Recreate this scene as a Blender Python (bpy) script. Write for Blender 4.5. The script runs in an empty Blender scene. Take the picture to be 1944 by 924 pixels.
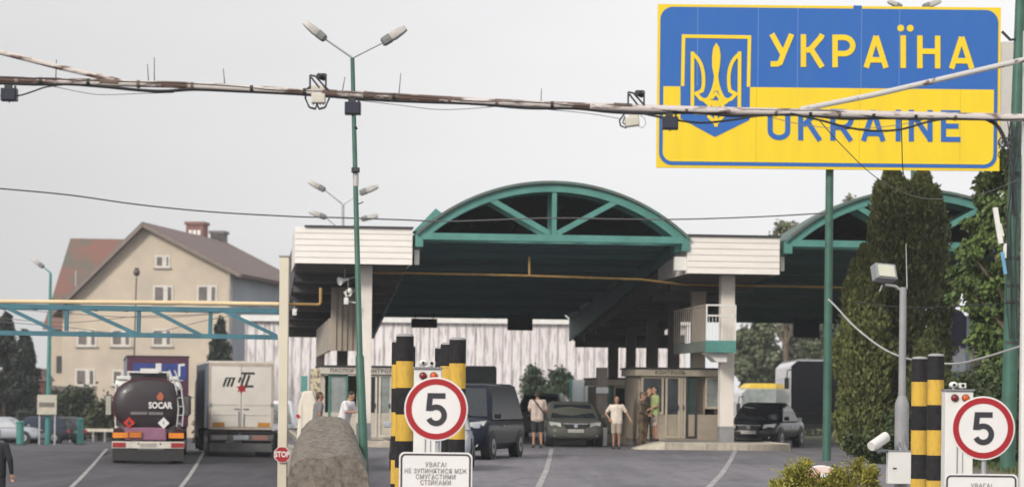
import bpy, bmesh, math, random
import numpy as np
from mathutils import Vector, Matrix, Euler
R = math.radians
SC = bpy.context.scene
COL = SC.collection
# ------------------------------------------------------------------ camera
FPX, TH, H0 = 5000.0, 0.0105, 1.65          # focal length in photo pixels, roll, eye height
HORIZON = 750.0
CR = Vector((math.cos(TH), 0, math.sin(TH))); CU = Vector((-math.sin(TH), 0, math.cos(TH)))
CAM = Vector((0, 0, H0))
cam_d = bpy.data.cameras.new('camera'); cam = bpy.data.objects.new('camera', cam_d); COL.objects.link(cam)
m = Matrix.Identity(4)
for i in range(3):
    m[i][0] = CR[i]; m[i][1] = CU[i]; m[i][2] = (0, -1, 0)[i]; m[i][3] = CAM[i]
cam.matrix_world = m
cam_d.sensor_width = 36; cam_d.lens = FPX / 1944 * 36
cam_d.shift_y = (HORIZON - 462) / 1944
cam_d.clip_start = 0.5; cam_d.clip_end = 3000
cam_d.dof.use_dof = True; cam_d.dof.focus_distance = 41; cam_d.dof.aperture_fstop = 2.1
SC.camera = cam
# ------------------------------------------------------------------ world, sun, exposure
SUN_EL, SUN_AZ = R(30), R(215)              # azimuth clockwise from +Y (view direction): behind the camera, to the left
w = bpy.data.worlds.new('World'); SC.world = w; w.use_nodes = True
nt = w.node_tree; nt.nodes.clear()
sky = nt.nodes.new('ShaderNodeTexSky'); sky.sky_type = 'NISHITA'; sky.sun_disc = False
sky.sun_elevation = SUN_EL; sky.sun_rotation = SUN_AZ
sky.air_density = 1.0; sky.dust_density = 6.0; sky.ozone_density = 1.0
hs = nt.nodes.new('ShaderNodeHueSaturation'); hs.inputs['Saturation'].default_value = 0.10; hs.inputs['Value'].default_value = 1.0
# overcast: a cloud deck evens out the clear-sky gradient
mx = nt.nodes.new('ShaderNodeMix'); mx.data_type = 'RGBA'; mx.inputs[0].default_value = 0.72
tc = nt.nodes.new('ShaderNodeTexCoord'); mp = nt.nodes.new('ShaderNodeMapping'); mp.inputs['Scale'].default_value = (1.2, 1.2, 5)
nz = nt.nodes.new('ShaderNodeTexNoise'); nz.inputs['Scale'].default_value = 3.0; nz.inputs['Detail'].default_value = 5
cr = nt.nodes.new('ShaderNodeValToRGB')
cr.color_ramp.elements[0].position = 0.3; cr.color_ramp.elements[0].color = (8.7, 8.68, 8.8, 1)
cr.color_ramp.elements[1].position = 0.7; cr.color_ramp.elements[1].color = (9.7, 9.68, 9.75, 1)
bg = nt.nodes.new('ShaderNodeBackground'); bg.inputs['Strength'].default_value = 0.10
wo = nt.nodes.new('ShaderNodeOutputWorld')
L = nt.links.new
L(sky.outputs[0], hs.inputs['Color']); L(tc.outputs['Generated'], mp.inputs[0]); L(mp.outputs[0], nz.inputs[0]); L(nz.outputs[0], cr.inputs[0])
# the deck is thinner, so brighter, towards the right
sx_ = nt.nodes.new('ShaderNodeSeparateXYZ'); mr = nt.nodes.new('ShaderNodeMapRange')
mr.inputs['From Min'].default_value = -0.22; mr.inputs['From Max'].default_value = 0.1; mr.inputs['To Min'].default_value = 0.74; mr.inputs['To Max'].default_value = 1.04
vm = nt.nodes.new('ShaderNodeVectorMath'); vm.operation = 'SCALE'
L(tc.outputs['Generated'], sx_.inputs[0]); L(sx_.outputs[0], mr.inputs[0]); L(cr.outputs[0], vm.inputs[0]); L(mr.outputs[0], vm.inputs['Scale'])
L(hs.outputs[0], mx.inputs[6]); L(vm.outputs[0], mx.inputs[7]); L(mx.outputs[2], bg.inputs[0]); L(bg.outputs[0], wo.inputs[0])
sd = bpy.data.lights.new('sun', 'SUN'); sd.energy = 1.9; sd.angle = R(10); sd.color = (1.0, 0.93, 0.82)
so = bpy.data.objects.new('sun', sd); COL.objects.link(so)
sv = Vector((math.sin(SUN_AZ) * math.cos(SUN_EL), math.cos(SUN_AZ) * math.cos(SUN_EL), math.sin(SUN_EL)))
so.rotation_euler = (-sv).to_track_quat('-Z', 'Y').to_euler(); so.location = (0, 0, 60)
SC.view_settings.view_transform = 'Standard'; SC.view_settings.look = 'None'; SC.view_settings.gamma = 1.0
SC.view_settings.use_curve_mapping = False
SC.view_settings.exposure = 0.36
SC.cycles.max_bounces = 5; SC.cycles.diffuse_bounces = 3; SC.cycles.glossy_bounces = 2; SC.cycles.transmission_bounces = 3
SC.cycles.transparent_max_bounces = 6; SC.cycles.caustics_reflective = False; SC.cycles.caustics_refractive = False
try: SC.cycles.use_denoising = True
except Exception: pass

# ------------------------------------------------------------------ photo pixel -> world
def ray(px, py):
    return CR * ((px - 972) / FPX) + CU * ((HORIZON - py) / FPX) + Vector((0, 1, 0))
def P(px, py, Y): return CAM + ray(px, py) * Y
def G(px, py, z=0.0):                        # on the ground plane z
    r = ray(px, py); return CAM + r * ((z - H0) / r.z)
def XZ(px, z, Y):                            # x for a photo column at depth Y and height z
    u = px - 972; wv = ((z - H0) * FPX / Y - u * math.sin(TH)) / math.cos(TH)
    return Y / FPX * (u * math.cos(TH) - wv * math.sin(TH))
def S(n, Y): return n * Y / FPX              # photo pixels to metres at depth Y

# ------------------------------------------------------------------ materials
def col4(c): return (c[0], c[1], c[2], 1)
_mats = {}
def M(name, col, rough=0.6, metal=0.0, var=0.12, scale=3.0, col2=None, thr=None, bump=0.0, bscale=40.0, stretch=(1, 1, 1), island=0.0, emit=0.0, coat=0.0, spec=0.5, alpha=1.0, trans=0.0):
    if name in _mats: return _mats[name]
    mt = bpy.data.materials.new(name); mt.use_nodes = True; n = mt.node_tree; b = n.nodes['Principled BSDF']
    b.inputs['Roughness'].default_value = rough; b.inputs['Metallic'].default_value = metal
    b.inputs['Coat Weight'].default_value = coat; b.inputs['Specular IOR Level'].default_value = spec
    b.inputs['Transmission Weight'].default_value = trans
    tcn = n.nodes.new('ShaderNodeTexCoord'); mpn = n.nodes.new('ShaderNodeMapping'); mpn.inputs['Scale'].default_value = stretch
    n.links.new(tcn.outputs['Object'], mpn.inputs[0])
    nzn = n.nodes.new('ShaderNodeTexNoise'); nzn.inputs['Scale'].default_value = scale; nzn.inputs['Detail'].default_value = 6
    nzn.inputs['Roughness'].default_value = 0.62
    n.links.new(mpn.outputs[0], nzn.inputs[0])
    rp = n.nodes.new('ShaderNodeValToRGB'); e = rp.color_ramp.elements
    c2 = col2 if col2 else tuple(max(0, c * (1 - 2 * var)) for c in col)
    if thr is None:
        e[0].position, e[1].position = 0.25, 0.75
        e[0].color = col4(c2); e[1].color = col4(tuple(min(1, c * (1 + (0 if col2 else var))) for c in col))
    else:
        e[0].position, e[1].position = thr[0], thr[1]; e[0].color = col4(c2); e[1].color = col4(col)
    n.links.new(nzn.outputs[0], rp.inputs[0])
    out = rp.outputs[0]
    if island > 0:
        g = n.nodes.new('ShaderNodeNewGeometry'); h = n.nodes.new('ShaderNodeHueSaturation')
        ma = n.nodes.new('ShaderNodeMapRange'); ma.inputs['To Min'].default_value = 1 - island; ma.inputs['To Max'].default_value = 1 + island
        n.links.new(g.outputs['Random Per Island'], ma.inputs[0]); n.links.new(ma.outputs[0], h.inputs['Value'])
        n.links.new(out, h.inputs['Color']); out = h.outputs[0]
    n.links.new(out, b.inputs['Base Color'])
    if bump > 0:
        n2 = n.nodes.new('ShaderNodeTexNoise'); n2.inputs['Scale'].default_value = bscale; n2.inputs['Detail'].default_value = 4
        n.links.new(mpn.outputs[0], n2.inputs[0]); bp = n.nodes.new('ShaderNodeBump'); bp.inputs['Strength'].default_value = bump
        bp.inputs['Distance'].default_value = 0.02
        n.links.new(n2.outputs[0], bp.inputs['Height']); n.links.new(bp.outputs[0], b.inputs['Normal'])
    if emit > 0:
        b.inputs['Emission Color'].default_value = col4(col); b.inputs['Emission Strength'].default_value = emit
    _mats[name] = mt
    return mt

def asphalt(name, c_lo, c_hi):
    mt = bpy.data.materials.new(name); mt.use_nodes = True; n = mt.node_tree; b = n.nodes['Principled BSDF']
    b.inputs['Roughness'].default_value = 0.82; b.inputs['Specular IOR Level'].default_value = 0.35
    t = n.nodes.new('ShaderNodeTexCoord')
    def noise(sc, det, stretch=(1, 1, 1)):
        mp_ = n.nodes.new('ShaderNodeMapping'); mp_.inputs['Scale'].default_value = stretch
        n.links.new(t.outputs['Object'], mp_.inputs[0]); q = n.nodes.new('ShaderNodeTexNoise')
        q.inputs['Scale'].default_value = sc; q.inputs['Detail'].default_value = det; n.links.new(mp_.outputs[0], q.inputs[0]); return q
    a = noise(0.45, 7, (1.5, 0.28, 1)); f = noise(14, 5); k = noise(1.2, 5, (2.6, 0.10, 1))
    def math_(op, x, y):
        q = n.nodes.new('ShaderNodeMath'); q.operation = op
        for i, v in enumerate((x, y)):
            if isinstance(v, (int, float)): q.inputs[i].default_value = v
            else: n.links.new(v, q.inputs[i])
        return q.outputs[0]
    s = math_('ADD', math_('MULTIPLY', a.outputs[0], 0.45), math_('ADD', math_('MULTIPLY', f.outputs[0], 0.25), math_('MULTIPLY', k.outputs[0], 0.3)))
    rp = n.nodes.new('ShaderNodeValToRGB'); e = rp.color_ramp.elements
    e[0].position, e[1].position = 0.41, 0.59; e[0].color = col4(c_lo); e[1].color = col4(c_hi)
    n.links.new(s, rp.inputs[0])
    # tar-sealed cracks
    v = n.nodes.new('ShaderNodeTexVoronoi'); v.feature = 'DISTANCE_TO_EDGE'; v.inputs['Scale'].default_value = 0.22
    d = n.nodes.new('ShaderNodeVectorMath'); d.operation = 'ADD'; nn = noise(0.9, 4)
    n.links.new(t.outputs['Object'], d.inputs[0]); n.links.new(nn.outputs[1], d.inputs[1]); n.links.new(d.outputs[0], v.inputs['Vector'])
    r2 = n.nodes.new('ShaderNodeValToRGB'); r2.color_ramp.elements[0].position = 0.0; r2.color_ramp.elements[0].color = (0.62, 0.62, 0.62, 1)
    r2.color_ramp.elements[1].position = 0.012; r2.color_ramp.elements[1].color = (1, 1, 1, 1)
    n.links.new(v.outputs['Distance'], r2.inputs[0])
    mm = n.nodes.new('ShaderNodeMix'); mm.data_type = 'RGBA'; mm.blend_type = 'MULTIPLY'; mm.inputs[0].default_value = 1
    n.links.new(rp.outputs[0], mm.inputs[6]); n.links.new(r2.outputs[0], mm.inputs[7]); n.links.new(mm.outputs[2], b.inputs['Base Color'])
    v3 = n.nodes.new('ShaderNodeTexVoronoi'); v3.inputs['Scale'].default_value = 0.16; v3.distance = 'CHEBYCHEV'; mp3 = n.nodes.new('ShaderNodeMapping'); mp3.inputs['Scale'].default_value = (1.2, .45, 1)
    n.links.new(t.outputs['Object'], mp3.inputs[0]); n.links.new(mp3.outputs[0], v3.inputs['Vector'])
    r3 = n.nodes.new('ShaderNodeValToRGB'); r3.color_ramp.interpolation = 'CONSTANT'; r3.color_ramp.elements[0].color = (1, 1, 1, 1); r3.color_ramp.elements[1].position = 0.72; r3.color_ramp.elements[1].color = (.86, .86, .87, 1)
    sp3 = n.nodes.new('ShaderNodeSeparateColor'); n.links.new(v3.outputs['Color'], sp3.inputs[0]); n.links.new(sp3.outputs[0], r3.inputs[0])
    st_ = noise(0.8, 3, (1.4, 1.0, 1)); r4 = n.nodes.new('ShaderNodeValToRGB'); r4.color_ramp.elements[0].position = .66; r4.color_ramp.elements[0].color = (1, 1, 1, 1); r4.color_ramp.elements[1].position = .74; r4.color_ramp.elements[1].color = (.70, .70, .70, 1); n.links.new(st_.outputs[0], r4.inputs[0])
    m3 = n.nodes.new('ShaderNodeMix'); m3.data_type = 'RGBA'; m3.blend_type = 'MULTIPLY'; m3.inputs[0].default_value = 1; n.links.new(mm.outputs[2], m3.inputs[6]); n.links.new(r3.outputs[0], m3.inputs[7])
    m4 = n.nodes.new('ShaderNodeMix'); m4.data_type = 'RGBA'; m4.blend_type = 'MULTIPLY'; m4.inputs[0].default_value = 1; n.links.new(m3.outputs[2], m4.inputs[6]); n.links.new(r4.outputs[0], m4.inputs[7]); n.links.new(m4.outputs[2], b.inputs['Base Color'])
    bp = n.nodes.new('ShaderNodeBump'); bp.inputs['Strength'].default_value = 0.5; bp.inputs['Distance'].default_value = 0.01
    n.links.new(f.outputs[0], bp.inputs['Height']); n.links.new(bp.outputs[0], b.inputs['Normal'])
    _mats[name] = mt
    return mt

TEAL = M('teal_paint', (0.105, 0.30, 0.265), 0.55, col2=(0.055, 0.19, 0.17), var=0.13, scale=1.5, bump=0.15, bscale=12)
TEAL_D = M('teal_sheet', (0.05, 0.17, 0.16), 0.6, var=0.2, scale=2)
TEAL_B = M('teal_blue_paint', (0.045, 0.155, 0.20), 0.5, var=0.2, scale=2.2)
GREEN_P = M('green_pole_paint', (0.042, 0.125, 0.092), 0.5, var=0.18, scale=2.5)
WHITE = M('white_paint', (0.74, 0.73, 0.70), 0.5, var=0.07, scale=2)
WHITE_S = M('white_siding', (0.80, 0.76, 0.72), 0.45, var=0.05, scale=1.2, stretch=(1, 1, 4))
CREAM = M('cream_paint', (0.60, 0.54, 0.44), 0.6, var=0.12, scale=1.5, stretch=(3, 3, 0.5))
CREAM_D = M('beige_render', (0.42, 0.36, 0.28), 0.75, var=0.16, scale=1.2)
GREY = M('grey_metal', (0.30, 0.31, 0.33), 0.45, metal=0.3, var=0.12)
GREY_P = M('grey_paint', (0.30, 0.30, 0.31), 0.6, var=0.12)
GALV = M('galvanised', (0.42, 0.43, 0.45), 0.42, metal=0.35, var=0.12, scale=6)
DARK = M('dark_steel', (0.035, 0.036, 0.04), 0.6, var=0.15)
BLACK = M('black_plastic', (0.015, 0.015, 0.017), 0.5, var=0.1)
RUBBER = M('tyre_rubber', (0.02, 0.02, 0.021), 0.85, var=0.15)
GLASS = M('dark_glass', (0.02, 0.026, 0.032), 0.08, var=0.1, spec=0.8)
GLASS_B = M('blue_tint_glass', (0.05, 0.10, 0.17), 0.12, var=0.35, scale=1.6, spec=0.8)
GLASS_L = M('pale_glass', (0.28, 0.31, 0.30), 0.12, var=0.2, spec=0.7)
CHROME = M('chrome', (0.6, 0.6, 0.62), 0.2, metal=0.9, var=0.05)
RED = M('red_plastic', (0.42, 0.02, 0.02), 0.35, var=0.1)
AMBER = M('amber_plastic', (0.75, 0.26, 0.02), 0.35, var=0.1)
PIPE_Y = M('yellow_gas_paint', (0.40, 0.25, 0.08), 0.6, var=0.18, scale=4)
PIPE_C = M('cream_gas_paint', (0.72, 0.56, 0.34), 0.5, var=0.12, scale=1.5)
RUSTY_R = M('flaking_white_pipe', (0.56, 0.51, 0.49), 0.6, col2=(0.13, 0.075, 0.06), thr=(0.36, 0.44), scale=2.8, stretch=(1.0, 4, 4), bump=0.4, bscale=25)
RUSTY = M('rusty_white_pipe', (0.58, 0.53, 0.50), 0.6, col2=(0.12, 0.065, 0.05), thr=(0.44, 0.52), scale=2.6, stretch=(1.0, 4, 4), bump=0.4, bscale=25)
RUST = M('rust_brown_pipe', (0.17, 0.11, 0.085), 0.7, col2=(0.08, 0.05, 0.04), scale=5, bump=0.4)
CABLE = M('black_cable', (0.018, 0.018, 0.02), 0.6, var=0.1)
BARK = M('bark', (0.16, 0.12, 0.09), 0.9, var=0.3, scale=6, bump=0.5, stretch=(1, 1, .3))

# ------------------------------------------------------------------ mesh builder
class MB:
    def __init__(s): s.v = []; s.f = []; s.mi = []; s.cur = 0; s.sm = []; s.smooth = False
    def add(s, vs, fs):
        o = len(s.v); s.v += [tuple(v) for v in vs]
        for f in fs: s.f.append(tuple(i + o for i in f)); s.mi.append(s.cur); s.sm.append(s.smooth)
        return s
    def box(s, c, d, rot=None, taper=1.0):
        hx, hy, hz = d[0] / 2, d[1] / 2, d[2] / 2; vs = []
        for z in (-1, 1):
            t = taper if z > 0 else 1
            for x, y in ((-1, -1), (1, -1), (1, 1), (-1, 1)): vs.append(Vector((x * hx * t, y * hy * t, z * hz)))
        if rot is not None:
            q = rot.to_matrix() if isinstance(rot, Euler) else rot
            vs = [q @ v for v in vs]
        c = Vector(c)
        return s.add([v + c for v in vs], [(0, 3, 2, 1), (4, 5, 6, 7), (0, 1, 5, 4), (1, 2, 6, 5), (2, 3, 7, 6), (3, 0, 4, 7)])
    def b2(s, a, b):                          # box by two corners
        return s.box([(a[i] + b[i]) / 2 for i in range(3)], [abs(b[i] - a[i]) for i in range(3)])
    def beam(s, p, q, wd, h=None, up=(0, 0, 1)):
        p, q = Vector(p), Vector(q); h = h or wd; d = (q - p); l = d.length; d.normalize()
        u = Vector(up)
        if abs(d.dot(u)) > 0.98: u = Vector((0, 1, 0))
        x = d.cross(u).normalized(); z = x.cross(d)
        return s.box((p + q) / 2, (wd, l, h), Matrix((x, d, z)).transposed())
    def tube(s, pts, r, n=8, r2=None, cap=True):
        pts = [Vector(p) for p in pts]; k = len(pts); rings = []
        rs = r if isinstance(r, (list, tuple)) else [r + ((r2 if r2 is not None else r) - r) * i / max(1, k - 1) for i in range(k)]
        pn = None; vs = []
        for i, p in enumerate(pts):
            d = (pts[min(i + 1, k - 1)] - pts[max(i - 1, 0)])
            d = d.normalized() if d.length > 1e-9 else Vector((0, 0, 1))
            if pn is None: a = Vector((0, 0, 1)) if abs(d.z) < 0.9 else Vector((1, 0, 0)); x = d.cross(a).normalized()
            else:
                x = pn - d * pn.dot(d); x = x.normalized() if x.length > 1e-6 else d.orthogonal().normalized()
            pn = x; y = d.cross(x)
            for j in range(n):
                t = 2 * math.pi * j / n; vs.append(p + (x * math.cos(t) + y * math.sin(t)) * rs[i])
        fs = [(i * n + j, i * n + (j + 1) % n, (i + 1) * n + (j + 1) % n, (i + 1) * n + j) for i in range(k - 1) for j in range(n)]
        if cap: fs += [tuple(range(n))[::-1], tuple((k - 1) * n + j for j in range(n))]
        old = s.smooth; s.smooth = n >= 8; s.add(vs, fs); s.smooth = old; return s
    def cyl(s, p, q, r, n=20, r2=None): return s.tube([p, q], r, n, r2)
    def ell(s, c, rad, nu=14, nv=9, rot=None):
        vs = []; c = Vector(c)
        for i in range(1, nv):
            a = math.pi * i / nv
            for j in range(nu):
                b_ = 2 * math.pi * j / nu
                v = Vector((rad[0] * math.sin(a) * math.cos(b_), rad[1] * math.sin(a) * math.sin(b_), rad[2] * math.cos(a)))
                if rot is not None: v = rot.to_matrix() @ v
                vs.append(v + c)
        t = Vector((0, 0, rad[2])); bt = Vector((0, 0, -rad[2]))
        if rot is not None: t = rot.to_matrix() @ t; bt = rot.to_matrix() @ bt
        vs += [c + t, c + bt]; T = len(vs) - 2; fs = []
        for i in range(nv - 2):
            for j in range(nu): fs.append((i * nu + j, (i + 1) * nu + j, (i + 1) * nu + (j + 1) % nu, i * nu + (j + 1) % nu))
        for j in range(nu): fs.append((T, j, (j + 1) % nu)); fs.append((T + 1, (nv - 2) * nu + (j + 1) % nu, (nv - 2) * nu + j))
        old = s.smooth; s.smooth = True; s.add(vs, fs); s.smooth = old; return s
    def prism(s, poly, ax, lo, hi):           # poly in the two other axes, extruded along ax ('x','y','z')
        def mk(a, b, t): return {'x': (t, a, b), 'y': (a, t, b), 'z': (a, b, t)}[ax]
        n = len(poly); vs = [mk(a, b, lo) for a, b in poly] + [mk(a, b, hi) for a, b in poly]
        return s.add(vs, [tuple(range(n))[::-1], tuple(range(n, 2 * n))] + [(i, (i + 1) % n, n + (i + 1) % n, n + i) for i in range(n)])
    def slab(s, quad, t):                     # solid plate from a quad, thickened along its normal
        q = [Vector(v) for v in quad]; nn = (q[1] - q[0]).cross(q[2] - q[0]).normalized() * t; n = len(q)
        return s.add(q + [v + nn for v in q], [tuple(range(n))[::-1], tuple(range(n, 2 * n))] + [(i, (i + 1) % n, n + (i + 1) % n, n + i) for i in range(n)])
    def loft(s, rings, cap=True, closed=True):
        n = len(rings[0]); vs = [v for r_ in rings for v in r_]; k = len(rings); m_ = n if closed else n - 1
        fs = [(i * n + j, i * n + (j + 1) % n, (i + 1) * n + (j + 1) % n, (i + 1) * n + j) for i in range(k - 1) for j in range(m_)]
        if cap: fs += [tuple(range(n))[::-1], tuple((k - 1) * n + j for j in range(n))]
        return s.add(vs, fs)
    def ribbon(s, pts, wd, t0, t1, closed=False):   # mitred flat stroke in local x,z; thickness from y=-t0 to -t1
        pts = [Vector((p[0], p[1])) for p in pts]; n = len(pts); A = []; B = []
        for i in range(n):
            if closed: a, b_ = pts[i - 1], pts[(i + 1) % n]
            else: a, b_ = pts[max(i - 1, 0)], pts[min(i + 1, n - 1)]
            d1 = (pts[i] - a) if (closed or i > 0) else (b_ - pts[i]); d2 = (b_ - pts[i]) if (closed or i < n - 1) else (pts[i] - a)
            d1.normalize(); d2.normalize(); n1 = Vector((-d1.y, d1.x)); n2 = Vector((-d2.y, d2.x)); nn = (n1 + n2)
            nn = nn.normalized() if nn.length > 1e-6 else n1; k = 1 / max(0.35, nn.dot(n1))
            A.append(pts[i] + nn * wd / 2 * k); B.append(pts[i] - nn * wd / 2 * k)
        vs = []
        for a, b_ in zip(A, B): vs += [(a.x, -t0, a.y), (b_.x, -t0, b_.y), (b_.x, -t1, b_.y), (a.x, -t1, a.y)]
        fs = []; m_ = n if closed else n - 1
        for i in range(m_):
            o, q = i * 4, ((i + 1) % n) * 4
            for j in range(4): fs.append((o + j, o + (j + 1) % 4, q + (j + 1) % 4, q + j))
        if not closed: fs += [(3, 2, 1, 0), ((n - 1) * 4, (n - 1) * 4 + 1, (n - 1) * 4 + 2, (n - 1) * 4 + 3)]
        return s.add(vs, fs)
    def build(s, name, mat, parent=None, world=False, bevel=0, sub=0, tag_=None):
        me = bpy.data.meshes.new(name); vs = s.v
        if world and parent is not None:
            iv = wm(parent).inverted(); vs = [tuple(iv @ Vector(v)) for v in vs]
        me.from_pydata(vs, [], s.f)
        mats = mat if isinstance(mat, (list, tuple)) else [mat]
        for q in mats: me.materials.append(q)
        if len(mats) > 1: me.polygons.foreach_set('material_index', s.mi)
        me.polygons.foreach_set('use_smooth', s.sm)
        bm = bmesh.new(); bm.from_mesh(me); bmesh.ops.recalc_face_normals(bm, faces=bm.faces); bm.to_mesh(me); bm.free()
        if any(s.sm): me.set_sharp_from_angle(angle=R(42))
        o = bpy.data.objects.new(name, me); COL.objects.link(o)
        if parent is not None: o.parent = parent
        if bevel: b = o.modifiers.new('bevel', 'BEVEL'); b.width = bevel; b.segments = 2; b.limit_method = 'ANGLE'; b.harden_normals = False
        if sub:
            b = o.modifiers.new('sub', 'SUBSURF'); b.levels = sub; b.render_levels = sub
        if tag_: tag(o, *tag_)
        return o
def wm(o):
    m_ = o.matrix_basis.copy()
    while o.parent: o = o.parent; m_ = o.matrix_basis @ m_
    return m_
def tag(o, label=None, cat=None, group=None, kind=None):
    if label: o['label'] = label
    if cat: o['category'] = cat
    if group: o['group'] = group
    if kind: o['kind'] = kind
    return o
def thing(name, label, cat, loc=(0, 0, 0), rz=0.0, group=None):
    o = bpy.data.objects.new(name, None); COL.objects.link(o); o.location = loc; o.rotation_euler = (0, 0, rz)
    o.empty_display_size = 0.2
    return tag(o, label, cat, group)
def kids(o): return [c for c in bpy.data.objects if c.parent == o]
def dup(root, loc, rz, label, group=None):
    def cp(o, par):
        c = o.copy(); COL.objects.link(c); c.parent = par
        for k in tree[o]: cp(k, c)
        return c
    tree = {}
    def walk(o):
        tree[o] = kids(o)
        for k in tree[o]: walk(k)
    walk(root); c = cp(root, None); c.location = loc; c.rotation_euler = (0, 0, rz)
    if label: c['label'] = label
    if group: c['group'] = group
    return c
def arc(cx, cy, rx, ry, a0, a1, n=12):
    return [(cx + rx * math.cos(R(a0 + (a1 - a0) * i / n)), cy + ry * math.sin(R(a0 + (a1 - a0) * i / n))) for i in range(n + 1)]
def rrect(x0, y0, x1, y1, r, n=6):
    return arc(x1 - r, y1 - r, r, r, 0, 90, n) + arc(x0 + r, y1 - r, r, r, 90, 180, n) + arc(x0 + r, y0 + r, r, r, 180, 270, n) + arc(x1 - r, y0 + r, r, r, 270, 360, n)
def text_obj(name, s, size, mat, parent, loc, rot=(90, 0, 0), weight=0.0, ext=0.004, align='CENTER', spacing=1.0, shear=0.0, line=1.0, sx=1.0):
    c = bpy.data.curves.new(name, 'FONT'); c.body = s; c.size = size; c.align_x = align; c.align_y = 'CENTER'; c.extrude = ext; c.offset = weight
    c.space_character = spacing; c.shear = shear; c.space_line = line; c.resolution_u = 3
    t = bpy.data.objects.new('tmp', c); COL.objects.link(t)
    me = bpy.data.meshes.new_from_object(t.evaluated_get(bpy.context.evaluated_depsgraph_get())); bpy.data.objects.remove(t)
    me.materials.clear(); me.materials.append(mat)
    me.transform(Euler([R(a) for a in rot]).to_matrix().to_4x4() @ Matrix.Diagonal((sx, 1, 1, 1)))
    me.transform(Matrix.Translation(Vector(loc)))
    o = bpy.data.objects.new(name, me); COL.objects.link(o); o.parent = parent
    return o
rnd = random.Random(7)
# ================================================================== GROUND
def lerp(x, xs, ys):
    if x <= xs[0]: return ys[0]
    for i in range(len(xs) - 1):
        if x <= xs[i + 1]: return ys[i] + (ys[i + 1] - ys[i]) * (x - xs[i]) / (xs[i + 1] - xs[i])
    return ys[-1]
def BX(Y): return lerp(Y, [0, 50, 66, 82, 150, 400], [-3.6, -3.6, -4.7, -7.0, -13.9, -14])
def ZL(Y): return lerp(Y, [0, 100, 200], [-0.85, -0.85, -1.8])
def ZR(Y): return lerp(Y, [0, 118, 155, 200], [0, 0, -1.35, -1.8])
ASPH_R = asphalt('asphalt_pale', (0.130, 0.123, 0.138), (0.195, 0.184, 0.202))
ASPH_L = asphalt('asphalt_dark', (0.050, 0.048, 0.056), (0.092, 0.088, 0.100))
GRASS = M('grass_soil', (0.09, 0.10, 0.045), 0.95, col2=(0.16, 0.13, 0.09), scale=0.8, bump=0.6)
ROWS = [-30, 0, 20, 35, 50, 58, 66, 74, 82, 90, 100, 109, 118, 130, 142, 155, 177, 200, 260, 400, 800, 2500]
def sheet(name, mat, left, right, dz, rows):
    vs = []; fs = []; N = 8
    for Y in rows:
        for side in (0, 1):
            if side == 0 and not left: continue
            if side == 1 and not right: continue
            a, b = (left(Y), BX(Y) - 0.03) if side == 0 else (BX(Y) + 0.03, right(Y))
            for i in range(N): vs.append((a + (b - a) * i / (N - 1), Y, (ZL(Y) if side == 0 else ZR(Y)) + dz))
    W = N * (bool(left) + bool(right))
    for r_ in range(len(rows) - 1):
        for i in range(W - 1): fs.append((r_ * W + i, r_ * W + i + 1, (r_ + 1) * W + i + 1, (r_ + 1) * W + i))
    mb = MB(); mb.add(vs, fs); o = mb.build(name, mat); return tag(o, kind='structure')
sheet('ground', GRASS, lambda Y: -900, lambda Y: 900, -0.02, ROWS)
rows = [Y for Y in ROWS if -30 < Y <= 200]
sheet('road', ASPH_R, None, lambda Y: 9.7 + 0.02 * Y, 0.0, rows)['kind'] = 'structure'
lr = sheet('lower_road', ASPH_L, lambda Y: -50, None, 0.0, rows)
# lane lines
LINE = M('road_line_paint', (0.42, 0.40, 0.40), 0.7, col2=(0.15, 0.14, 0.15), thr=(0.38, 0.56), scale=3.5)
def lane_line(pix, zf, far=None):
    pts = [G(x, y, zf) for x, y in pix]; d = (pts[-1] - pts[-2]).normalized(); pts.append(pts[-1] + d * (pts[-1].y - 18) / abs(d.y))
    if far: pts.insert(0, Vector((far[0], far[1], zf)))
    mb = MB(); vs = []
    for i, p in enumerate(pts):
        d = (pts[min(i + 1, len(pts) - 1)] - pts[max(i - 1, 0)]).normalized(); n = Vector((d.y, -d.x, 0)) * 0.06
        vs += [p + n + Vector((0, 0, .005)), p - n + Vector((0, 0, .005))]
    mb.add(vs, [(2 * i, 2 * i + 1, 2 * i + 3, 2 * i + 2) for i in range(len(pts) - 1)])
    o = mb.build('lane_marking', LINE); tag(o, kind='structure'); return o
lane_line([(1047, 851), (1044, 868), (1036, 895), (1022, 924)], 0)
lane_line([(1397, 853), (1386, 875), (1369, 900), (1346, 924)], 0)
lane_line([(203, 851), (178, 880), (152, 908), (135, 924)], -0.85)
lane_line([(388, 855), (374, 880), (358, 905), (343, 924)], -0.85)
# retaining wall between the two levels
CONC = M('rough_concrete', (0.25, 0.215, 0.18), 0.95, col2=(0.10, 0.085, 0.07), scale=6.0, thr=(.30, .68), bump=1.0, bscale=30, stretch=(1.8, .6, 1.6))
CONC_G = M('plain_concrete', (0.36, 0.34, 0.31), 0.85, var=0.15, scale=1.5, bump=0.4)
mb = MB(); ys = [8, 20, 35, 50, 58, 66, 74, 82]
rings = [[(BX(y) - .13, y, -1), (BX(y) + .12, y, -1), (BX(y) + .12, y, .06), (BX(y) - .13, y, .06)] for y in ys]
mb.loft(rings); mb.build('retaining_wall', CONC_G, tag_=('low concrete retaining wall stepping down to the lower lorry road', 'retaining wall'))
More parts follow.
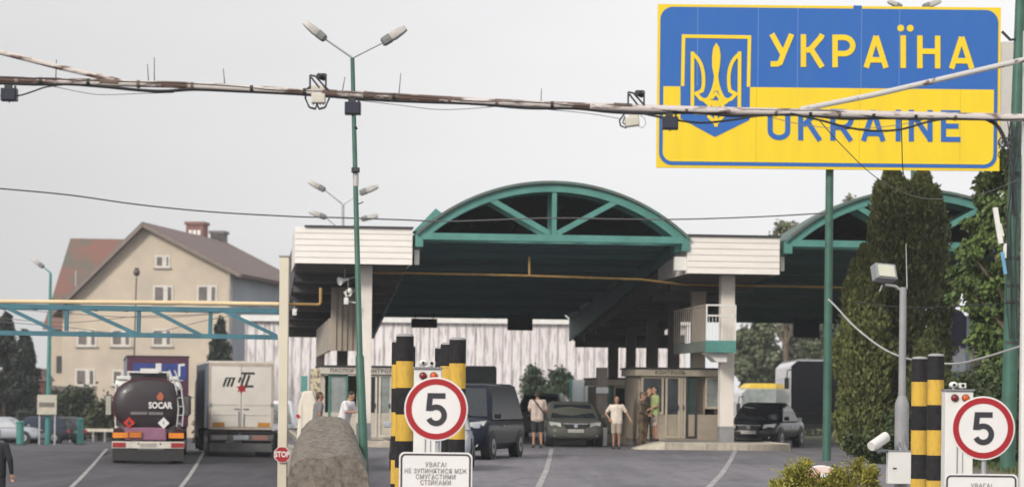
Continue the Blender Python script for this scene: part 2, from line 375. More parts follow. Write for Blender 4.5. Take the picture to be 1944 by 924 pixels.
# the rough concrete block wall
from mathutils import noise as mnoise
mb = MB(); K = 90; NR = 64; rings = []
for k in range(K):
    t = k / (K - 1); Y = 44 + 23.5 * t
    xl = XZ(lerp(t, [0, .4, .8, 1], [549, 556, 573, 597]), .3, Y); xr = XZ(lerp(t, [0, .4, .8, 1], [701, 686, 671, 660]), .3, Y)
    zt = lerp(t, [0, .3, .75, .93, 1], [0.60, .82, 1.06, 1.09, 0.9]); ring = []
    for j in range(NR):
        a = math.pi * j / (NR - 1); cx = (xl + xr) / 2; hw = (xr - xl) / 2
        ca, sa = math.cos(a), math.sin(a)
        x = cx - hw * math.copysign(abs(ca) ** 0.26, ca) * (1.0 - .30 * sa ** 3); z = -0.9 + (zt + 0.9) * sa ** 0.26
        v = Vector((x, Y, z)); nn = Vector((-ca, 0, sa))
        q = .05 * mnoise.noise(v * Vector((1.6, .9, 1.6)).x) + .045 * mnoise.noise(v * 4.3) + .022 * mnoise.noise(v * 11) - .04 * (1 if (Y % 3.0) < .09 else 0)
        ring.append(v + nn * q)
    rings.append(ring)
mb.smooth = True; mb.loft(rings); mb.smooth = False
mb.build('concrete_block_wall', CONC, tag_=('rough weathered grey brown concrete wall beside the stop sign post', 'wall'))

# ================================================================== CANOPY
O = Vector((XZ(1045, 0, 83), 83, 0)); RZ = R(5.8)
E = Vector((math.cos(RZ), math.sin(RZ), 0)); A = Vector((-math.sin(RZ), math.cos(RZ), 0))
def CX(px, py, D=0.0):
    r = ray(px, py); t = (D + (O - CAM).dot(A)) / r.dot(A); p = CAM + r * t; return (p - O).dot(E), p.z
def CW(X, D, z): return O + E * X + A * D + Vector((0, 0, z))
can = thing('checkpoint_canopy', 'long teal and white border canopy with barrel vault roofs over the lanes', 'canopy', O, RZ)
DEP = 29.5
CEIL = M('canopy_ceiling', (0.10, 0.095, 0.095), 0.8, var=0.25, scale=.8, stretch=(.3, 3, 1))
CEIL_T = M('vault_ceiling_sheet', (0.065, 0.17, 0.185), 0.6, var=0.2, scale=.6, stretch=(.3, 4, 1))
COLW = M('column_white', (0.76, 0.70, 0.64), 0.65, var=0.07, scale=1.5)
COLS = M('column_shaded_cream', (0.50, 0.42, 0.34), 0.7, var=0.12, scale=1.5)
COLD = M('column_shaded_dark', (0.10, 0.085, 0.08), 0.7, var=0.15, scale=1.5)  # columns deeper in: canopy shade put into their colour, as in COLS
DADO = M('column_dado', (0.26, 0.26, 0.27), 0.7, var=0.12)
# --- flat roofs over the islands with white lapped siding fascias
def flat_roof(pxl, pxr, pyt, pyb, left=False):
    xl, zt = CX(pxl, pyt); xr, _ = CX(pxr, pyt); _, zb = CX((pxl + pxr) / 2, pyb)
    _, zt = CX((pxl + pxr) / 2, pyt)
    n = 6; h = (zt - zb) / n; mb = MB()
    for i in range(n):                        # each board leans out at its foot
        z0 = zb + i * h
        mb.prism([(0.0, z0 + .004), (-0.05, z0 + .004), (-0.03, z0 + h), (0.0, z0 + h)], 'x', xl, xr)
    mb.build('fascia', WHITE_S, can)
    mb = MB(); mb.b2((xl - .05 + (.35 if left else 0), -.12, zt + .002), (xr + .03, 0.5, zt + .05)); mb.build('fascia_trim', DARK, can)
    # side fascia returning along the island
    mb = MB(); mb.b2((xl + .01, 0.005, zb), (xl + .06, 6.0, zt)); mb.b2((xr - .06, 0.005, zb), (xr - .01, 6.0, zt)); mb.build('side_fascia', WHITE_S, can)
    # ceiling falls towards the back; beams across it
    mb = MB(); zr = 4.0 if not left else 4.15
    mb.add([(xl + .08, .02, zb + .05), (xr - .08, .02, zb + .05), (xr - .08, DEP, zr), (xl + .08, DEP, zr),
            (xl + .08, .02, zt - .05), (xr - .08, .02, zt - .05), (xr - .08, DEP, zt - .3), (xl + .08, DEP, zt - .3)],
           [(0, 1, 2, 3), (4, 7, 6, 5), (0, 4, 5, 1), (1, 5, 6, 2), (2, 6, 7, 3), (3, 7, 4, 0)])
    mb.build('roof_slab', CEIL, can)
    for k in range(1, 8):
        D = k * 3.7; z = zb + .05 + (zr - zb - .05) * D / DEP
        mb = MB(); mb.b2((xl + .1, D, z - .26), (xr - .1, D + .3, z + .02)); mb.build('ceiling_beam', DARK if k % 2 else CEIL, can)
    # white end blocks tucked at the fascia ends
    return xl, xr, zb, zt
fl = flat_roof(560, 783, 432, 501, True)
fr = flat_roof(1305, 1480, 449, 520)
xa, za = CX(1480, 470); xb, zb_ = CX(1497, 495)
# --- vaults
def vault(xc, halfw, z0, rise):
    Rr = (halfw ** 2 + rise ** 2) / (2 * rise); ang = math.degrees(math.asin(min(1, halfw / Rr)))
    def pt(a, r): return (xc + r * math.sin(R(a)), z0 + rise - Rr + r * math.cos(R(a)))
    NA = 30
    def at(x): return z0 + rise - Rr + math.sqrt(Rr ** 2 - (x - xc) ** 2)
    for D in (0.0, 1.25):
        mb = MB(); rings = []
        for i in range(NA + 1):
            a = -ang + 2 * ang * i / NA; (x0, q0), (x1, q1) = pt(a, Rr), pt(a, Rr - .24)
            rings.append([(x0, D - .10, q0), (x0, D + .08, q0), (x1, D + .08, q1), (x1, D - .10, q1)])
        mb.loft(rings); mb.build('arch_rib', TEAL, can)
        mb = MB(); mb.b2((xc - halfw + .05, D - .13, z0 - .19), (xc + halfw - .05, D + .10, z0 + .02)); mb.build('bottom_chord', TEAL, can)
        mb = MB(); mb.beam((xc + .03, D, z0 + .02), (xc + .03, D, z0 + rise - .22), .15, .12, (0, 1, 0)); mb.build('king_post', TEAL, can)
        for sg in (-1, 1):
            xo = sg * halfw * .47
            mb = MB(); mb.beam((xc + sg * .12, D - .02, z0 + .06), (xc + xo, D - .02, at(xc + xo) - .2), .17, .13, (0, 1, 0)); mb.build('truss_diagonal', TEAL, can)
    # inner ribs further back (dim)
    for D in (5, 9, 13, 17, 21, 25):
        mb = MB(); z = z0 + .0 - (z0 - 5.05) * D / DEP
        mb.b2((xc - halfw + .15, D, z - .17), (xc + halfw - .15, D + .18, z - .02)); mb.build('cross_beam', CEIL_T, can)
    # roof shell
    mb = MB(); rings = []
    for D in [-.22, 1.4, DEP]:
        zo = -1.75 * max(0, D - 1.4) / (DEP - 1.4)
        ring = [(*[pt(-ang - 1 + 2 * (ang + 1) * i / NA, Rr + .10)][0][:1], D, zo + pt(-ang - 1 + 2 * (ang + 1) * i / NA, Rr + .10)[1]) for i in range(NA + 1)]
        ring += [(pt(ang + 1 - 2 * (ang + 1) * i / NA, Rr + .015)[0], D, zo + pt(ang + 1 - 2 * (ang + 1) * i / NA, Rr + .015)[1]) for i in range(NA + 1)]
        rings.append(ring)
    mb.loft(rings); mb.build('vault_roof', M('vault_sheet_outside', (0.06, 0.17, 0.155), .6, col2=(0.12, 0.09, 0.075), scale=3), can)
    # purlins under the shell
    mb = MB()
    for i in range(1, 10):
        x, z = pt(-ang + 2 * ang * i / 10, Rr - .06); mb.beam((x, 1.5, z), (x, DEP - .1, z - 1.75), .06, .08)
    mb.build('purlin', TEAL_D, can)
    # sloping dark ceiling sheet behind the second truss
    mb = MB(); zf, zk = z0 - .02, 5.1
    mb.add([(xc - halfw + .1, 1.5, zf), (xc + halfw - .1, 1.5, zf), (xc + halfw - .1, DEP, zk), (xc - halfw + .1, DEP, zk),
            (xc - halfw + .1, 1.5, zf + .05), (xc + halfw - .1, 1.5, zf + .05), (xc + halfw - .1, DEP, zk + .05), (xc - halfw + .1, DEP, zk + .05)],
           [(0, 1, 2, 3), (4, 7, 6, 5), (0, 4, 5, 1), (1, 5, 6, 2), (2, 6, 7, 3), (3, 7, 4, 0)])
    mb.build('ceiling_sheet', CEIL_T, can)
    mb = MB()                                  # narrow corrugations across the lane
    for k in range(36):
        D = 1.8 + k * .76; z = zf + (zk - zf) * (D - 1.5) / (DEP - 1.5); mb.b2((xc - halfw + .14, D, z - .05), (xc + halfw - .14, D + .30, z + .01))
    mb.build('ceiling_corrugation', CEIL_T, can)
    # back gable
    mb = MB(); poly = [(pt(-ang + 2 * ang * i / 20, Rr - .04)[0], pt(-ang + 2 * ang * i / 20, Rr - .04)[1] - 1.75) for i in range(21)] + [(xc + halfw, 4.92), (xc - halfw, 4.92)]
    mb.prism(poly, 'y', DEP - .12, DEP - .02); mb.build('back_gable', CEIL_T, can)
    # side gutters and inner side panels, falling with the ceiling
    for sg in (-1, 1):
        x = xc + sg * (halfw + .02)
        mb = MB(); mb.b2((x - .12, -.12, z0 - .42), (x + .12, 2.2, z0 + .0)); mb.build('gutter_box', TEAL, can)
        mb = MB(); mb.prism([(2.2, z0 - .02), (2.2, z0 - .42), (DEP, 4.0), (DEP, z0 - 1.76)], 'x', x - .05, x + .05); mb.build('side_panel', CEIL_T, can)
xl, zc = CX(797, 450); xr, _ = CX(1300, 450); _, zc = CX(1045, 447); _, zt = CX(1045, 350)
VH = (xr - xl) / 2; VC = (xr + xl) / 2; VR = zt - zc
vault(VC, VH, zc, VR)
x2, _ = CX(1497, 460)
vault(x2 + VH, VH, zc - .03, VR)
mb = MB()                                      # tilted flashing at the left springing of the vault
a_, z1 = CX(788, 436); b_, z2 = CX(830, 393); c_, z3 = CX(842, 402)
mb.add([(a_, .6, z1), (a_ + .35, .6, z1 - .05), (c_, .6, z3), (b_, .6, z2), (a_, 1.9, z1), (a_ + .35, 1.9, z1 - .05), (c_, 1.9, z3), (b_, 1.9, z2)],
       [(0, 1, 2, 3), (4, 7, 6, 5), (0, 4, 5, 1), (1, 5, 6, 2), (2, 6, 7, 3), (3, 7, 4, 0)])
mb.build('roof_flashing', TEAL, can)
for px0, px1, py0, py1 in ((1281, 1302, 487, 513), (787, 796, 474, 502), (1482, 1489, 487, 514)):
    (u0, v1), (u1, v0) = CX(px0, py0, .3), CX(px1, py1, .3)
    mb = MB(); mb.b2((u0, .3, v0), (u1, .55, v1)); mb.build('junction_box', WHITE, can)
# --- columns
def column(px0, px1, D, ztop, mat, dado=True, zb=.15):
    X0, _ = CX(px0, 700, D); X1, _ = CX(px1, 700, D); wd = X1 - X0
    mb = MB(); mb.b2((X0, D, .72 if dado else zb), (X1, D + wd, ztop)); c = mb.build('column', mat, can, bevel=.015)
    if dado: mb = MB(); mb.b2((X0 - .012, D - .012, zb), (X1 + .012, D + wd + .012, .72)); mb.build('column_base', DADO, c)
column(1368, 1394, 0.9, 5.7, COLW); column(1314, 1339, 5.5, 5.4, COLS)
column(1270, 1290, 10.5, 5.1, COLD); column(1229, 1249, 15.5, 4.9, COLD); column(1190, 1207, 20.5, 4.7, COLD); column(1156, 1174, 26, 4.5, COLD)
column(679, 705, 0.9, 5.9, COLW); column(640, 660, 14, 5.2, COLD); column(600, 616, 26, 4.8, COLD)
# far side boarding under the right flat roof
u0, _ = CX(1092, 640, 28.5); u1, _ = CX(1300, 640, 28.5)
mb = MB(); mb.b2((u0, 28.4, 3.72), (u1, 28.6, 4.3)); mb.build('back_fascia', CEIL, can)
u0, _ = CX(545, 640, 28.5); u1, _ = CX(700, 640, 28.5)
mb = MB(); mb.b2((u0, 28.4, 4.0), (u1, 28.6, 4.5)); mb.build('back_fascia', CEIL, can)
# --- inner upper storey panels of the left island (beige corrugated)
CORR = M('beige_corrugated', (0.42, 0.36, 0.30), 0.6, var=0.14, scale=1.2, stretch=(1, 1, .3))
mb = MB(); D = 7.0; X0, _ = CX(628, 640, D); X1, _ = CX(700, 640, D); n = 14
for i in range(n):
    a = X0 + (X1 - X0) * i / n; mb.b2((a, D - (.05 if i % 2 else 0), 3.1), (a + (X1 - X0) / n - .003, D + .1, 5.25))
mb.build('upper_wall', CORR, can)
mb = MB(); mb.b2((X0 - .05, D + .1, 3.1), (X0 + .05, DEP - 6, 4.2)); mb.build('upper_wall_side', CORR, can)
# --- balcony of the right island
bal_x0, bz = CX(1340, 668, -.15); bal_x1, _ = CX(1397, 668, -.15); _, bt = CX(1370, 646, -.15)
mb = MB(); mb.b2((bal_x0, -.17, bz), (bal_x1, 0.0, bt)); bo = mb.build('balcony', TEAL, can)
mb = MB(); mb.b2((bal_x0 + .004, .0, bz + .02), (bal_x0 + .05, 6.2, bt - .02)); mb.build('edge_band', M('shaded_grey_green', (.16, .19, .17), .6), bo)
mb = MB(); mb.b2((bal_x0 + .05, .004, bz + .12), (bal_x1, 6.2, bt - .06)); mb.build('deck', CEIL, bo)
mb = MB(); u0, v0 = CX(1342, 684, .0); mb.prism([(bal_x0 + .05, bz), (bal_x1 - .25, bz), (bal_x1 - .25, bz - .30), (bal_x0 + .38, bz - .30)], 'y', .05, 1.0)
mb.build('bracket', WHITE, bo)
mb = MB(); _, rt = CX(1370, 579, -.1)
for zz in (rt, rt - .33): mb.beam((bal_x0, -.1, zz), (bal_x1, -.1, zz), .05)
for x in (bal_x0 + .02, bal_x1 - .02): mb.beam((x, -.1, bt), (x, -.1, rt), .05)
nb = 9
for i in range(1, nb): x = bal_x0 + (bal_x1 - bal_x0) * i / nb; mb.beam((x, -.1, bt), (x, -.1, rt - .33), .016)
mb.build('front_railing', WHITE, bo)
mb = MB()
for zz in (rt,): mb.beam((bal_x0 + .02, -.05, zz), (bal_x0 + .02, 6.2, zz), .045)
for i in range(1, 16): y = .41 * i; mb.beam((bal_x0 + .02, y, bt), (bal_x0 + .02, y, rt), .03)
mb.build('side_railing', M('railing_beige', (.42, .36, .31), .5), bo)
# --- islands with cream kerbs
KERB = M('kerb_cream', (0.60, 0.54, 0.44), 0.8, var=0.16, scale=3, bump=.4)
def island(name, poly, z1, mat_top, label):
    r_ = thing(name, label, 'traffic island', O, RZ)
    mb = MB(); mb.prism(poly, 'z', -.3, z1 - .004); mb.build('paving', mat_top, r_)
    cx = sum(p[0] for p in poly) / len(poly); mb = MB()
    for i in range(len(poly)):
        a, b = Vector(poly[i]), Vector(poly[(i + 1) % len(poly)]); d = (b - a); l = d.length; k = max(1, int(l / 1.0)); d.normalize(); n = Vector((-d.y, d.x))
        for j in range(k):
            p, q = a + d * (l * j / k + .006), a + d * (l * (j + 1) / k - .006)
            mb.add([(p.x, p.y, -.3), (q.x, q.y, -.3), (q.x + n.x * .16, q.y + n.y * .16, -.3), (p.x + n.x * .16, p.y + n.y * .16, -.3),
                    (p.x, p.y, z1 + .01), (q.x, q.y, z1 + .01), (q.x + n.x * .16, q.y + n.y * .16, z1 + .01), (p.x + n.x * .16, p.y + n.y * .16, z1 + .01)],
                   [(0, 3, 2, 1), (4, 5, 6, 7), (0, 1, 5, 4), (1, 2, 6, 5), (2, 3, 7, 6), (3, 0, 4, 7)])
    mb.build('kerb', KERB, r_, bevel=.02)
    return r_
def X_(px, py, D): return CX(px, py, D)[0]
island('traffic_island', [(X_(1262, 845, -.9), -.9), (X_(1500, 845, -.9), -.9), (X_(1500, 845, -.9), DEP), (X_(1240, 845, 2), DEP), (X_(1232, 845, 3), 3.0)], .22, CONC_G,
       'raised island with chipped cream kerb under the right hand passport booths')
mb = MB(); a = X_(1207, 850, -.8); b = X_(1262, 848, -.9)      # sloping cream kerb end
mb.add([(a, -.6, 0.0), (b, -.9, 0), (b, 1.5, 0), (a, .3, 0), (a, -.6, .03), (b, -.9, .23), (b, 1.5, .23), (a, .3, .03)], [(0, 3, 2, 1), (4, 5, 6, 7), (0, 1, 5, 4), (1, 2, 6, 5), (2, 3, 7, 6), (3, 0, 4, 7)])
mb.build('kerb_ramp', KERB, None, tag_=('cream painted kerb ramp at the left nose of the booth island', 'kerb')).matrix_world = can.matrix_basis
island('traffic_island', [(X_(570, 845, -.5), -.5), (X_(742, 845, -.5), -.5), (X_(742, 845, -.5), DEP), (X_(570, 845, -.5), DEP)], .18, CONC_G,
       'raised island behind the striped bollards under the left hand booth')

# ================================================================== KIOSKS
KFR = M('kiosk_cream', (0.46, 0.40, 0.32), .6, var=.1)
KWALL = M('kiosk_wall', (0.36, 0.30, 0.24), .7, var=.14, scale=2)
LET = M('dark_lettering', (0.05, 0.045, 0.045), .6)
KGR = M('kiosk_green', (0.06, 0.20, 0.16), .5)
def kiosk(label, D, pxl, pxr, pyt, zb, panes, words, depth=3.2, wall=KWALL, fr=KFR):
    x0, _ = CX(pxl, 780, D); x1, _ = CX(pxr, 780, D); _, zt = CX((pxl + pxr) / 2, pyt, D); W = x1 - x0
    base = CW(x0, D, zb); k = thing('passport_booth', label, 'booth', base, RZ); H = zt - zb
    mb = MB(); mb.b2((0, 0, 0), (W, .08, .85)); mb.b2((0, .08, 0), (.08, depth, H - .28)); mb.b2((W - .08, .08, 0), (W, depth, H - .28)); mb.b2((.08, depth - .08, 0), (W - .08, depth, H - .28))
    mb.build('wall', wall, k)
    mb = MB(); mb.b2((-.12, -.14, H - .26), (W + .12, depth + .1, H - .03)); rf = mb.build('roof', fr, k, bevel=.02)
    mb = MB(); mb.b2((-.16, -.18, H - .026), (W + .16, depth + .14, H + .03)); mb.build('roof_edge', DARK, rf)
    for (f0, f1, zz0, kind_) in panes:
        a, b = W * f0, W * f1
        gm, frm = {'w': (GLASS_L, fr), 'g': (GLASS_L, KGR), 'd': (GLASS, fr), 'o': (BLACK, fr), 'k': (M('dark_green_door', (.02, .05, .045), .5), DARK)}[kind_]
        mb = MB(); t = .07; z1 = H - .27; y0, y1 = -.03, .07
        mb.b2((a, y0, zz0), (a + t, y1, z1)); mb.b2((b - t, y0, zz0), (b, y1, z1)); mb.b2((a + t, y0, z1 - t), (b - t, y1, z1)); mb.b2((a + t, y0, zz0), (b - t, y1, zz0 + t))
        f = mb.build('door' if zz0 < .3 else 'window', frm, k)
        mb = MB(); mb.b2((a + t, .01, zz0 + t), (b - t, .03, z1 - t)); mb.build('pane', gm, f)
        if zz0 < .3: mb = MB(); mb.b2((b - t - .03, -.05, 1.0), (b - t + .02, -.032, 1.16)); mb.build('handle', DARK, f)
    for (s_, cx, wd) in words:
        text_obj('lettering', s_, .17, LET, rf, (W * cx, -.146, H - .15), ext=.004, spacing=1.15, weight=.004)
    return k
kiosk('cream framed passport booth with green door behind the two men talking', 5.2, 1212, 1370, 699, .22,
      [(0.03, .30, .85, 'd'), (.32, .50, .05, 'd'), (.505, .565, .05, 'w'), (.57, .70, .05, 'k'), (.80, .985, 1.05, 'w')], [('КОНТРОЛЬ', .37, 1)])
kiosk('dim rear booth behind the man in white shirt and shorts', 11.5, 1143, 1206, 718, 0.0, [(.06, .3, .3, 'g'), (.34, .96, 1.1, 'd')], [], depth=4)
kiosk('grey booth with green framed window behind the man reading his phone', 4.0, 612, 745, 695, .18,
      [(.08, .36, .6, 'g'), (.60, .78, .05, 'o'), (.80, .99, .05, 'w')], [('ПАСПОРТ', .30, 1), ('КОНТРОЛЬ', .82, 1)], wall=M('kiosk_wall_left', (.52, .47, .40), .7), fr=M('kiosk_frame_left', (.60, .56, .50), .6))

# ================================================================== WHITE STREAKED HALL
def streak_mat():
    mt = bpy.data.materials.new('streaked_white_cladding'); mt.use_nodes = True; n = mt.node_tree; b = n.nodes['Principled BSDF']; b.inputs['Roughness'].default_value = .7
    t = n.nodes.new('ShaderNodeTexCoord')
    def st(scale, sx, sz, p0, p1, c0, c1):
        mp_ = n.nodes.new('ShaderNodeMapping'); mp_.inputs['Scale'].default_value = (sx, 1, sz); q = n.nodes.new('ShaderNodeTexNoise'); q.inputs['Scale'].default_value = scale; q.inputs['Detail'].default_value = 5
        n.links.new(t.outputs['Object'], mp_.inputs[0]); n.links.new(mp_.outputs[0], q.inputs[0]); r_ = n.nodes.new('ShaderNodeValToRGB'); e = r_.color_ramp.elements
        e[0].position, e[1].position = p0, p1; e[0].color = col4(c0); e[1].color = col4(c1); n.links.new(q.outputs[0], r_.inputs[0]); return r_.outputs[0]
    a = st(1.0, 5.2, .6, .36, .46, (.46, .43, .43), (.80, .77, .765)); c = st(1.0, 13, .8, .36, .46, (.55, .50, .50), (1, 1, 1)); d = st(.25, 1, .3, .3, .7, (.86, .84, .84), (1, .98, .98))
    m1 = n.nodes.new('ShaderNodeMix'); m1.data_type = 'RGBA'; m1.blend_type = 'MULTIPLY'; m1.inputs[0].default_value = 1
    m2 = n.nodes.new('ShaderNodeMix'); m2.data_type = 'RGBA'; m2.blend_type = 'MULTIPLY'; m2.inputs[0].default_value = 1
    n.links.new(a, m1.inputs[6]); n.links.new(c, m1.inputs[7]); n.links.new(m1.outputs[2], m2.inputs[6]); n.links.new(d, m2.inputs[7]); n.links.new(m2.outputs[2], b.inputs['Base Color'])
    return mt
YH = 165.0; xl = XZ(466, 3, YH); xr = XZ(1300, 3, YH); zg = ZR(YH) - .1
hall = thing('warehouse', 'long white warehouse with dark streaked vertical cladding behind the canopy', 'warehouse', (xl, YH, zg))
W_ = xr - xl; H_ = P(850, 613, YH).z - zg
mb = MB(); mb.b2((0, 0, 0), (W_, 22, H_)); mb.build('wall', streak_mat(), hall)
mb = MB(); n = 48
for i in range(n + 1): mb.b2((W_ * i / n - .04, -.07, .3), (W_ * i / n + .04, -.003, H_ - .01))
mb.build('cladding_joint', M('cladding_joint_paint', (.55, .52, .52), .7), hall)
mb = MB(); mb.b2((-.3, -.35, H_ + .003), (W_ + .3, 22.3, H_ + .38)); mb.build('roof', WHITE, hall)
mb = MB(); mb.b2((0, -.05, 0), (W_, -.004, .5)); mb.build('plinth', CONC_G, hall)

# ================================================================== HOUSES
PLAST = M('house_plaster', (0.54, 0.455, 0.355), .85, col2=(0.41, 0.36, 0.30), thr=(.32, .58), scale=.28, bump=.2)
PLAST_G = M('house_plaster_shaded', (0.30, 0.33, 0.38), .85, var=.1, scale=.4)  # shade of the side wall put into the colour as bluish grey
ROOF_B = M('roof_brown', (0.17, 0.115, 0.105), .75, var=.2, scale=.8, stretch=(1, 5, 5))
def win(parent, x, z, wd, hg, y=-.0, split=True):
    fr = MB(); t = .13
    fr.b2((x, y - .06, z), (x + t, y + .02, z + hg)); fr.b2((x + wd - t, y - .06, z), (x + wd, y + .02, z + hg)); fr.b2((x + t, y - .06, z), (x + wd - t, y + .02, z + t)); fr.b2((x + t, y - .06, z + hg - t), (x + wd - t, y + .02, z + hg))
    mx_ = x + wd * .62; fr.b2((mx_ - .17, y - .062, z + t), (mx_ + .17, y + .018, z + hg - t))
    f = fr.build('window', M('window_frame_white', (.62, .59, .54), .6), parent)
    g = MB(); g.b2((x + t, y - .03, z + t), (mx_ - .17, y - .004, z + hg - t)); g.b2((mx_ + .17, y - .03, z + t), (x + wd - t, y - .004, z + hg - t)); g.build('pane', M('window_pane_brown', (.16, .13, .12), .35, var=.35, scale=.7), f)
    s_ = MB(); s_.b2((x - .12, y - .16, z - .1), (x + wd + .12, y - .002, z - .004)); s_.build('sill', CONC_G, f)
    return f
YA = 200.0; zg = ZL(YA) - .1
hx0 = XZ(118, 5, YA); hx1 = XZ(446, 5, YA)
hs1 = thing('apartment_house', 'beige gabled apartment house with brown roof and white windows', 'house', (hx0, YA, zg), R(-8))
def hp(px, py): v = P(px, py, YA); return v.x - hx0, v.z - zg
W_ = (hx1 - hx0) * 1.0; pk = hp(280, 432); le = hp(118, 585); re_ = hp(446, 517); DPH = 24
mb = MB(); poly = [(0, 0), (W_, 0), (W_, re_[1]), pk, (0, le[1])]
mb.cur = 0; mb.prism(poly, 'y', 0, DPH); gab = mb.build('wall', PLAST, hs1)
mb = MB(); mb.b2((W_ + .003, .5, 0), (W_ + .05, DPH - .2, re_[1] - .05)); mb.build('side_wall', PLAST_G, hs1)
def roof_plane(p0, p1, over, nm):
    d = (Vector(p1) - Vector(p0)).normalized(); q = Vector(p1) + d * over; nrm = Vector((-d.y, d.x)) * (1 if d.x > 0 else -1)
    a, b = Vector(p0), q; mb = MB(); mb.prism([(a.x, a.y + .02), (b.x, b.y + .02), (b.x + nrm.x * .3, b.y + nrm.y * .3), (a.x, a.y + .34)], 'y', -.8, DPH + .6); return mb.build(nm, ROOF_B, hs1)
rf = roof_plane(pk, re_, 1.1, 'roof'); roof_plane(pk, le, 1.0, 'roof')
mb = MB(); d = Vector(re_) - Vector(pk)
for sgn, q in ((1, re_), (-1, le)):
    mb.beam((pk[0], -.83, pk[1] + .12), (q[0] + sgn * .9, -.83, q[1] + .12 - .9 * abs((pk[1] - q[1]) / (q[0] - pk[0]))), .05, .3, (0, 0, 1))
mb.build('verge_board', M('verge_board_paint', (.20, .16, .14), .7), hs1)
for py0, pxs in ((498, (314,)), (559, (315, 400)), (641, (166, 233, 313)), (716, (163,))):
    for px in pxs:
        a = hp(px - 19, py0 + 16); b = hp(px + 20, py0 - 16)
        if py0 == 498: a = hp(px - 14, py0 + 11); b = hp(px + 15, py0 - 12)
        win(hs1, a[0], a[1], b[0] - a[0], b[1] - a[1])
for px in (233, 313, 400):
    a = hp(px - 17, 731); b = hp(px + 18, 702); win(hs1, a[0], a[1], b[0] - a[0], b[1] - a[1])
mb = MB(); mb.tube([hp(445, 520)[0:1] + (-.12,) + hp(445, 520)[1:2], (W_ - .15, -.12, 0)], .08, 8); mb.build('downpipe', GALV, hs1)
rx, rz_ = pk
def chim(px0, px1, py0, py1, Yc, mat, nm='chimney'):
    iv = wm(hs1).inverted(); a = iv @ P(px0, py1, Yc); b = iv @ P(px1, py0, Yc); Yc = YA + a.y
    mb = MB(); mb.b2((a.x, Yc - YA, a.z - 1.2), (b.x, Yc - YA + 1.6, b.z - .25)); mb.b2((a.x - .12, Yc - YA - .12, b.z - .247), (b.x + .12, Yc - YA + 1.72, b.z))
    c = mb.build(nm, mat, rf); mb = MB(); w3 = (b.x - a.x)
    for f in (.25, .5, .75): mb.b2((a.x + w3 * f - .13, Yc - YA - .03, a.z + .1), (a.x + w3 * f + .13, Yc - YA - .004, a.z + .5))
    mb.build('flue_opening', WHITE if mat is BRK else DARK, c)
BRK = M('chimney_brick', (.24, .12, .10), .85, var=.2)
chim(353, 387, 421, 448, 219, BRK); chim(399, 424, 438, 474, 222, M('chimney_grey', (.20, .18, .17), .85, var=.2))
for k, (zz, yy) in enumerate(((6.5, 5), (6.5, 12), (6.5, 19), (3.2, 5), (3.2, 12), (3.2, 19))):
    mb = MB(); mb.b2((W_ + .051, yy, zz), (W_ + .10, yy + 1.4, zz + 1.5)); mb.build('side_window', M('side_pane', (.10, .11, .13), .3), hs1)
# rear house with mossy red roof
YB = 232.0; zg = ZL(YB) - .1; x0 = XZ(88, 5, YB)
hs2 = thing('tiled_house', 'house with steep mossy red brown roof standing behind the beige house', 'house', (x0, YB, zg))
o_ = Vector((x0, YB, zg))
MOSS = M('mossy_tiles', (0.20, 0.095, 0.075), .85, col2=(0.12, 0.115, 0.09), thr=(.42, .56), scale=.38, bump=.3, bscale=4)
tl, tr_, bl, br = [P(*q, YB) - o_ for q in ((112, 452), (262, 455), (82, 625), (262, 625))]
mb = MB(); dd = 6.0
mb.add([(bl.x, -.5, bl.z), (br.x + 4, -.5, br.z), (tr_.x + 4, dd, tr_.z + .35), (tl.x, dd, tl.z + .35), (bl.x, 2 * dd + .5, bl.z), (br.x + 4, 2 * dd + .5, br.z)],
       [(0, 1, 2, 3), (3, 2, 5, 4), (0, 3, 4), (1, 5, 2), (0, 4, 5, 1)])
mb.build('roof', MOSS, hs2)
mb = MB(); mb.b2((bl.x + .6, 0, 0), (br.x + 3.5, 2 * dd, bl.z - .004)); mb.build('wall', PLAST, hs2)
mb = MB(); a = P(102, 612, YB) - o_; b = P(121, 578, YB) - o_; mb.b2((.9, -.06, 6.6 - 1.5), (2.2, -.004, 6.6)); mb.build('window', DARK, hs2)
mb = MB(); a = P(138, 560, YB) - o_; b = P(138, 512, YB) - o_; mb.cyl((a.x, 1.6, a.z - .6), (a.x, 1.6, b.z), .07, 8); mb.build('vent_pipe', GALV, hs2)
# ================================================================== BIG COUNTRY SIGN
YS = 70.0
SGN_Y = M('sign_yellow', (0.84, 0.60, 0.0), .5, col2=(.74, .52, .01), scale=.9, stretch=(2.5, 1, .35))
SGN_B = M('sign_blue', (0.018, 0.115, 0.43), .6, col2=(.03, .13, .40), scale=.9, stretch=(2.5, 1, .35), spec=.3)
SGN_L = M('sign_seam', (0.10, 0.22, 0.50), .5, var=.03)
SGN_D = M('sign_seam_dark', (0.58, 0.42, 0.0), .5, var=.03)
c0 = P(1249, 8, YS); K = YS / FPX
sign = thing('border_sign', 'huge blue and yellow country name sign with trident coat of arms on a green pole', 'sign', (c0.x, c0.y, c0.z))
def sl(px, py):                                # photo pixel -> sign plane (x, z)
    v = P(px, py, YS); return v.x - c0.x, v.z - c0.z
W_, H_ = 651.5 * K, 310 * K
mb = MB(); mb.b2((0, .003, -H_), (W_, .10, 0)); panel = mb.build('panel', SGN_Y, sign)
mb = MB(); mb.prism(rrect(5 * K, -H_ + 5 * K, W_ - 5 * K, -5 * K, 24 * K), 'y', -.010, .002); mb.build('blue_field', SGN_B, sign)
yt = 156 * K
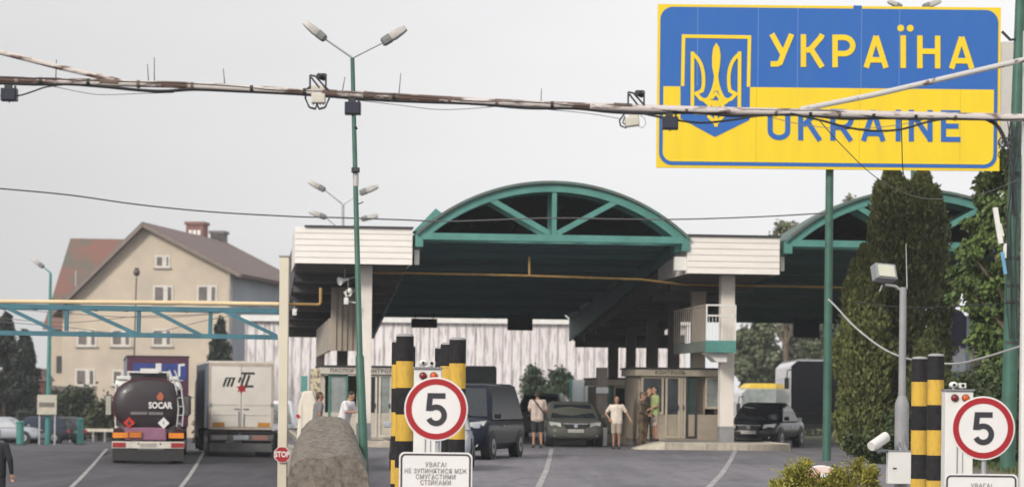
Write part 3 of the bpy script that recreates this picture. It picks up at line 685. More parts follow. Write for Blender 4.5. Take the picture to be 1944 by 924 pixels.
mb = MB(); poly = [(12 * K, -yt), (12 * K, -H_ + 30 * K)] + arc(12 * K + 18 * K, -H_ + 12 * K + 18 * K, 18 * K, 18 * K, 180, 270, 6) + arc(W_ - 12 * K - 18 * K, -H_ + 12 * K + 18 * K, 18 * K, 18 * K, 270, 360, 6) + [(W_ - 12 * K, -yt)]
mb.prism(poly, 'y', -.016, -.0105); mb.build('yellow_field', SGN_Y, sign)
# panel seams
for px in (1325, 1440, 1515, 1636, 1708):
    x = (px - 1249) * K; mb = MB(); mb.b2((x - .010, -.0125, -yt + .02), (x + .010, -.0101, -6 * K)); mb.build('seam', SGN_L, sign)
for px in (1438, 1634, 1825): x = (px - 1249) * K; mb = MB(); mb.b2((x - .008, -.0175, -H_ + 12.5 * K), (x + .008, -.0161, -yt - .01)); mb.build('seam', SGN_D, sign)
mb = MB(); x = (1628 - 1249) * K; mb.b2((x - .11, -.0108, -5.5 * K), (x + .11, .002, 1 * K)); mb.build('patch', SGN_B, sign)
# shield
def z4(zx, zy): return sl(1220 + zx / 2.718, zy / 2.718)
mb = MB(); poly = [z4(*q) for q in ((195, 446), (553, 450), (551, 620), (372, 708), (195, 612))]; mb.prism(poly, 'y', -.026, -.0165); sh = mb.build('shield', SGN_B, sign)
mb = MB(); mb.ribbon([z4(*q) for q in ((206, 445), (211, 188), (551, 193), (546, 449))], 18 * K / 2.718 * 1, .0105, .020); mb.build('shield_outline', SGN_Y, sh)
# trident
tri = MB(); wv = 6.8 * K; T = [0.0]
def st(pts, w_=None):
    T[0] += .0006; tri.ribbon([z4(*q) for q in pts], (w_ or wv), .0265, .033 + T[0])
def qb(p0, p1, p2, n=8): return [((1 - t) ** 2 * p0[0] + 2 * t * (1 - t) * p1[0] + t * t * p2[0], (1 - t) ** 2 * p0[1] + 2 * t * (1 - t) * p1[1] + t * t * p2[1]) for t in [i / n for i in range(n + 1)]]
st([(257, 268), (256, 585)]); st([(500, 268), (498, 585)])
st(qb((262, 283), (325, 330), (312, 455), 10)); st(qb((495, 283), (432, 330), (446, 455), 10))
st([(312, 448), (306, 470), (276, 484), (300, 512), (326, 520), (340, 512)]); st([(446, 448), (450, 470), (480, 486), (456, 512), (432, 520), (418, 512)])
st(qb((378, 380), (376, 470), (322, 535), 8)); st(qb((380, 380), (382, 470), (434, 535), 8))
st([(330, 505), (342, 545), (342, 602), (377, 640)]); st([(428, 505), (412, 545), (412, 602), (377, 640)])
st([(345, 520), (378, 560), (410, 520)]); st([(378, 520), (378, 655)]); st([(262, 580), (345, 582)]); st([(412, 584), (494, 584)])
st([(352, 515), (377, 482), (402, 515), (377, 545), (352, 515)], wv * .8)
tri.prism([z4(*q) for q in ((380, 222), (396, 248), (402, 290), (398, 345), (388, 400), (386, 470), (370, 470), (369, 400), (358, 345), (358, 290), (364, 248))], 'y', -.0335, -.0263)
tri.build('trident', SGN_Y, sh)
# lettering, drawn as strokes
def letters(word, boxes, py_top, py_bot, sw, mat, t0):
    for ch, (xa, xb) in zip(word, boxes):
        mb = MB(); xm = (xa + xb) / 2; sl_ = .0107; lift = 0
        def PT(u, v):                          # u 0..1 across, v 0..1 up
            px = xa + (xb - xa) * u; py = py_bot + (py_top - py_bot) * v + sl_ * (px - 1459); return sl(px, py)
        hw = sw / 2 / (xb - xa); hv = sw / 2 / (py_bot - py_top); SW = sw * K; n = [0]
        def go(pts, closed=False):
            n[0] += 1; mb.ribbon([PT(*p) for p in pts], SW, t0, t0 + .012 + .0015 * n[0], closed)
        if ch == 'У': go([(hw, 1), (.55, .38)]); go([(1 - hw, 1), (.55, .36), (.44, .13), (.32, hv), (.06, hv)])
        elif ch in 'КK': go([(hw, 0), (hw, 1)]); go([(1 - hw, 1), (1 - hw * 1.6, .90), (.42, .56), (hw * 2, .50)] if ch == 'К' else [(1 - hw, 1), (hw * 2, .47)]); go([(1 - hw, 0), (.42, .55)])
        elif ch in 'РR':
            go([(hw, 0), (hw, 1 - hv), (.5, 1 - hv)] + [(.5 + (.5 - hw) * math.sin(R(a)), (1.0 - hv + .42) / 2 + ((1.0 - hv - .42) / 2) * math.cos(R(a))) for a in range(15, 180, 15)] + [(.5, .42), (hw * 2.05, .42)])
            if ch == 'R': go([(.5, .42), (1 - hw, 0)])
        elif ch in 'АA': go([(hw, 0), (.5, 1 - hv * .4)]); go([(1 - hw, 0), (.5, 1 - hv * .4)]); go([(.26, .24), (.74, .24)])
        elif ch in 'ЇI':
            go([(.5, 0), (.5, 1)])
            if ch == 'Ї':
                for dx in (-9, 9):
                    c = PT(.5, 1.22); r_ = 6.5 * K; mb.prism([(c[0] + dx * K + .06 + r_ * math.cos(R(a)), c[1] + r_ * math.sin(R(a))) for a in range(0, 360, 24)], 'y', -t0 - .012, -t0)
        elif ch == 'Н': go([(hw, 0), (hw, 1)]); go([(1 - hw, 0), (1 - hw, 1)]); go([(hw, .52), (1 - hw, .52)])
        elif ch == 'U': go([(hw, 1), (hw, .3)] + [(.5 + (.5 - hw) * math.cos(R(a)), .3 + (.3 - hv) * math.sin(R(a))) for a in range(195, 360, 15)] + [(1 - hw, .3), (1 - hw, 1)])
        elif ch == 'N': go([(hw, 0), (hw, 1)]); go([(1 - hw, 0), (1 - hw, 1)]); go([(hw, 1 - hv), (1 - hw, hv)])
        elif ch == 'E': go([(1, hv), (hw, hv), (hw, 1 - hv), (1, 1 - hv)]); go([(hw, .5), (.9, .5)])
        mb.build('letter', mat, panel)
letters('УКРАЇНА', [(1460, 1508), (1520, 1566), (1580, 1624), (1639, 1687), (1709, 1720), (1741, 1785), (1801, 1850)], 65, 127, 10.3, SGN_Y, .011)
letters('UKRAINE', [(1457, 1500), (1515, 1561), (1576, 1620), (1634, 1681), (1701, 1709), (1725, 1770), (1786, 1823)], 206, 266, 9.6, SGN_B, .0165)
# backing frame and pole
mb = MB()
for zf in (.12, .5, .88): mb.b2((.1, .103, -H_ * zf - .06), (W_ - .1, .2, -H_ * zf + .06))
mb.build('backing_frame', GALV, sign)
b0 = P(1578, 322, YS); mb = MB(); mb.tube([(b0.x, YS + .34, 0), (b0.x, YS + .34, 12.0)], .115, 14, .10); mb.build('pole', GREEN_P, sign, world=True)
mb = MB()
for zz in (8.2, 11.2): mb.b2((b0.x - .13, YS + .2, zz), (b0.x + .13, YS + .46, zz + .08))
mb.build('pole_clamp', DARK, sign, world=True)
# concrete kiosk-like white cabinet seen between sign and right pole
a = P(1903, 226, 80); b = P(1941, 80, 80)
# ================================================================== RIGHT GREEN UTILITY POLE
YR = 62.0; zf = 0.0
pb = P(1912, 890, YR); pt_ = P(1938, -40, YR)
up = thing('utility_pole', 'thick green steel pole at the right edge with clamps and antennas', 'utility pole', (pb.x, YR, 0))
mb = MB(); mb.tube([(pb.x, YR, 0), (pb.x + .05, YR, 2.6), ((pb.x * .62 + pt_.x * .38), YR, 5.4), (pt_.x, YR, pt_.z)], [.185, .18, .16, .11], 16); mb.build('pole', GREEN_P, up, world=True)
for py in (330, 490, 543, 574, 650):
    c = P(1935 - (py - 100) * .028, py, YR); mb = MB(); mb.cyl(c - Vector((0, 0, .04)), c + Vector((0, 0, .04)), .185, 14); mb.build('clamp', DARK, up, world=True)
mb = MB()
for (xa, ya, xb, yb, w_) in ((1889, 394, 1900, 462, 9), (1898, 424, 1904, 448, 5)):
    p, q = P(xa, ya, YR - .3), P(xb, yb, YR - .3); mb.beam(p, q, S(w_, YR), S(w_ * .7, YR), (0, 1, 0))
mb.build('antenna_panel', WHITE, up, world=True)
mb = MB(); mb.beam(P(1908, 462, YR - .25), P(1907, 490, YR - .25), .07, .07, (0, 1, 0)); mb.build('radio_box', WHITE, up, world=True)
mb = MB(); mb.beam(P(1902, 478, YR - .3), P(1909, 520, YR - .3), .075, .05, (0, 1, 0)); mb.build('blue_cover', M('light_blue_plastic', (.15, .35, .55), .5), up, world=True)
mb = MB(); mb.tube([P(1895, 455, YR - .28), P(1910, 468, YR - .15), P(1925, 466, YR)], .025, 6); mb.tube([P(1905, 492, YR - .28), P(1922, 490, YR)], .02, 6); mb.build('mounting_arm', DARK, up, world=True)
mb = MB(); mb.tube([P(1902, 60, YR - .1), P(1918, 76, YR - .1), P(1936, 74, YR)], .035, 6); mb.build('top_bracket', DARK, up, world=True)
mb = MB()
for k in range(7):
    pts = [P(1915 + 3 * k + rnd.uniform(-7, 7), y + rnd.uniform(-4, 4), YR - .25 - .02 * k) for y in (232, 262, 292, 322, 360, 410, 470, 560, 640)]
    mb.tube(pts[:rnd.choice((5, 6, 9))], .012 + .006 * (k % 3), 5)
for k in range(9):
    c = P(1910 + rnd.uniform(-8, 14), 280 + rnd.uniform(-14, 18), YR - .3); mb.tube([c + Vector((.09 * math.cos(t), 0, .11 * math.sin(t))) for t in [i * .7 for i in range(9)]], .012, 5)
mb.build('cable_bundle', CABLE, up, world=True)
# pale equipment board on a frame behind the pole
a = P(1900, 268, 78); b = P(1944, 80, 78)
eb = thing('relay_panel', 'pale rectangular board fixed high between the big sign and the right green pole', 'panel', (a.x, 78, ZR(78)))
mb = MB(); mb.b2((a.x, 78, a.z), (b.x + .6, 78.25, b.z)); mb.build('board', M('pale_board', (.52, .50, .48), .6, var=.05), eb, world=True)
mb = MB(); mb.cyl((b.x + .3, 78.35, 0), (b.x + .3, 78.35, b.z), .1, 10); mb.build('post', GALV, eb, world=True)

# ================================================================== HEIGHT LIMIT PIPE GANTRY
YG = 28.0
gan = thing('height_gantry', 'rusty white pipe gantry with taped cables stretched across the road in the foreground', 'gantry', (XZ(1956, 0, YG), YG, 0))
main = [(-90, 149), (0, 151), (60, 153), (140, 155), (230, 158), (330, 161), (430, 166), (540, 172), (640, 178), (760, 184), (880, 191), (1000, 197), (1120, 202), (1250, 207), (1400, 211), (1560, 215), (1720, 219), (1870, 222), (1956, 224)]
mb = MB(); mb.tube([P(x, y, YG) for x, y in main if x <= 1120], .037, 12); mb.build('crossbar', RUSTY, gan, world=True)
mb = MB(); mb.tube([P(x, y, YG) for x, y in main if x >= 1120], .041, 12); mb.build('crossbar', RUSTY_R, gan, world=True)
mb = MB(); mb.tube([P(x, y, YG) for x, y in ((-60, 84), (0, 99), (110, 127), (205, 149), (232, 156))], .030, 10); mb.build('brace', RUSTY, gan, world=True)
mb = MB(); mb.tube([P(x, y, YG + .01) for x, y in ((1520, 208), (1660, 180), (1810, 145), (1960, 110))], .030, 10); mb.build('brace', M('pale_brace_paint', (.50, .49, .48), .6, col2=(.17, .11, .09), thr=(.40, .45), scale=5), gan, world=True)
for x, y, x2 in ((190, 156, 226), (612, 177, 640), (690, 181, 712), (1165, 203, 1200)):
    mb = MB(); mb.tube([P(x, y - 1, YG), P(x2, y + 1, YG)], .040, 12); mb.build('sleeve', RUST, gan, world=True)
for pxp in (-75, 1954):
    mb = MB(); xx = XZ(pxp, 2, YG); mb.b2((xx - .07, YG + .04, 0), (xx + .07, YG + .18, 5.6)); mb.build('post', WHITE, gan, world=True, bevel=.01)
def cab(name, lab, pts, r, Y, mat=CABLE, wob=0, n=0, parent=None):
    q = []
    for i, (x, y) in enumerate(pts): q.append((x, y))
    # Catmull-Rom through the points
    out = []
    for i in range(len(q) - 1):
        p0, p1, p2, p3 = q[max(i - 1, 0)], q[i], q[i + 1], q[min(i + 2, len(q) - 1)]
        for k in range(6):
            t = k / 6; out.append(tuple(.5 * (2 * p1[j] + (p2[j] - p0[j]) * t + (2 * p0[j] - 5 * p1[j] + 4 * p2[j] - p3[j]) * t * t + (3 * p1[j] - p0[j] - 3 * p2[j] + p3[j]) * t ** 3) for j in (0, 1)))
    out.append(q[-1]); Yf = Y if callable(Y) else (lambda x: Y)
    mb = MB(); mb.tube([P(x, y + rnd.uniform(-wob, wob), Yf(x)) for x, y in out], r, 6)
    o = mb.build(name, mat, parent, world=parent is not None)
    if lab: tag(o, lab, 'cable')
    return o
def my(x):
    for (a, b), (c, d) in zip(main, main[1:]):
        if a <= x <= c: return b + (d - b) * (x - a) / (c - a)
    return 222
off1 = [(-60, 6), (60, 7), (130, 5), (200, 8), (260, 12), (310, 13), (370, 7), (450, 6), (560, 5), (640, 6), (720, 8), (800, 7), (900, 5), (1000, 8), (1090, 5), (1160, 9), (1230, 9), (1320, 5), (1390, 9), (1450, 5), (1530, 4), (1600, 9), (1680, 6), (1760, 5), (1850, 4), (1950, 3)]
cab('cable', None, [(x, my(x) + d) for x, d in off1], .019, YG - .01, parent=gan)
off2 = [(-60, -5), (80, -6), (180, -4), (300, -5), (420, -5), (520, -2), (600, -4), (700, -5), (800, -4), (900, -2), (1000, -5), (1100, -2), (1180, -6), (1260, 2), (1350, 5), (1420, -3), (1500, -3), (1580, -5), (1640, 2), (1720, 8), (1800, 4), (1880, 5), (1950, 2)]
cab('cable', None, [(x, my(x) + d + (2 if x < 1200 else 0)) for x, d in off2], .009, YG - .03, parent=gan)
cab('cable', None, [(x, my(x) + d) for x, d in [(1500, 2), (1560, 14), (1610, 26), (1660, 31), (1710, 27), (1760, 12), (1800, 4)]], .013, YG - .04, parent=gan)
cab('cable', None, [(x, my(x) + d) for x, d in [(1210, 8), (1270, 18), (1330, 24), (1390, 17), (1440, 8), (1500, 4)]], .013, YG - .03, parent=gan)
cab('cable', None, [(0, 182), (34, 182), (62, 174), (85, 166), (112, 162), (140, 160)], .009, YG - .02, parent=gan)
cab('cable', None, [(1872, 226), (1890, 236), (1903, 255), (1910, 278)], .022, YG + .02, parent=gan)
GREYC = M('grey_thin_cable', (.22, .21, .21), .6)
cab('thin_cable', None, [(100, 164), (170, 178), (210, 180), (260, 178), (330, 176)], .0045, YG, GREYC, parent=gan)
cab('thin_cable', None, [(640, 186), (760, 200), (830, 208), (900, 206), (960, 200)], .0045, YG, GREYC, parent=gan)
cab('thin_cable', None, [(960, 200), (1040, 208), (1120, 216), (1180, 226)], .0045, YG, GREYC, parent=gan)
cab('thin_cable', None, [(1440, 216), (1520, 236), (1610, 245), (1700, 238), (1760, 226)], .0045, YG, GREYC, parent=gan)
for (x, yt_, yb_, dx) in ((106, 113, 150, 1), (282, 122, 158, -2), (293, 109, 160, 0), (427, 130, 166, -3), (649, 146, 178, 6), (757, 139, 184, 4), (1027, 168, 198, 1)):
    mb = MB(); mb.tube([P(x, yb_, YG), P(x + dx, yt_, YG)], .006, 6, .004); mb.build('spike', DARK, gan, world=True)
# clamps, tape bands
for x in (75, 165, 260, 362, 475, 575, 745, 850, 940, 1045, 1300, 1380, 1470, 1535, 1590, 1655, 1735, 1810):
    mb = MB(); mb.tube([P(x, my(x) + 1, YG), P(x + 6, my(x) + 1, YG)], .043, 10); mb.build('tape_band', BLACK if x % 2 else RUST, gan, world=True)
# dark sensor boxes hanging under the pipe
proto = None
for i, (x, y, lab) in enumerate(((18, 179, 'small dark sensor box hanging under the left end of the pipe gantry'), (670, 205, 'small dark sensor box under the pipe gantry in front of the tall lamp post'), (1272, 233, 'small dark sensor box under the gantry over the lower left of the big sign'))):
    c = P(x, y, YG - .03); c.z = c.z
    if proto is None:
        t = thing('sensor_box', lab, 'sensor', c, 0, 'dark sensor boxes on the pipe gantry')
        mb = MB(); mb.b2((-.085, -.06, -.075), (.085, .05, .06)); b = mb.build('casing', M('navy_casing', (.012, .014, .028), .4), t, bevel=.006)
        mb = MB(); mb.b2((-.07, -.072, -.06), (.07, -.0605, .045)); mb.build('lens_plate', M('lens_plate_dark', (.02, .022, .04), .15), b)
        mb = MB(); mb.b2((-.05, -.03, .0605), (.03, .02, .10)); mb.cyl((.06, 0, .06), (.06, 0, .09), .012, 8); mb.cyl((0, 0, -.076), (0, 0, -.09), .008, 8); mb.build('bracket', DARK, t)
        proto = t
    else: dup(proto, c, 0, lab)
# white cameras with cable loops
def gcam(x, y, lab, kind):
    c = P(x, y, YG + .02); t = thing('gantry_camera', lab, 'camera', c, 0, 'white cameras clamped to the pipe gantry')
    def q(dx, dy, d=0.0): return Vector((S(dx, YG), d, -S(dy, YG)))
    mb = MB(); f = -.045
    for a, b in (((-14, -6), (-14, -32)), ((-14, -32), (-4, -30)), ((16, -6), (16, -34)), ((16, -34), (2, -34)), ((-12, -28), (4, -8)), ((-4, -30), (16, -8))): mb.tube([q(*a, f), q(*b, f)], .011, 6)
    mb.build('bracket', DARK, t)
    mb = MB(); mb.tube([q(2, -30, f - .05), q(12, -27, f + .03)], .030, 12); mb.build('camera_head', BLACK, t)
    if kind == 0:
        mb = MB(); mb.box(q(0, -8, .0), (.17, .10, .05)); mb.box(q(2, 12, -.02), (.15, .12, .10)); h = mb.build('housing', M('old_cream_housing', (.55, .52, .44), .5), t, bevel=.012)
        mb = MB()
        for s_ in (-1, 1):
            for k in (0, 1): mb.tube([q(s_ * (12 + 3 * k), -10, f), q(s_ * (21 + k), -4, f), q(s_ * (22 + k), 12, f), q(s_ * (16 - 2 * k), 28 + 2 * k, f), q(s_ * 4, 31 + 2 * k, f), q(-s_ * 2, 20, f)], .009, 6)
        for dx in (-8, -2, 5, 11): mb.tube([q(dx, 18, f), q(dx + 1, 24, f)], .008, 6)
        mb.build('cable_loop', CABLE, t)
    else:
        mb = MB(); mb.box(q(-6, 24, -.03), (.15, .14, .10), Euler((0, R(-8), 0))); mb.box(q(-2, 14, .0), (.10, .08, .05)); h = mb.build('housing', M('old_cream_housing', (.55, .52, .44), .5), t, bevel=.012)
        mb = MB(); mb.tube([q(-20, 8, f), q(-30, 22, f), q(-28, 32, f), q(-18, 36, f), q(-12, 28, f)], .010, 6); mb.tube([q(-20, 14, f), q(-24, 26, f), q(-14, 34, f)], .008, 6); mb.build('cable_loop', CABLE, t)
        mb = MB(); mb.tube([q(6, 32, f), q(14, 36, f), q(20, 28, f), q(18, 18, f), q(10, 12, f)], .004, 6); mb.build('thin_loop', GREYC, t)
gcam(603, 176, 'cream camera unit with black cable loops clamped left of the tall lamp post', 0)
gcam(1206, 208, 'cream camera unit hanging from the gantry just left of the big sign', 1)

# ================================================================== SPEED LIMIT SIGNS
SW_ = M('sign_white', (.74, .72, .71), .4, var=.03); SR = M('sign_red', (.36, .010, .016), .4, var=.05); SB = M('sign_black', (.028, .027, .032), .5, var=.05)
GREYT = M('faded_print', (.27, .25, .24), .6, var=.25, scale=30)
def speed_sign(px, py, Y, pl, label, seat, four=True):
    base = P(px, 924, Y); xc = P(px, py, Y); t = thing('speed_limit_sign', label, 'sign', (xc.x, Y, 0), 0, 'round speed limit signs')
    r_ = S(60.5, Y)
    def disc(r0, y0, y1): return [(r0 * math.cos(R(a)), xc.z + r0 * math.sin(R(a))) for a in range(0, 360, 6)], y0, y1
    mb = MB(); p_, a, b = disc(r_, -.02, .0); mb.prism(p_, 'y', a, b); d_ = mb.build('disc', SW_, t, bevel=.003)
    mb = MB(); k = r_ / 60.5; rm = 52.0 * k; mb.ribbon([(rm * math.cos(R(a)), xc.z + rm * math.sin(R(a))) for a in range(0, 360, 5)], 11 * k, .0205, .024, True); mb.build('red_ring', SR, d_)
    mb = MB(); u = k
    def F5(x, y): return (x * u, xc.z + y * u)
    pts = [(17.5, 24.5), (-13.5, 24.5), (-15.5, -2.5)] 
    arcp = [(0.2 + 15.2 * math.cos(R(a)), -11.5 + 15.5 * math.sin(R(a))) for a in range(132, -166, -12)]
    mb.ribbon([F5(*q) for q in arcp], 10.6 * u, .0205, .0238)
    mb.ribbon([F5(17.5, 25.3), F5(-11.4, 25.3), F5(-14.2, -3.5)], 10.6 * u, .0205, .0244)
    mb.build('numeral_five', SB, d_)
    mb = MB(); mb.cyl((0.02, .035, 0), (0.02, .035, xc.z + r_ * .8), .028, 14); mb.build('post', GALV, t)
    # information plate
    x0, z1 = P(pl[0], pl[2], Y).x - xc.x, P(pl[0], pl[2], Y).z; x1 = P(pl[1], pl[2], Y).x - xc.x; hgt = .62; z0 = z1 - hgt
    mb = MB(); mb.prism(rrect(x0, z0, x1, z1, .06), 'y', -.019, .002); pp = mb.build('plate', SW_, t, bevel=.002)
    mb = MB(); o_ = .026; q = rrect(x0 + o_, z0 + o_, x1 - o_, z1 - o_, .045); mb.ribbon(q, .019, .0195, .0225, True); mb.build('plate_border', SB, pp)
    xm = (x0 + x1) / 2
    for s_, py_, wd in (('УВАГА!', pl[3], 40), ('НЕ ЗУПИНЯТИСЯ МІЖ', pl[3] + 12, 118), ('СМУГАСТИМИ', pl[3] + 23, 75), ('СТІЙКАМИ', pl[3] + 34, 58)):
        z = P(pl[0], py_, Y).z; o = text_obj('lettering', s_, .070, GREYT, pp, (0, 0, 0), weight=.0012, ext=.002, spacing=1.15)
        vs = [v.co.x for v in o.data.vertices]; wdt = max(vs) - min(vs); sc_ = S(wd, Y) / wdt; cx = (max(vs) + min(vs)) / 2
        for v in o.data.vertices: v.co.x = (v.co.x - cx) * sc_ + xm; v.co.y -= .0215; v.co.z += z
    return t
speed_sign(828, 776, 29.0, (758, 897, 857, 881), 'round speed limit 5 sign with notice plate in front of the left striped bollards', 0)
speed_sign(1866, 812, 29.5, (1793, 1932, 898, 921), 'round speed limit 5 sign with notice plate at the right by the green pole', 0)

# ================================================================== STRIPED BOLLARDS
BY = M('bollard_yellow', (.62, .39, .06), .75, col2=(.42, .27, .07), thr=(.30, .52), scale=7, stretch=(2, 2, .8), spec=.25); BB = M('bollard_black', (.022, .021, .023), .8, var=.35, scale=9, spec=.25)
def bollard(loc, label, grp, ztop=2.42, first=.34, st_=.345):
    t = thing('striped_bollard', label, 'bollard', loc, 0, grp); r_ = .113
    z = ztop; k = 0; mb = MB(); prof = []
    mb.tube([(0, 0, z - .02), (0, 0, z - .004), (0, 0, z + .012), (0, 0, z + .018)], [r_, r_ * .96, r_ * .75, .01], 28); mb.build('cap', GREY_P, t)
    while z > 0.02:
        h = first if k == 0 else st_; z0 = max(0, z - h)
        mb = MB(); mb.tube([(0, 0, z0), (0, 0, z - (0.021 if k == 0 else .001))], r_ + (0 if k % 2 else .0015), 28); mb.build('black_band' if k % 2 == 0 else 'yellow_band', BB if k % 2 == 0 else BY, t); z = z0; k += 1
    return t
def bx_(px, Y, z=2.42): return (XZ(px, z, Y), Y, 0)
p1 = bollard(bx_(769, 34.2), 'tallest looking striped bollard, front of the row left of the speed sign', 'black and yellow bollards left of the speed sign')
dup(p1, bx_(759, 38.2), 0, 'second striped bollard, just behind the front one left of the speed sign')
dup(p1, bx_(775, 42), 0, 'rearmost striped bollard of the row left of the speed sign, mostly hidden')
G2 = 'black and yellow bollards right of the speed sign'
dup(p1, bx_(869, 36.0), 0, 'front striped bollard of the row rising right behind the speed sign disc', G2)
dup(p1, bx_(851, 39.5), 0, 'middle striped bollard of the row behind the speed sign disc', G2)
dup(p1, bx_(839, 43.0), 0, 'rearmost striped bollard showing as thin dark strip behind the speed sign', G2)
G3 = 'black and yellow bollards by the right traffic cabinet'
p3 = bollard((XZ(1777, 2.25, 36.2), 36.2, 0), 'taller striped bollard touching the right hand white cabinet', G3, 2.27, .345, .345)
bollard((XZ(1746, 2.25, 37.6), 37.6, 0), 'striped bollard between the grey floodlight post and its taller neighbour', G3, 2.25, .345, .345)

# ================================================================== TRAFFIC LIGHT CABINETS
def cabinet(px0, px1, pyt, Y, label):
    x0, x1 = P(px0, pyt, Y).x, P(px1, pyt, Y).x; zt = P(px0, pyt, Y).z; W = x1 - x0
    t = thing('signal_cabinet', label, 'cabinet', (x0, Y, 0), 0, 'white signal cabinets at the bollards')
    mb = MB(); mb.b2((0, 0, 0), (W, .28, zt)); b = mb.build('body', WHITE, t, bevel=.006)
    mb = MB(); mb.b2((-.015, -.03, zt + .001), (W + .015, .30, zt + .02)); mb.build('rain_lid', M('lid_grey', (.25, .25, .26), .5), b)
    mb = MB(); mb.b2((W * .42, -.012, .2), (W * .45, -.0005, zt - .42)); mb.b2((W * .62, -.012, .2), (W * .635, -.0005, zt - .42)); mb.build('cover_rib', GREY, b)
    for i, (fx, mt) in enumerate(((.33, M('signal_red_dark', (.22, .015, .02), .25)), (.72, M('signal_orange', (.62, .09, .01), .25)))):
        mb = MB(); mb.cyl((W * fx, -.02, zt - .085), (W * fx, -.001, zt - .085), .045, 20); l = mb.build('signal_ring', DARK, t)
        mb = MB(); mb.ell((W * fx, -.021, zt - .085), (.039, .022, .039)); mb.build('signal_lens', mt, l)
    mb = MB(); mb.ell((W * .33, .1, zt + .07), (.055, .055, .04)); mb.b2((W * .52, .04, zt + .035), (W * .52 + .08, .15, zt + .095)); mb.cyl((W * .33, .1, zt + .02), (W * .33, .1, zt + .05), .015, 8); mb.cyl((W * .52 + .04, .1, zt + .02), (W * .52 + .04, .1, zt + .04), .015, 8)
    cm = mb.build('small_camera', WHITE, t)
    mb = MB(); mb.cyl((W * .52 + .04, .038, zt + .065), (W * .52 + .04, .030, zt + .065), .02, 12); mb.cyl((W * .33, .045, zt + .07), (W * .33, .035, zt + .07), .018, 12); mb.build('lens', BLACK, cm)
cabinet(786, 838, 699, 31.5, 'white signal cabinet behind the left speed limit sign')
cabinet(1795, 1848, 741, 31.5, 'white signal cabinet behind the right speed limit sign beside two bollards')

# ================================================================== FLOODLIGHT AND CAMERA POST
YF = 33.0
c = P(1712, 900, YF); fp = thing('floodlight_post', 'grey steel post with square floodlight, whip rod and white box in front of the thuja', 'light post', (c.x, YF, 0))
xp = P(1713, 700, YF).x; zj = P(1713, 760, YF).z; zt = P(1713, 545, YF).z
mb = MB(); mb.tube([(xp, YF, 0), (xp, YF, zj - .08), (xp, YF, zj - .03), (xp, YF, zj + .06)], [.088, .088, .085, .05], 18); mb.build('lower_tube', GREY_P, fp, world=True)
mb = MB(); mb.tube([(xp, YF, zj), (xp, YF, zt)], .047, 16, .043); ut = mb.build('upper_tube', GREY_P, fp, world=True)
mb = MB(); a = P(1722, 548, YF); b = P(1720, 462, YF); mb.tube([a, b], .009, 6, .005); mb.build('whip_rod', GALV, fp, world=True)
mb = MB(); mb.tube([P(1712, 552, YF), P(1700, 543, YF), P(1680, 540, YF)], .018, 8); mb.tube([P(1675, 541, YF), P(1670, 553, YF)], .012, 6); mb.build('arm', GREY_P, fp, world=True)
fc = P(1678, 518, YF); h = MB(); rot = Euler((R(-22), R(3), R(24)))
h.box(fc, (.30, .14, .21), rot); fh = h.build('lamp_housing', GREY, fp, world=True, bevel=.015)
q = rot.to_matrix(); mb = MB(); mb.box(fc + q @ Vector((-.008, -.078, -.005)), (.235, .012, .155), rot); mb.build('lamp_glass', M('floodlight_glass', (.62, .62, .50), .15, var=.1), fh, world=True)
mb = MB(); 
for k in range(5): mb.box(fc + q @ Vector((-.1 + .05 * k, .09, 0)), (.012, .04, .18), rot)
mb.build('cooling_fin', DARK, fh, world=True)
a = P(1684, 917, YF - .2); b = P(1728, 857, YF - .2)
mb = MB(); mb.b2((a.x, YF - .28, a.z), (b.x, YF - .1, b.z)); bxo = mb.build('junction_box', WHITE, fp, world=True, bevel=.006)
mb = MB(); mb.b2((a.x - .005, YF - .285, b.z + .001), (b.x + .005, YF - .09, b.z + .018)); mb.build('box_lid', GREY, bxo, world=True)
lk = P(1697, 888, YF - .29); mb = MB(); mb.cyl((lk.x, YF - .281, lk.z), (lk.x, YF - .292, lk.z), .012, 12); mb.b2((lk.x + .015, YF - .29, lk.z - .008), (lk.x + .035, YF - .281, lk.z + .008)); mb.build('lock', BLACK, bxo, world=True)
mb = MB(); mb.tube([P(1722, 857, YF - .15), P(1718, 845, YF - .1), P(1716, 825, YF - .1), P(1714, 812, YF - .05)], .012, 6); mb.tube([P(1712, 857, YF - .13), P(1708, 848, YF - .1), P(1706, 838, YF - .1)], .01, 6); mb.build('cable', GREY, fp, world=True)
# bullet camera
cc = P(1671, 838, YF - .35); t = thing('bullet_camera', 'white bullet camera pointing down left from the grey floodlight post', 'camera', cc)
d = Vector((-.17, -.16, -.10)).normalized()
mb = MB(); mb.tube([cc + d * .15, cc - d * .13, cc - d * .15], [.058, .058, .045], 20); bd = mb.build('camera_body', WHITE, t, world=True)
mb = MB(); mb.tube([cc + d * .151, cc + d * .155], .045, 20); mb.build('lens', BLACK, bd, world=True)
mb = MB(); mb.tube([cc + d * .19 + Vector((0, 0, .02)), cc - d * .12 + Vector((0, 0, .022))], .06, 20); mb.build('sun_shield', WHITE, bd, world=True)
mb = MB(); mb.tube([cc + Vector((0, 0, -.04)), cc + Vector((.02, .05, -.11)), P(1690, 856, YF - .15), P(1702, 857, YF - .05)], .02, 8); mb.ell(cc + Vector((-.02, 0, -.115)), (.03, .03, .03)); mb.build('mount', GREY, t, world=True)
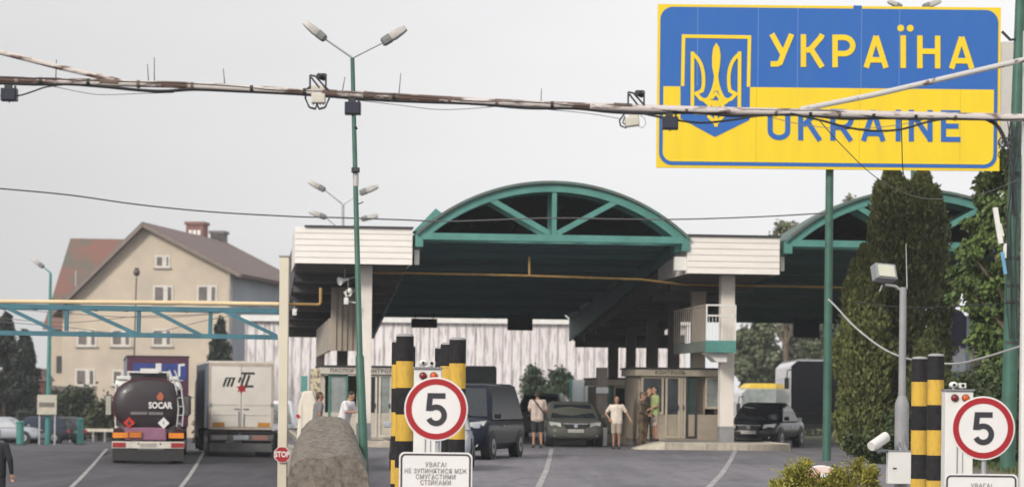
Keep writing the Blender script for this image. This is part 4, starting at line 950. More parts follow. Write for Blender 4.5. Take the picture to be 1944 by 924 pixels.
# ================================================================== LEFT TRUSS GANTRY WITH GAS PIPE
YT = 64.0
tg = thing('truss_gantry', 'teal blue truss gantry over the lorry lanes joined to the tall cream post', 'gantry', (XZ(538, 0, YT), YT, -.85))
def bm_(p, q, w_, nm='member', m=TEAL_B, Y=YT, dY=0, h=None):
    mb = MB(); mb.beam(P(*p, Y + dY), P(*q, Y + dY), S(w_ if not h else h, Y), S(w_, Y), (0, 1, 0)); return mb.build(nm, m, tg, world=True)
bm_((-140, 578), (530, 590), 9, 'top_chord'); bm_((-140, 629), (527, 640), 9, 'bottom_chord')
bm_((-140, 581), (530, 592), 7, 'top_chord', dY=1.0); bm_((-140, 630), (527, 641), 7, 'bottom_chord', dY=1.0)
for (a, b, c, d) in ((5, 580, 106, 628), (145, 582, 258, 633), (282, 585, 382, 636), (421, 588, 525, 637), (-130, 578, -30, 626)): bm_((a, b), (c, d), 7, 'diagonal', dY=-.01)
for (a, b, c, d) in ((127, 585, 126, 628), (264, 587, 263, 632), (400, 590, 399, 636), (-10, 582, -11, 626)): bm_((a, b), (c, d), 7, 'upright', dY=.02)
mb = MB(); v = []
for k in range(12):
    f = k / 11; a = P(-120 + 640 * f, 582 + 9 * f, YT); mb.beam(a, a + Vector((0, 1.0, 0)), .05)
mb.build('cross_tie', TEAL_B, tg)
for o in kids(tg):
    if o.name.startswith('cross_tie'):
        iv = wm(tg).inverted()
        o.data.transform(iv)
px_ = XZ(538, 2, YT); pw = S(8.6, YT)
mb = MB(); mb.b2((px_ - pw, YT - pw, -.85), (px_ + pw, YT + pw, P(543, 488, YT).z)); mb.build('post', M('cream_post', (.64, .58, .46), .65, var=.08, scale=1.5, stretch=(1, 1, .4)), tg, world=True, bevel=.012)
mb = MB(); mb.b2((px_ - pw - .02, YT - pw - .02, P(543, 488, YT).z + .001), (px_ + pw + .02, YT + pw + .02, P(543, 485, YT).z)); mb.build('post_cap', CONC_G, tg, world=True)
# stop sign on the cream post
sp = P(535.5, 862, YT - .16); t = thing('stop_sign', 'small red octagonal stop sign fixed to the tall cream post', 'sign', sp)
r_ = S(16.5, YT); oc = lambda r0: [(r0 * math.cos(R(22.5 + 45 * i)), r0 * math.sin(R(22.5 + 45 * i))) for i in range(8)]
mb = MB(); mb.prism(oc(r_), 'y', -.01, .005); d_ = mb.build('border', SW_, t); mb = MB(); mb.prism(oc(r_ * .92), 'y', -.016, -.0105); mb.build('red_face', SR, t)
text_obj('lettering', 'STOP', .19, SW_, t, (0, -.018, 0), weight=.006, ext=.001, sx=.78)
# gas pipes
GL = thing('gas_pipe', 'cream gas pipe along the left truss top, bending up under the canopy', 'pipe', P(0, 573, YT - .1))
mb = MB(); mb.tube([P(-140, 571, YT - .02), P(300, 574, YT - .02), P(530, 577, YT - .02)], S(4.2, YT), 10); mb.build('straight_run', PIPE_C, GL, world=True)
mb = MB(); mb.tube([P(545, 577, YT), P(602, 578, YT + .6), P(607, 577, YT + .6), P(608.5, 573, YT + .6), P(608.5, 546, YT + .6)], S(2.9, YT), 10); mb.build('elbow_run', PIPE_Y, GL, world=True)
def cp(px, py, D): X, z = CX(px, py, D); return CW(X, D, z)
GP = thing('gas_pipe', 'thin ochre gas pipe crossing under the central vault with a short upright stub', 'pipe', cp(1000, 524, 1.9))
mb = MB(); mb.tube([cp(706, 517, 1.9), cp(768, 518, 1.9), cp(1000, 523, 1.9), cp(1215, 530, 1.9), cp(1300, 540, 3), cp(1480, 543, 3), cp(1640, 546, 3)], .036, 8); mb.build('run', PIPE_Y, GP, world=True)
mb = MB(); mb.tube([cp(1005, 487, 1.9), cp(1005, 523, 1.9)], .04, 8); mb.build('stub', PIPE_Y, GP, world=True)
# hanging boards at the canopy's far edge
for (x0, x1, y0, y1, mt, lab) in ((781, 830, 604, 622, M('maroon_board', (.06, .012, .014), .6), 'dark maroon board hanging from the far canopy edge above the left bollards'),
                             (964, 1011, 602, 627, M('black_green_board', (.02, .028, .035), .6), 'dark board hanging from the far canopy edge in the middle of the central lane'),
                             (1506, 1556, 612, 641, M('navy_board', (.012, .018, .06), .6), 'navy blue board hanging from the right vault beside the green sign pole')):
    X0, z1 = CX(x0, y0, 29.0); X1, z0 = CX(x1, y1, 29.0); t = thing('hanging_board', lab, 'lane board', CW(X0, 29, z0), RZ, 'lane boards at the far canopy edge')
    mb = MB(); mb.b2((0, 0, 0), (X1 - X0, .15, z1 - z0)); b = mb.build('panel', mt, t)
    mb = MB()
    for f in (.15, .85): mb.b2(((X1 - X0) * f - .02, .05, z1 - z0 + .001), ((X1 - X0) * f + .02, .1, z1 - z0 + .5))
    mb.build('hanger', DARK, t)

# ================================================================== STREET LAMPS
LHW = M('lamp_head_pale', (.50, .48, .46), .45, var=.12, scale=8); LHG = M('lamp_head_gear', (.20, .20, .20), .5)
def head(mb_, mb2, tip, d, L_, w_, h_):         # cobra head starting at the arm tip, direction d
    d = d.normalized(); side = Vector((0, 1, 0)); up = side.cross(d); up = up if up.z > 0 else -up
    def ring(t, a, b): c = tip + d * t; return [c + side * (a * math.copysign(abs(math.cos(R(k))) ** .45, math.cos(R(k)))) + up * (b * math.copysign(abs(math.sin(R(k))) ** .45, math.sin(R(k)))) for k in range(0, 360, 30)]
    mb2.loft([ring(0, w_ * .3, h_ * .5), ring(L_ * .08, w_ * .5, h_ * .7), ring(L_ * .36, w_ * .55, h_ * .75)])
    mb_.smooth = True; mb_.loft([ring(L_ * .361, w_ * .5, h_ * .62), ring(L_ * .5, w_ * .62, h_ * .75), ring(L_ * .85, w_ * .55, h_ * .6), ring(L_ * .99, w_ * .45, h_ * .45)]); mb_.smooth = False
def lamp(label, Y, base, joint, heads, r0, r1, grp, mat=GREEN_P, zb=None, mid=None):
    zb = ZR(Y) if zb is None else zb
    b = P(*base, Y); jt = P(*joint, Y); t = thing('street_lamp', label, 'street lamp', (XZ(base[0], zb, Y), Y, zb), 0, grp)
    bt = Vector((XZ(base[0], zb, Y), Y, zb)); mb = MB()
    if mid: m1 = P(*mid, Y); mb.tube([bt, m1 - Vector((0, 0, .03)), m1 + Vector((0, 0, .03)), jt], [r0 * 1.45, r0 * 1.4, r0, r1], 14)
    else: mb.tube([bt, jt], r0, 12, r1)
    mb.build('pole', mat, t, world=True)
    for (ax, ay, hx, hy) in heads:
        a, h = P(ax, ay, Y), P(hx, hy, Y); mb = MB(); mb.tube([jt, a], r1 * .55, 8, r1 * .45); ar = mb.build('arm', GALV if len(heads) > 1 else mat, t, world=True)
        m1, m2 = MB(), MB(); L_ = (h - a).length; head(m1, m2, a, h - a, L_, L_ * .42, L_ * .22)
        hd = m1.build('lamp_head', LHW, t, world=True); m2.build('gear_box', LHG, hd, world=True)
    return t
l1 = lamp('tall leaning green street lamp with two pale heads behind the pipe gantry', 53, (692, 905), (669, 110), [(618, 75, 578, 43), (725, 82, 771, 53)], .062, .042, None, mid=(683, 675))
b = P(675, 323, 53); mb = MB(); mb.cyl(b + Vector((-.0, 0, -.05)), b + Vector((0, 0, .05)), .085, 12); mb.box(b + Vector((0, -.1, 0)), (.13, .1, .08)); mb.build('strap', DARK, l1, world=True)
b = P(675.5, 341, 53); mb = MB(); mb.cyl(b + Vector((0, 0, -.13)), b + Vector((0, 0, .12)), .058, 12); mb.build('pale_sleeve', LHW, l1, world=True)
mb = MB(); mb.tube([P(679, 388, 53), P(690, 383, 53)], .012, 6); mb.cyl(P(673, 242, 53), P(677, 240, 53), .06, 8); mb.build('fitting', DARK, l1, world=True)
lamp('small twin headed street lamp just above the left white canopy fascia', 97, (651, 840), (651, 388), [(617, 361, 586, 344), (683, 367, 718, 353)], .09, .05, 'twin lamps behind the left canopy', mat=GALV)
lamp('lower twin headed street lamp peeping over the left white canopy fascia', 106, (648, 840), (650, 440), [(619, 413, 587, 401), (686, 416, 718, 409)], .09, .05, 'twin lamps behind the left canopy', mat=GALV)
lamp('twin headed street lamp whose heads peek above the top edge of the big sign', 84, (1733, 840), (1733, 42), [(1712, 14, 1685, 2), (1752, 14, 1786, 2)], .10, .05, None, mat=GREEN_P)
lamp('single headed street lamp on a teal pole left of the houses', 140, (90, 828), (96, 518), [(83, 507, 61, 491)], .15, .07, None, mat=M('teal_pole', (.05, .23, .21), .5), zb=ZL(140))
t = lamp('thin post with round lamp standing before the beige apartment house', 150, (250, 800), (259, 526), [], .05, .04, None, mat=M('brown_post', (.10, .08, .07), .6), zb=ZL(150))
c = P(259.5, 517, 150); mb = MB(); mb.ell(c, (.19, .19, .22)); mb.build('lamp_globe', M('brown_globe', (.10, .07, .06), .4), t, world=True)
mb = MB(); mb.cyl(c + Vector((0, 0, .2)), c + Vector((0, 0, .26)), .12, 12); mb.build('lamp_cap', DARK, t, world=True)

# ================================================================== OVERHEAD WIRES
def wire(label, pts, r, Y, mat=CABLE):
    q = []
    for i in range(len(pts) - 1):
        p0, p1, p2, p3 = pts[max(i - 1, 0)], pts[i], pts[i + 1], pts[min(i + 2, len(pts) - 1)]
        for k in range(6):
            t = k / 6; q.append(tuple(.5 * (2 * p1[j] + (p2[j] - p0[j]) * t + (2 * p0[j] - 5 * p1[j] + 4 * p2[j] - p3[j]) * t * t + (3 * p1[j] - p0[j] - 3 * p2[j] + p3[j]) * t ** 3) for j in (0, 1)))
    q.append(pts[-1]); y0, y1 = Y; a, b = pts[0][0], pts[-1][0]
    mb = MB(); mb.tube([P(x, y, y0 + (y1 - y0) * (x - a) / (b - a)) for x, y in q], r, 5); o = mb.build('overhead_wire', mat); tag(o, label, 'wire'); return o
WG = M('grey_wire', (.12, .11, .12), .6)
wire('thin grey wire sagging across the sky from the left edge to the sign pole', [(-60, 354), (0, 358), (130, 370), (260, 388), (400, 402), (560, 411), (640, 413), (760, 417), (860, 420), (1040, 414), (1180, 416), (1300, 416), (1450, 411), (1572, 404)], .018, (60, 69.9), WG)
wire('thick pale cable drooping from the green sign pole past the thuja', [(1573, 568), (1590, 585), (1625, 622), (1680, 663), (1735, 683), (1810, 690), (1862, 680), (1944, 655), (1990, 640)], .024, (69.7, 52), M('pale_cable', (.42, .42, .42), .5))
wire('thin dark wire falling from the gantry diagonally below the big sign', [(1555, 228), (1600, 278), (1665, 338), (1740, 374), (1810, 376), (1870, 366), (1935, 340)], .007, (34, 61), WG)
wire('short dark wire dangling over the word on the lower half of the sign', [(1711, 226), (1712, 262), (1714, 322), (1722, 350)], .008, (40, 41), CABLE)
wire('dark wire crossing the conifers from pole to pole at mid height', [(1610, 572), (1700, 582), (1800, 582), (1925, 574)], .014, (61, 61.7), CABLE)
for k, (ya, yb, yc) in enumerate(((594, 602, 600), (620, 634, 610), (612, 600, 598))):
    wire(('uppermost', 'lowest', 'middle')[k] + ' of the faint wires in front of the beige house under the truss', [(-30, ya - 12), (120, ya), (264, yb), (400, yc - 4), (540, yc - 30)], .012, (90, 90), WG)

# ================================================================== CCTV under left canopy
for i, (x, y, D, lab) in enumerate(((657, 571, .5, 'white security camera on a pole beside the left white canopy column'), (661, 555, .7, 'round white dome light next to the left white canopy column'), (655, 531, .8, 'white loudspeaker horn under the left canopy ceiling'), (559, 592, 2, 'small white camera high under the left canopy next to the cream post'))):
    c = cp(x, y, D); t = thing(('security_camera', 'dome_light', 'loudspeaker', 'security_camera')[i], lab, ('camera', 'light', 'loudspeaker', 'camera')[i], c, RZ)
    mb = MB()
    if i == 1: mb.tube([Vector((-.13, 0, .02)), Vector((-.05, 0, -.10)), Vector((.06, 0, -.10)), Vector((.12, 0, .04))], .03, 8); mb.ell((.05, 0, .06), (.08, .08, .09))
    elif i == 2: mb.tube([(-.18, -.1, -.05), (0, 0, .0), (.1, .05, .02)], [.14, .04, .05], 12)
    else: mb.box((0, 0, 0), (.13, .3, .2)); mb.cyl((0, -.151, 0), (0, -.17, 0), .04, 12)
    mb.build('body', WHITE, t)
    mb = MB(); mb.beam((0, .12, .0), (.35 if i != 3 else .1, .14, -.05 if i == 0 else .12), .035); mb.beam((.0, .12, .0), (.0, .12, .35), .03); mb.build('bracket', WHITE if i == 0 else GREY, t)
# cream cabinet and boards at the nose of the left island
t = thing('utility_cabinet', 'cream cabinet with sloping shoulders and a red reflector beside the concrete wall', 'cabinet', at0 := Vector((XZ(582, .2, 80.5), 80.5, 0.0)))
w_ = S(38, 80.5) / 2; mb = MB(); mb.prism([(-w_, .0), (w_, .0), (w_ * .95, 1.35), (w_ * .55, 1.72), (-w_ * .35, 1.72), (-w_ * .85, 1.3)], 'y', 0, .5); mb.build('body', M('cabinet_cream', (.70, .64, .54), .5, var=.08), t, bevel=.04)
mb = MB(); mb.cyl((-w_ * .9, -.03, .95), (-w_ * .9, .0, .95), .06, 14); mb.build('reflector', RED, t)
mb = MB(); mb.b2((-w_ * .5, -.012, .3), (w_ * .6, -.001, .315)); mb.b2((-w_ * .5, -.012, .316), (-w_ * .48, -.001, 1.3)); mb.build('door_seam', GREY, t)
t = thing('board_post', 'steel post with a green board and a speckled cream board above the cream cabinet', 'sign post', (XZ(587, .2, 81.3), 81.3, 0.0)); s_ = 1 / FPX * 81.3
mb = MB(); mb.cyl((0, 0, 0), (0, 0, P(587, 698, 81.3).z), .03, 10); mb.build('post', GALV, t)
for x0_, x1_, y0_, y1_, m_, n_ in ((571, 584, 743, 713, TEAL, 'green_board'), (589, 609, 745, 700, M('speckled_board', (.50, .44, .30), .7, col2=(.16, .12, .09), thr=(.44, .52), scale=9), 'speckled_board')):
    a, b = P(x0_, y0_, 81.25), P(x1_, y1_, 81.25); mb = MB(); mb.b2((a.x, 81.2, a.z), (b.x, 81.25, b.z)); mb.build(n_, m_, t, world=True)
# ================================================================== PARKING SIDE
def simple_post(px, Y, h, lab, w_=.12):
    z = ZL(Y); t = thing('fence_post', lab, 'post', (XZ(px, z, Y), Y, z), 0, 'teal posts along the lower car park')
    mb = MB(); mb.tube([(0, 0, 0), (0, 0, h)], w_, 10); mb.build('shaft', M('teal_pole', (.05, .23, .21), .5), t); mb = MB(); mb.ell((0, 0, h + .03), (w_ * 1.25, w_ * 1.25, .07)); mb.build('cap', M('teal_pole', (.05, .23, .21), .5), t)
    mb = MB(); mb.cyl((0, 0, .004), (0, 0, .06), w_ * 1.8, 10); mb.build('foot', DARK, t)
simple_post(38, 138, 1.15, 'squat teal post between the two parked cars at the far left', .20); simple_post(152, 142, 1.35, 'squat teal post left of the fuel tanker before the hedge', .18)
bz = P(88, 785, 139.5); t = thing('notice_board', 'white notice board with a dark stripe on the teal lamp pole by the car park', 'notice board', (bz.x, 139.5, ZL(140)))
a, b = P(71, 786, 139.7), P(108, 749, 139.7)
mb = MB(); mb.b2((a.x, 139.6, a.z), (b.x, 139.7, b.z)); mb.build('board', M('board_cream', (.50, .47, .38), .6), t, world=True)
mb = MB(); zc_ = (a.z + b.z) / 2; mb.b2((a.x + .1, 139.58, zc_ - .12), (b.x - .1, 139.598, zc_ + .12)); mb.build('stripe', M('board_stripe', (.16, .15, .12), .6), t, world=True)
mb = MB()
for f in (.1, .9): mb.b2((a.x + (b.x - a.x) * f - .04, 139.71, ZL(140)), (a.x + (b.x - a.x) * f + .04, 139.78, a.z + .2))
mb.build('leg', GALV, t, world=True)
# low rail, garden wall, orange poster
YW = 158; z = ZL(YW)
t = thing('guard_rail', 'pale low guard rail in front of the hedge left of the tanker', 'rail', (XZ(108, z, YW), YW, z)); x0, x1 = 0, XZ(225, z, YW) - XZ(108, z, YW)
mb = MB(); mb.b2((x0, -.05, .62), (x1, .0, .80)); mb.build('rail', CREAM, t)
for k in range(6): mb = MB(); x = x0 + (x1 - x0) * (k + .1) / 5.3; mb.b2((x - .05, .004, 0), (x + .05, .09, .7)); mb.build('post', GREY, t)
YW = 176; z = ZL(YW)
def wallb(px0, px1, pyt, Y, mat, lab, th=.3, nm='garden_wall', cat='wall'):
    z = ZL(Y); x0, x1 = XZ(px0, z, Y), XZ(px1, z, Y); h = P((px0 + px1) / 2, pyt, Y).z - z
    t = thing(nm, lab, cat, (x0, Y, z - .1)); mb = MB(); mb.b2((0, 0, 0), (x1 - x0, th, h + .1)); mb.build('wall', mat, t); mb = MB(); mb.b2((-.05, -.05, h + .101), (x1 - x0 + .05, th + .05, h + .2)); mb.build('coping', CONC_G, t); return t
wallb(-60, 72, 730, 176, M('brown_wall', (.16, .12, .11), .85, var=.25, scale=.5), 'dark brown garden wall behind the parked cars at far left')
wallb(98, 162, 734, 178, M('wall_greybrown', (.19, .16, .14), .85, var=.2, scale=.5), 'grey brown shed wall overgrown by hedge before the beige house')
t = thing('poster', 'faded orange poster on the brown wall at far left', 'poster', P(18, 780, 175.8)); a, b = P(14, 782, 175.8), P(25, 743, 175.8)
mb = MB(); mb.b2((a.x, 175.78, a.z), (b.x, 175.9, b.z)); mb.build('sheet', M('faded_orange', (.26, .11, .07), .7, var=.2), t, world=True)
mb = MB(); mb.b2((a.x - .06, 175.8, a.z - .06), (b.x + .06, 175.95, a.z - .003)); mb.b2((a.x - .06, 175.8, b.z + .003), (b.x + .06, 175.95, b.z + .06)); mb.build('frame', GREY, t, world=True)
# small hut with chimney far left
z = ZL(190); t = thing('brick_shed', 'small dark red brick shed beside the spruce at far left', 'shed', (XZ(60, z, 190), 190, z)); w2 = S(24, 190); h = P(80, 712, 190).z - z
mb = MB(); mb.b2((0, 0, 0), (w2, 3, h - .4)); mb.build('wall', M('dark_brick', (.15, .055, .05), .85, var=.25, scale=2), t)
mb = MB(); mb.prism([(-.2, h - .397), (w2 + .2, h - .397), (w2 / 2, h + .5)], 'y', -.2, 3.2); mb.build('roof', ROOF_B, t); mb = MB(); mb.b2((w2 * .55, -.06, 1), (w2 * .85, -.003, 2.4)); mb.build('door', DARK, t)
# ================================================================== THINGS IN THE LANES
z = ZR(118); x0 = XZ(1083, 0, 118); x1 = XZ(1134, 0, 118); zt = P(1105, 720, 118).z
t = thing('white_container', 'tall pale container with teal corner edges behind the grey green car', 'container', (x0, 118, 0))
mb = MB(); mb.b2((0, 0, .08), (x1 - x0, 2.4, zt)); mb.build('box', M('container_pale', (.66, .70, .70), .5, var=.06), t)
for xx in (0, x1 - x0): mb = MB(); mb.b2((xx - .05, -.04, .0), (xx + .05, .06, zt + .03)); mb.build('corner_edge', TEAL, t)
mb = MB(); mb.b2(((x1 - x0) / 2 - .015, -.02, .2), ((x1 - x0) / 2 + .015, -.004, zt - .1)); mb.build('door_seam', GREY, t)
# dark slab post with white painted foot
D = 4.2; X0 = X_(1133, 800, D); X1 = X_(1153, 800, D); t = thing('guard_block', 'dark pillar with a white painted concrete foot beside the grey green car', 'pillar', CW(X0, D, 0), RZ)
mb = MB(); mb.b2((0, 0, 0), (X1 - X0, .5, .62)); mb.build('white_foot', WHITE, t, bevel=.02); mb = MB(); mb.b2((0.01, .02, .622), (X1 - X0 - .01, .4, CX(1140, 697, D)[1])); mb.build('shaft', M('dark_brown_panel', (.075, .062, .06), .7), t)
mb = MB(); mb.b2((-.03, -.02, 1.75), (X1 - X0 + .02, .018, 1.95)); mb.build('crossbar', GREY, t)
# column painted white with dark runs, seen between the conifer and the broadleaf tree
YP = 80; x0 = XZ(1796, 3, YP); x1 = XZ(1833, 3, YP); t = thing('painted_pillar', 'wide pillar painted white below and navy above with drips between the thuja and broadleaf tree', 'pillar', (x0, YP, 0))
zt, zm = P(1815, 586, YP).z, P(1815, 655, YP).z; W2 = x1 - x0
mb = MB(); mb.b2((.06, 0, 0), (W2 - .06, .4, P(1815, 706, YP).z)); mb.build('stem', M('blue_grey_stem', (.16, .20, .27), .6), t)
mb = MB(); mb.b2((0, -.03, P(1815, 705, YP).z), (W2, .45, zm)); mb.build('white_part', M('pillar_white_blue', (.60, .63, .70), .5, var=.06), t)
mb = MB(); poly = [(0, zm)] ; xs = 0; n = 11
for k in range(n):
    a = W2 * k / n; b = W2 * (k + 1) / n; dl = rnd.choice((.02, .1, .22, .32)); poly += [(a + .003, zm - dl * .2), (a + W2 / n * .3, zm - dl), (a + W2 / n * .6, zm - dl), (b - .003, zm - dl * .2)]
poly += [(W2, zm), (W2, zt - .25), (W2 * .75, zt - .05), (W2 * .35, zt), (W2 * .08, zt - .15), (0, zt - .35)]
mb.prism(poly, 'y', -.05, .5); mb.build('navy_top', M('navy_paint', (.018, .02, .05), .5, var=.3), t)
mb = MB(); mb.b2((W2 + .02, 0, P(1815, 700, YP).z), (W2 + .09, .4, zt - .2)); mb.build('pale_edge', M('pale_blue_edge', (.30, .38, .55), .5), t)
# no entry sign back behind the bush
Yn = 44.0; c = P(1562, 925, Yn); t = thing('round_sign', 'tilted round red and white sign half buried in the yellow green bush', 'sign', (c.x, Yn, 0)); rr = S(46, Yn)
tl_ = Matrix.Rotation(R(12), 3, 'Y') @ Matrix.Rotation(R(-25), 3, 'X')
def tdisc(mb, r0, a, b, n=40, sx=1, sz=1, off=(0, 0)):
    vs = [Vector((off[0] + r0 * sx * math.cos(2 * math.pi * i / n), a, off[1] + r0 * sz * math.sin(2 * math.pi * i / n))) for i in range(n)] + [Vector((off[0] + r0 * sx * math.cos(2 * math.pi * i / n), b, off[1] + r0 * sz * math.sin(2 * math.pi * i / n))) for i in range(n)]
    vs = [tl_ @ v + Vector((0, 0, c.z)) for v in vs]; mb.add(vs, [tuple(range(n))[::-1], tuple(range(n, 2 * n))] + [(i, (i + 1) % n, n + (i + 1) % n, n + i) for i in range(n)])
mb = MB(); tdisc(mb, rr, -.01, .01); ds = mb.build('rim', WHITE, t); mb = MB(); tdisc(mb, rr * .93, -.016, -.0105); mb.build('red_face', M('faded_red', (.42, .12, .07), .5, col2=(.62, .5, .45), thr=(.42, .5), scale=3), ds)
mb = MB(); tdisc(mb, rr * .4, -.022, -.0165, sx=1, sz=.35, off=(.06, .20)); mb.build('white_bar', WHITE, ds)
mb = MB(); mb.cyl((0, .03, 0), (0, .03, c.z), .03, 10); mb.build('post', GALV, t)
# ================================================================== VEHICLES  (local: +Y forward, origin on the ground at the centre)
def wheel(par, x, y, r=.33, w_=.22, dbl=False, name='wheel', rimm=None):
    sg = 1 if x > 0 else -1; mb = MB(); mb.tube([(x - sg * w_, y, r), (x - sg * w_ * .95, y, r), (x - sg * .02, y, r), (x, y, r)], [r * .92, r, r, r * .92], 28); w_o = mb.build(name, RUBBER, par)
    mb = MB(); mb.cyl((x - sg * .02, y, r), (x + sg * .006, y, r), r * .62, 20, r * .58); mb.build('rim', rimm or GREY, w_o)
    mb = MB(); mb.cyl((x + sg * .0065, y, r), (x + sg * .02, y, r), r * .2, 12); mb.build('hub_cap', DARK, w_o); return w_o
def carpaint(nm, c, rough=.32, metal=0.0): return M(nm, c, rough, metal=metal, var=.05, coat=.0, spec=.18)
def car(label, loc, rz, paint, Lg=4.5, W=1.8, H=1.45, belt=.92, hood=.98, hoodl=1.15, trunkl=.9, ws=.75, rs=.55, grp=None, nm='parked_car', cat='car', kind='sedan', glass=GLASS, wr=.32):
    t = thing(nm, label, cat, loc, rz, grp); hl = Lg / 2; hw = W / 2
    # lower hull from cross sections
    def ring(y, w2, zt, zb=.20):
        return [(-w2 * .86, y, zb), (-w2, y, zb + .14), (-w2 * 1.0, y, zt - .16), (-w2 * .93, y, zt - .05), (-w2 * .6, y, zt), (0, y, zt + .02), (w2 * .6, y, zt), (w2 * .93, y, zt - .05), (w2, y, zt - .16), (w2, y, zb + .14), (w2 * .86, y, zb)]
    yc = hl - hoodl; yr = -hl + trunkl
    deck = belt + (.02 if kind == 'sedan' else .0)
    st_ = [(-hl, hw * .78, deck - .16, .32), (-hl + .06, hw * .9, deck - .05, .24), (-hl + .3, hw * .98, deck, .2), (yr, hw, belt, .2), (0, hw, belt, .2), (yc, hw, belt + .01, .2), (hl - hoodl * .45, hw * .99, hood - .10 + (.0), .2), (hl - .28, hw * .96, hood - .22, .2), (hl - .08, hw * .86, hood - .34, .22), (hl, hw * .72, hood - .44, .30)]
    mb = MB(); mb.smooth = True; mb.loft([ring(*s_) for s_ in st_]); body = mb.build('body', paint, t, sub=1)
    # greenhouse
    b0, b1 = yr - .0, yc + .06; r0, r1 = b0 + rs, b1 - ws; wb, wt = hw * .93, hw * .70
    zb = belt - .04
    lv = [(zb, b0, b1, wb), (zb + (H - zb) * .5, b0 + (r0 - b0) * .5, b1 - (b1 - r1) * .47, (wb * .52 + wt * .48) + .02), (H - .06, r0 - .03, r1 + .06, wt + .02), (H, r0 + .14, r1 - .14, wt * .86)]
    def gr(z, y0, y1, w2):
        c_ = .12; return [(-w2, y0 + c_, z), (-w2 + c_, y0, z), (w2 - c_, y0, z), (w2, y0 + c_, z), (w2, y1 - c_, z), (w2 - c_, y1, z), (0, y1 + .05, z), (-w2 + c_, y1, z), (-w2, y1 - c_, z)]
    mb = MB(); mb.smooth = True; mb.loft([gr(*q) for q in lv]); cabin = mb.build('cabin', paint, t)
    def on(y0f, z0f, side):                     # point on side glass plane: y fraction, z fraction
        z = zb + (H - .06 - zb) * z0f; w2 = wb + (wt + .02 - wb) * z0f; ya = b0 + (r0 - .03 - b0) * z0f; yb = b1 + (r1 + .06 - b1) * z0f
        return Vector((side * (w2 + .006), ya + (yb - ya) * y0f, z))
    for sd in (-1, 1):
        cuts = [(.14, .47), (.51, .86)] if kind != 'van' else [(.06, .33), (.36, .62), (.65, .90)]
        for (f0, f1) in cuts:
            mb = MB(); q = [on(f0, .18, sd), on(f1, .18, sd), on(min(f1, .86), .86, sd), on(max(f0, .10), .86, sd)]; mb.slab(q if sd < 0 else q[::-1], -.008 if 0 else .008); mb.build('side_window', glass, t)
    def fr(xf, zf, front):
        z = zb + (H - .06 - zb) * zf; w2 = (wb + (wt + .02 - wb) * zf - .10) * xf
        y = (b1 + (r1 + .06 - b1) * zf + .012 + .04 * (1 - abs(xf))) if front else (b0 + (r0 - .03 - b0) * zf - .012); return Vector((w2, y, z))
    def pane(front, n=6):
        mb = MB(); vs = []
        for dy in (0, .012 if front else -.012):
            for zf in (.10, .5, .93):
                for i in range(n + 1): v = fr(-1 + 2 * i / n, zf, front); v.y += dy; vs.append(v)
        K = 3 * (n + 1); fs = []
        for L_ in (0, 1):
            for r__ in range(2):
                for i in range(n): a = L_ * K + r__ * (n + 1) + i; fs.append((a, a + 1, a + n + 2, a + n + 1))
        edge = list(range(0, n + 1)) + [2 * n + 1] + list(range(3 * n + 2, 2 * n + 1, -1)) + [n + 1]
        for i in range(len(edge)): a, b = edge[i], edge[(i + 1) % len(edge)]; fs.append((a, b, b + K, a + K))
        mb.smooth = True; mb.add(vs, fs); return mb
    pane(True).build('windscreen', glass, t); pane(False).build('rear_window', glass, t)
    # front
    yf = hl - .03; hz = hood - .34
    for sd in (-1, 1):
        mb = MB(); mb.add([(sd * hw * .50, yf - .03, hz - .03), (sd * hw * .88, yf - .20, hz + .01), (sd * hw * .92, yf - .34, hz + .14), (sd * hw * .52, yf - .10, hz + .10),
                (sd * hw * .50, yf - .3, hz - .03), (sd * hw * .88, yf - .4, hz + .01), (sd * hw * .9, yf - .5, hz + .12), (sd * hw * .52, yf - .34, hz + .09)], [(0, 1, 2, 3), (4, 7, 6, 5), (0, 4, 5, 1), (1, 5, 6, 2), (2, 6, 7, 3), (3, 7, 4, 0)])
        mb.build('headlight', M('headlight_clear', (.42, .43, .42), .12, var=.2), t, bevel=.01)
        mb = MB(); mb.b2((sd * hw * .58, -hl - .015, deck - .36), (sd * hw * .86, -hl + .2, deck - .16)); mb.build('tail_light', RED, t, bevel=.01)
        mb = MB(); mb.box((sd * (hw + .09), yc + .02, belt + .06), (.17, .10, .13)); mi = mb.build('side_mirror', paint, t, bevel=.03)
        mb = MB(); mb.tube([(sd * hw * .72, yf - .06, .38), (sd * hw * .72, yf - .02, .38)], .045, 12); mb.build('fog_lamp', GALV, t)
        for yy in (hl - .82, -hl + .80):
            mb = MB(); mb.cyl((sd * (hw - .25), yy, wr + .02), (sd * (hw + .004), yy, wr + .02), wr + .055, 28); mb.build('wheel_arch', BLACK, t)
            wheel(t, sd * (hw + .012), yy, wr)
    mb = MB(); mb.prism([(-.42, hz + .09), (.42, hz + .09), (.30, hz - .10), (-.30, hz - .10)], 'y', yf - .12, yf + .012); gz = mb.build('grille', BLACK, t, bevel=.01)
    mb = MB(); mb.b2((-.40, yf + .012, hz + .06), (.40, yf + .022, hz + .085)); mb.tube([(0, yf + .013, hz + .01), (0, yf + .03, hz + .01)], .065, 20); mb.build('chrome_trim', CHROME, gz)
    mb = MB(); mb.prism([(-.52, .44), (.52, .44), (.44, .28), (-.44, .28)], 'y', yf - .12, yf + .008); mb.build('lower_intake', BLACK, t, bevel=.01)
    mb = MB(); mb.b2((-.26, yf + .009, .47), (.26, yf + .028, .58)); mb.build('number_plate', M('plate_dull', (.42, .40, .38), .5, var=.2, scale=20), t)
    mb = MB(); mb.b2((-.26, -hl - .02, deck - .34), (.26, -hl + .01, deck - .22)); mb.build('rear_plate', M('plate_dull', (.42, .40, .38), .5), t)
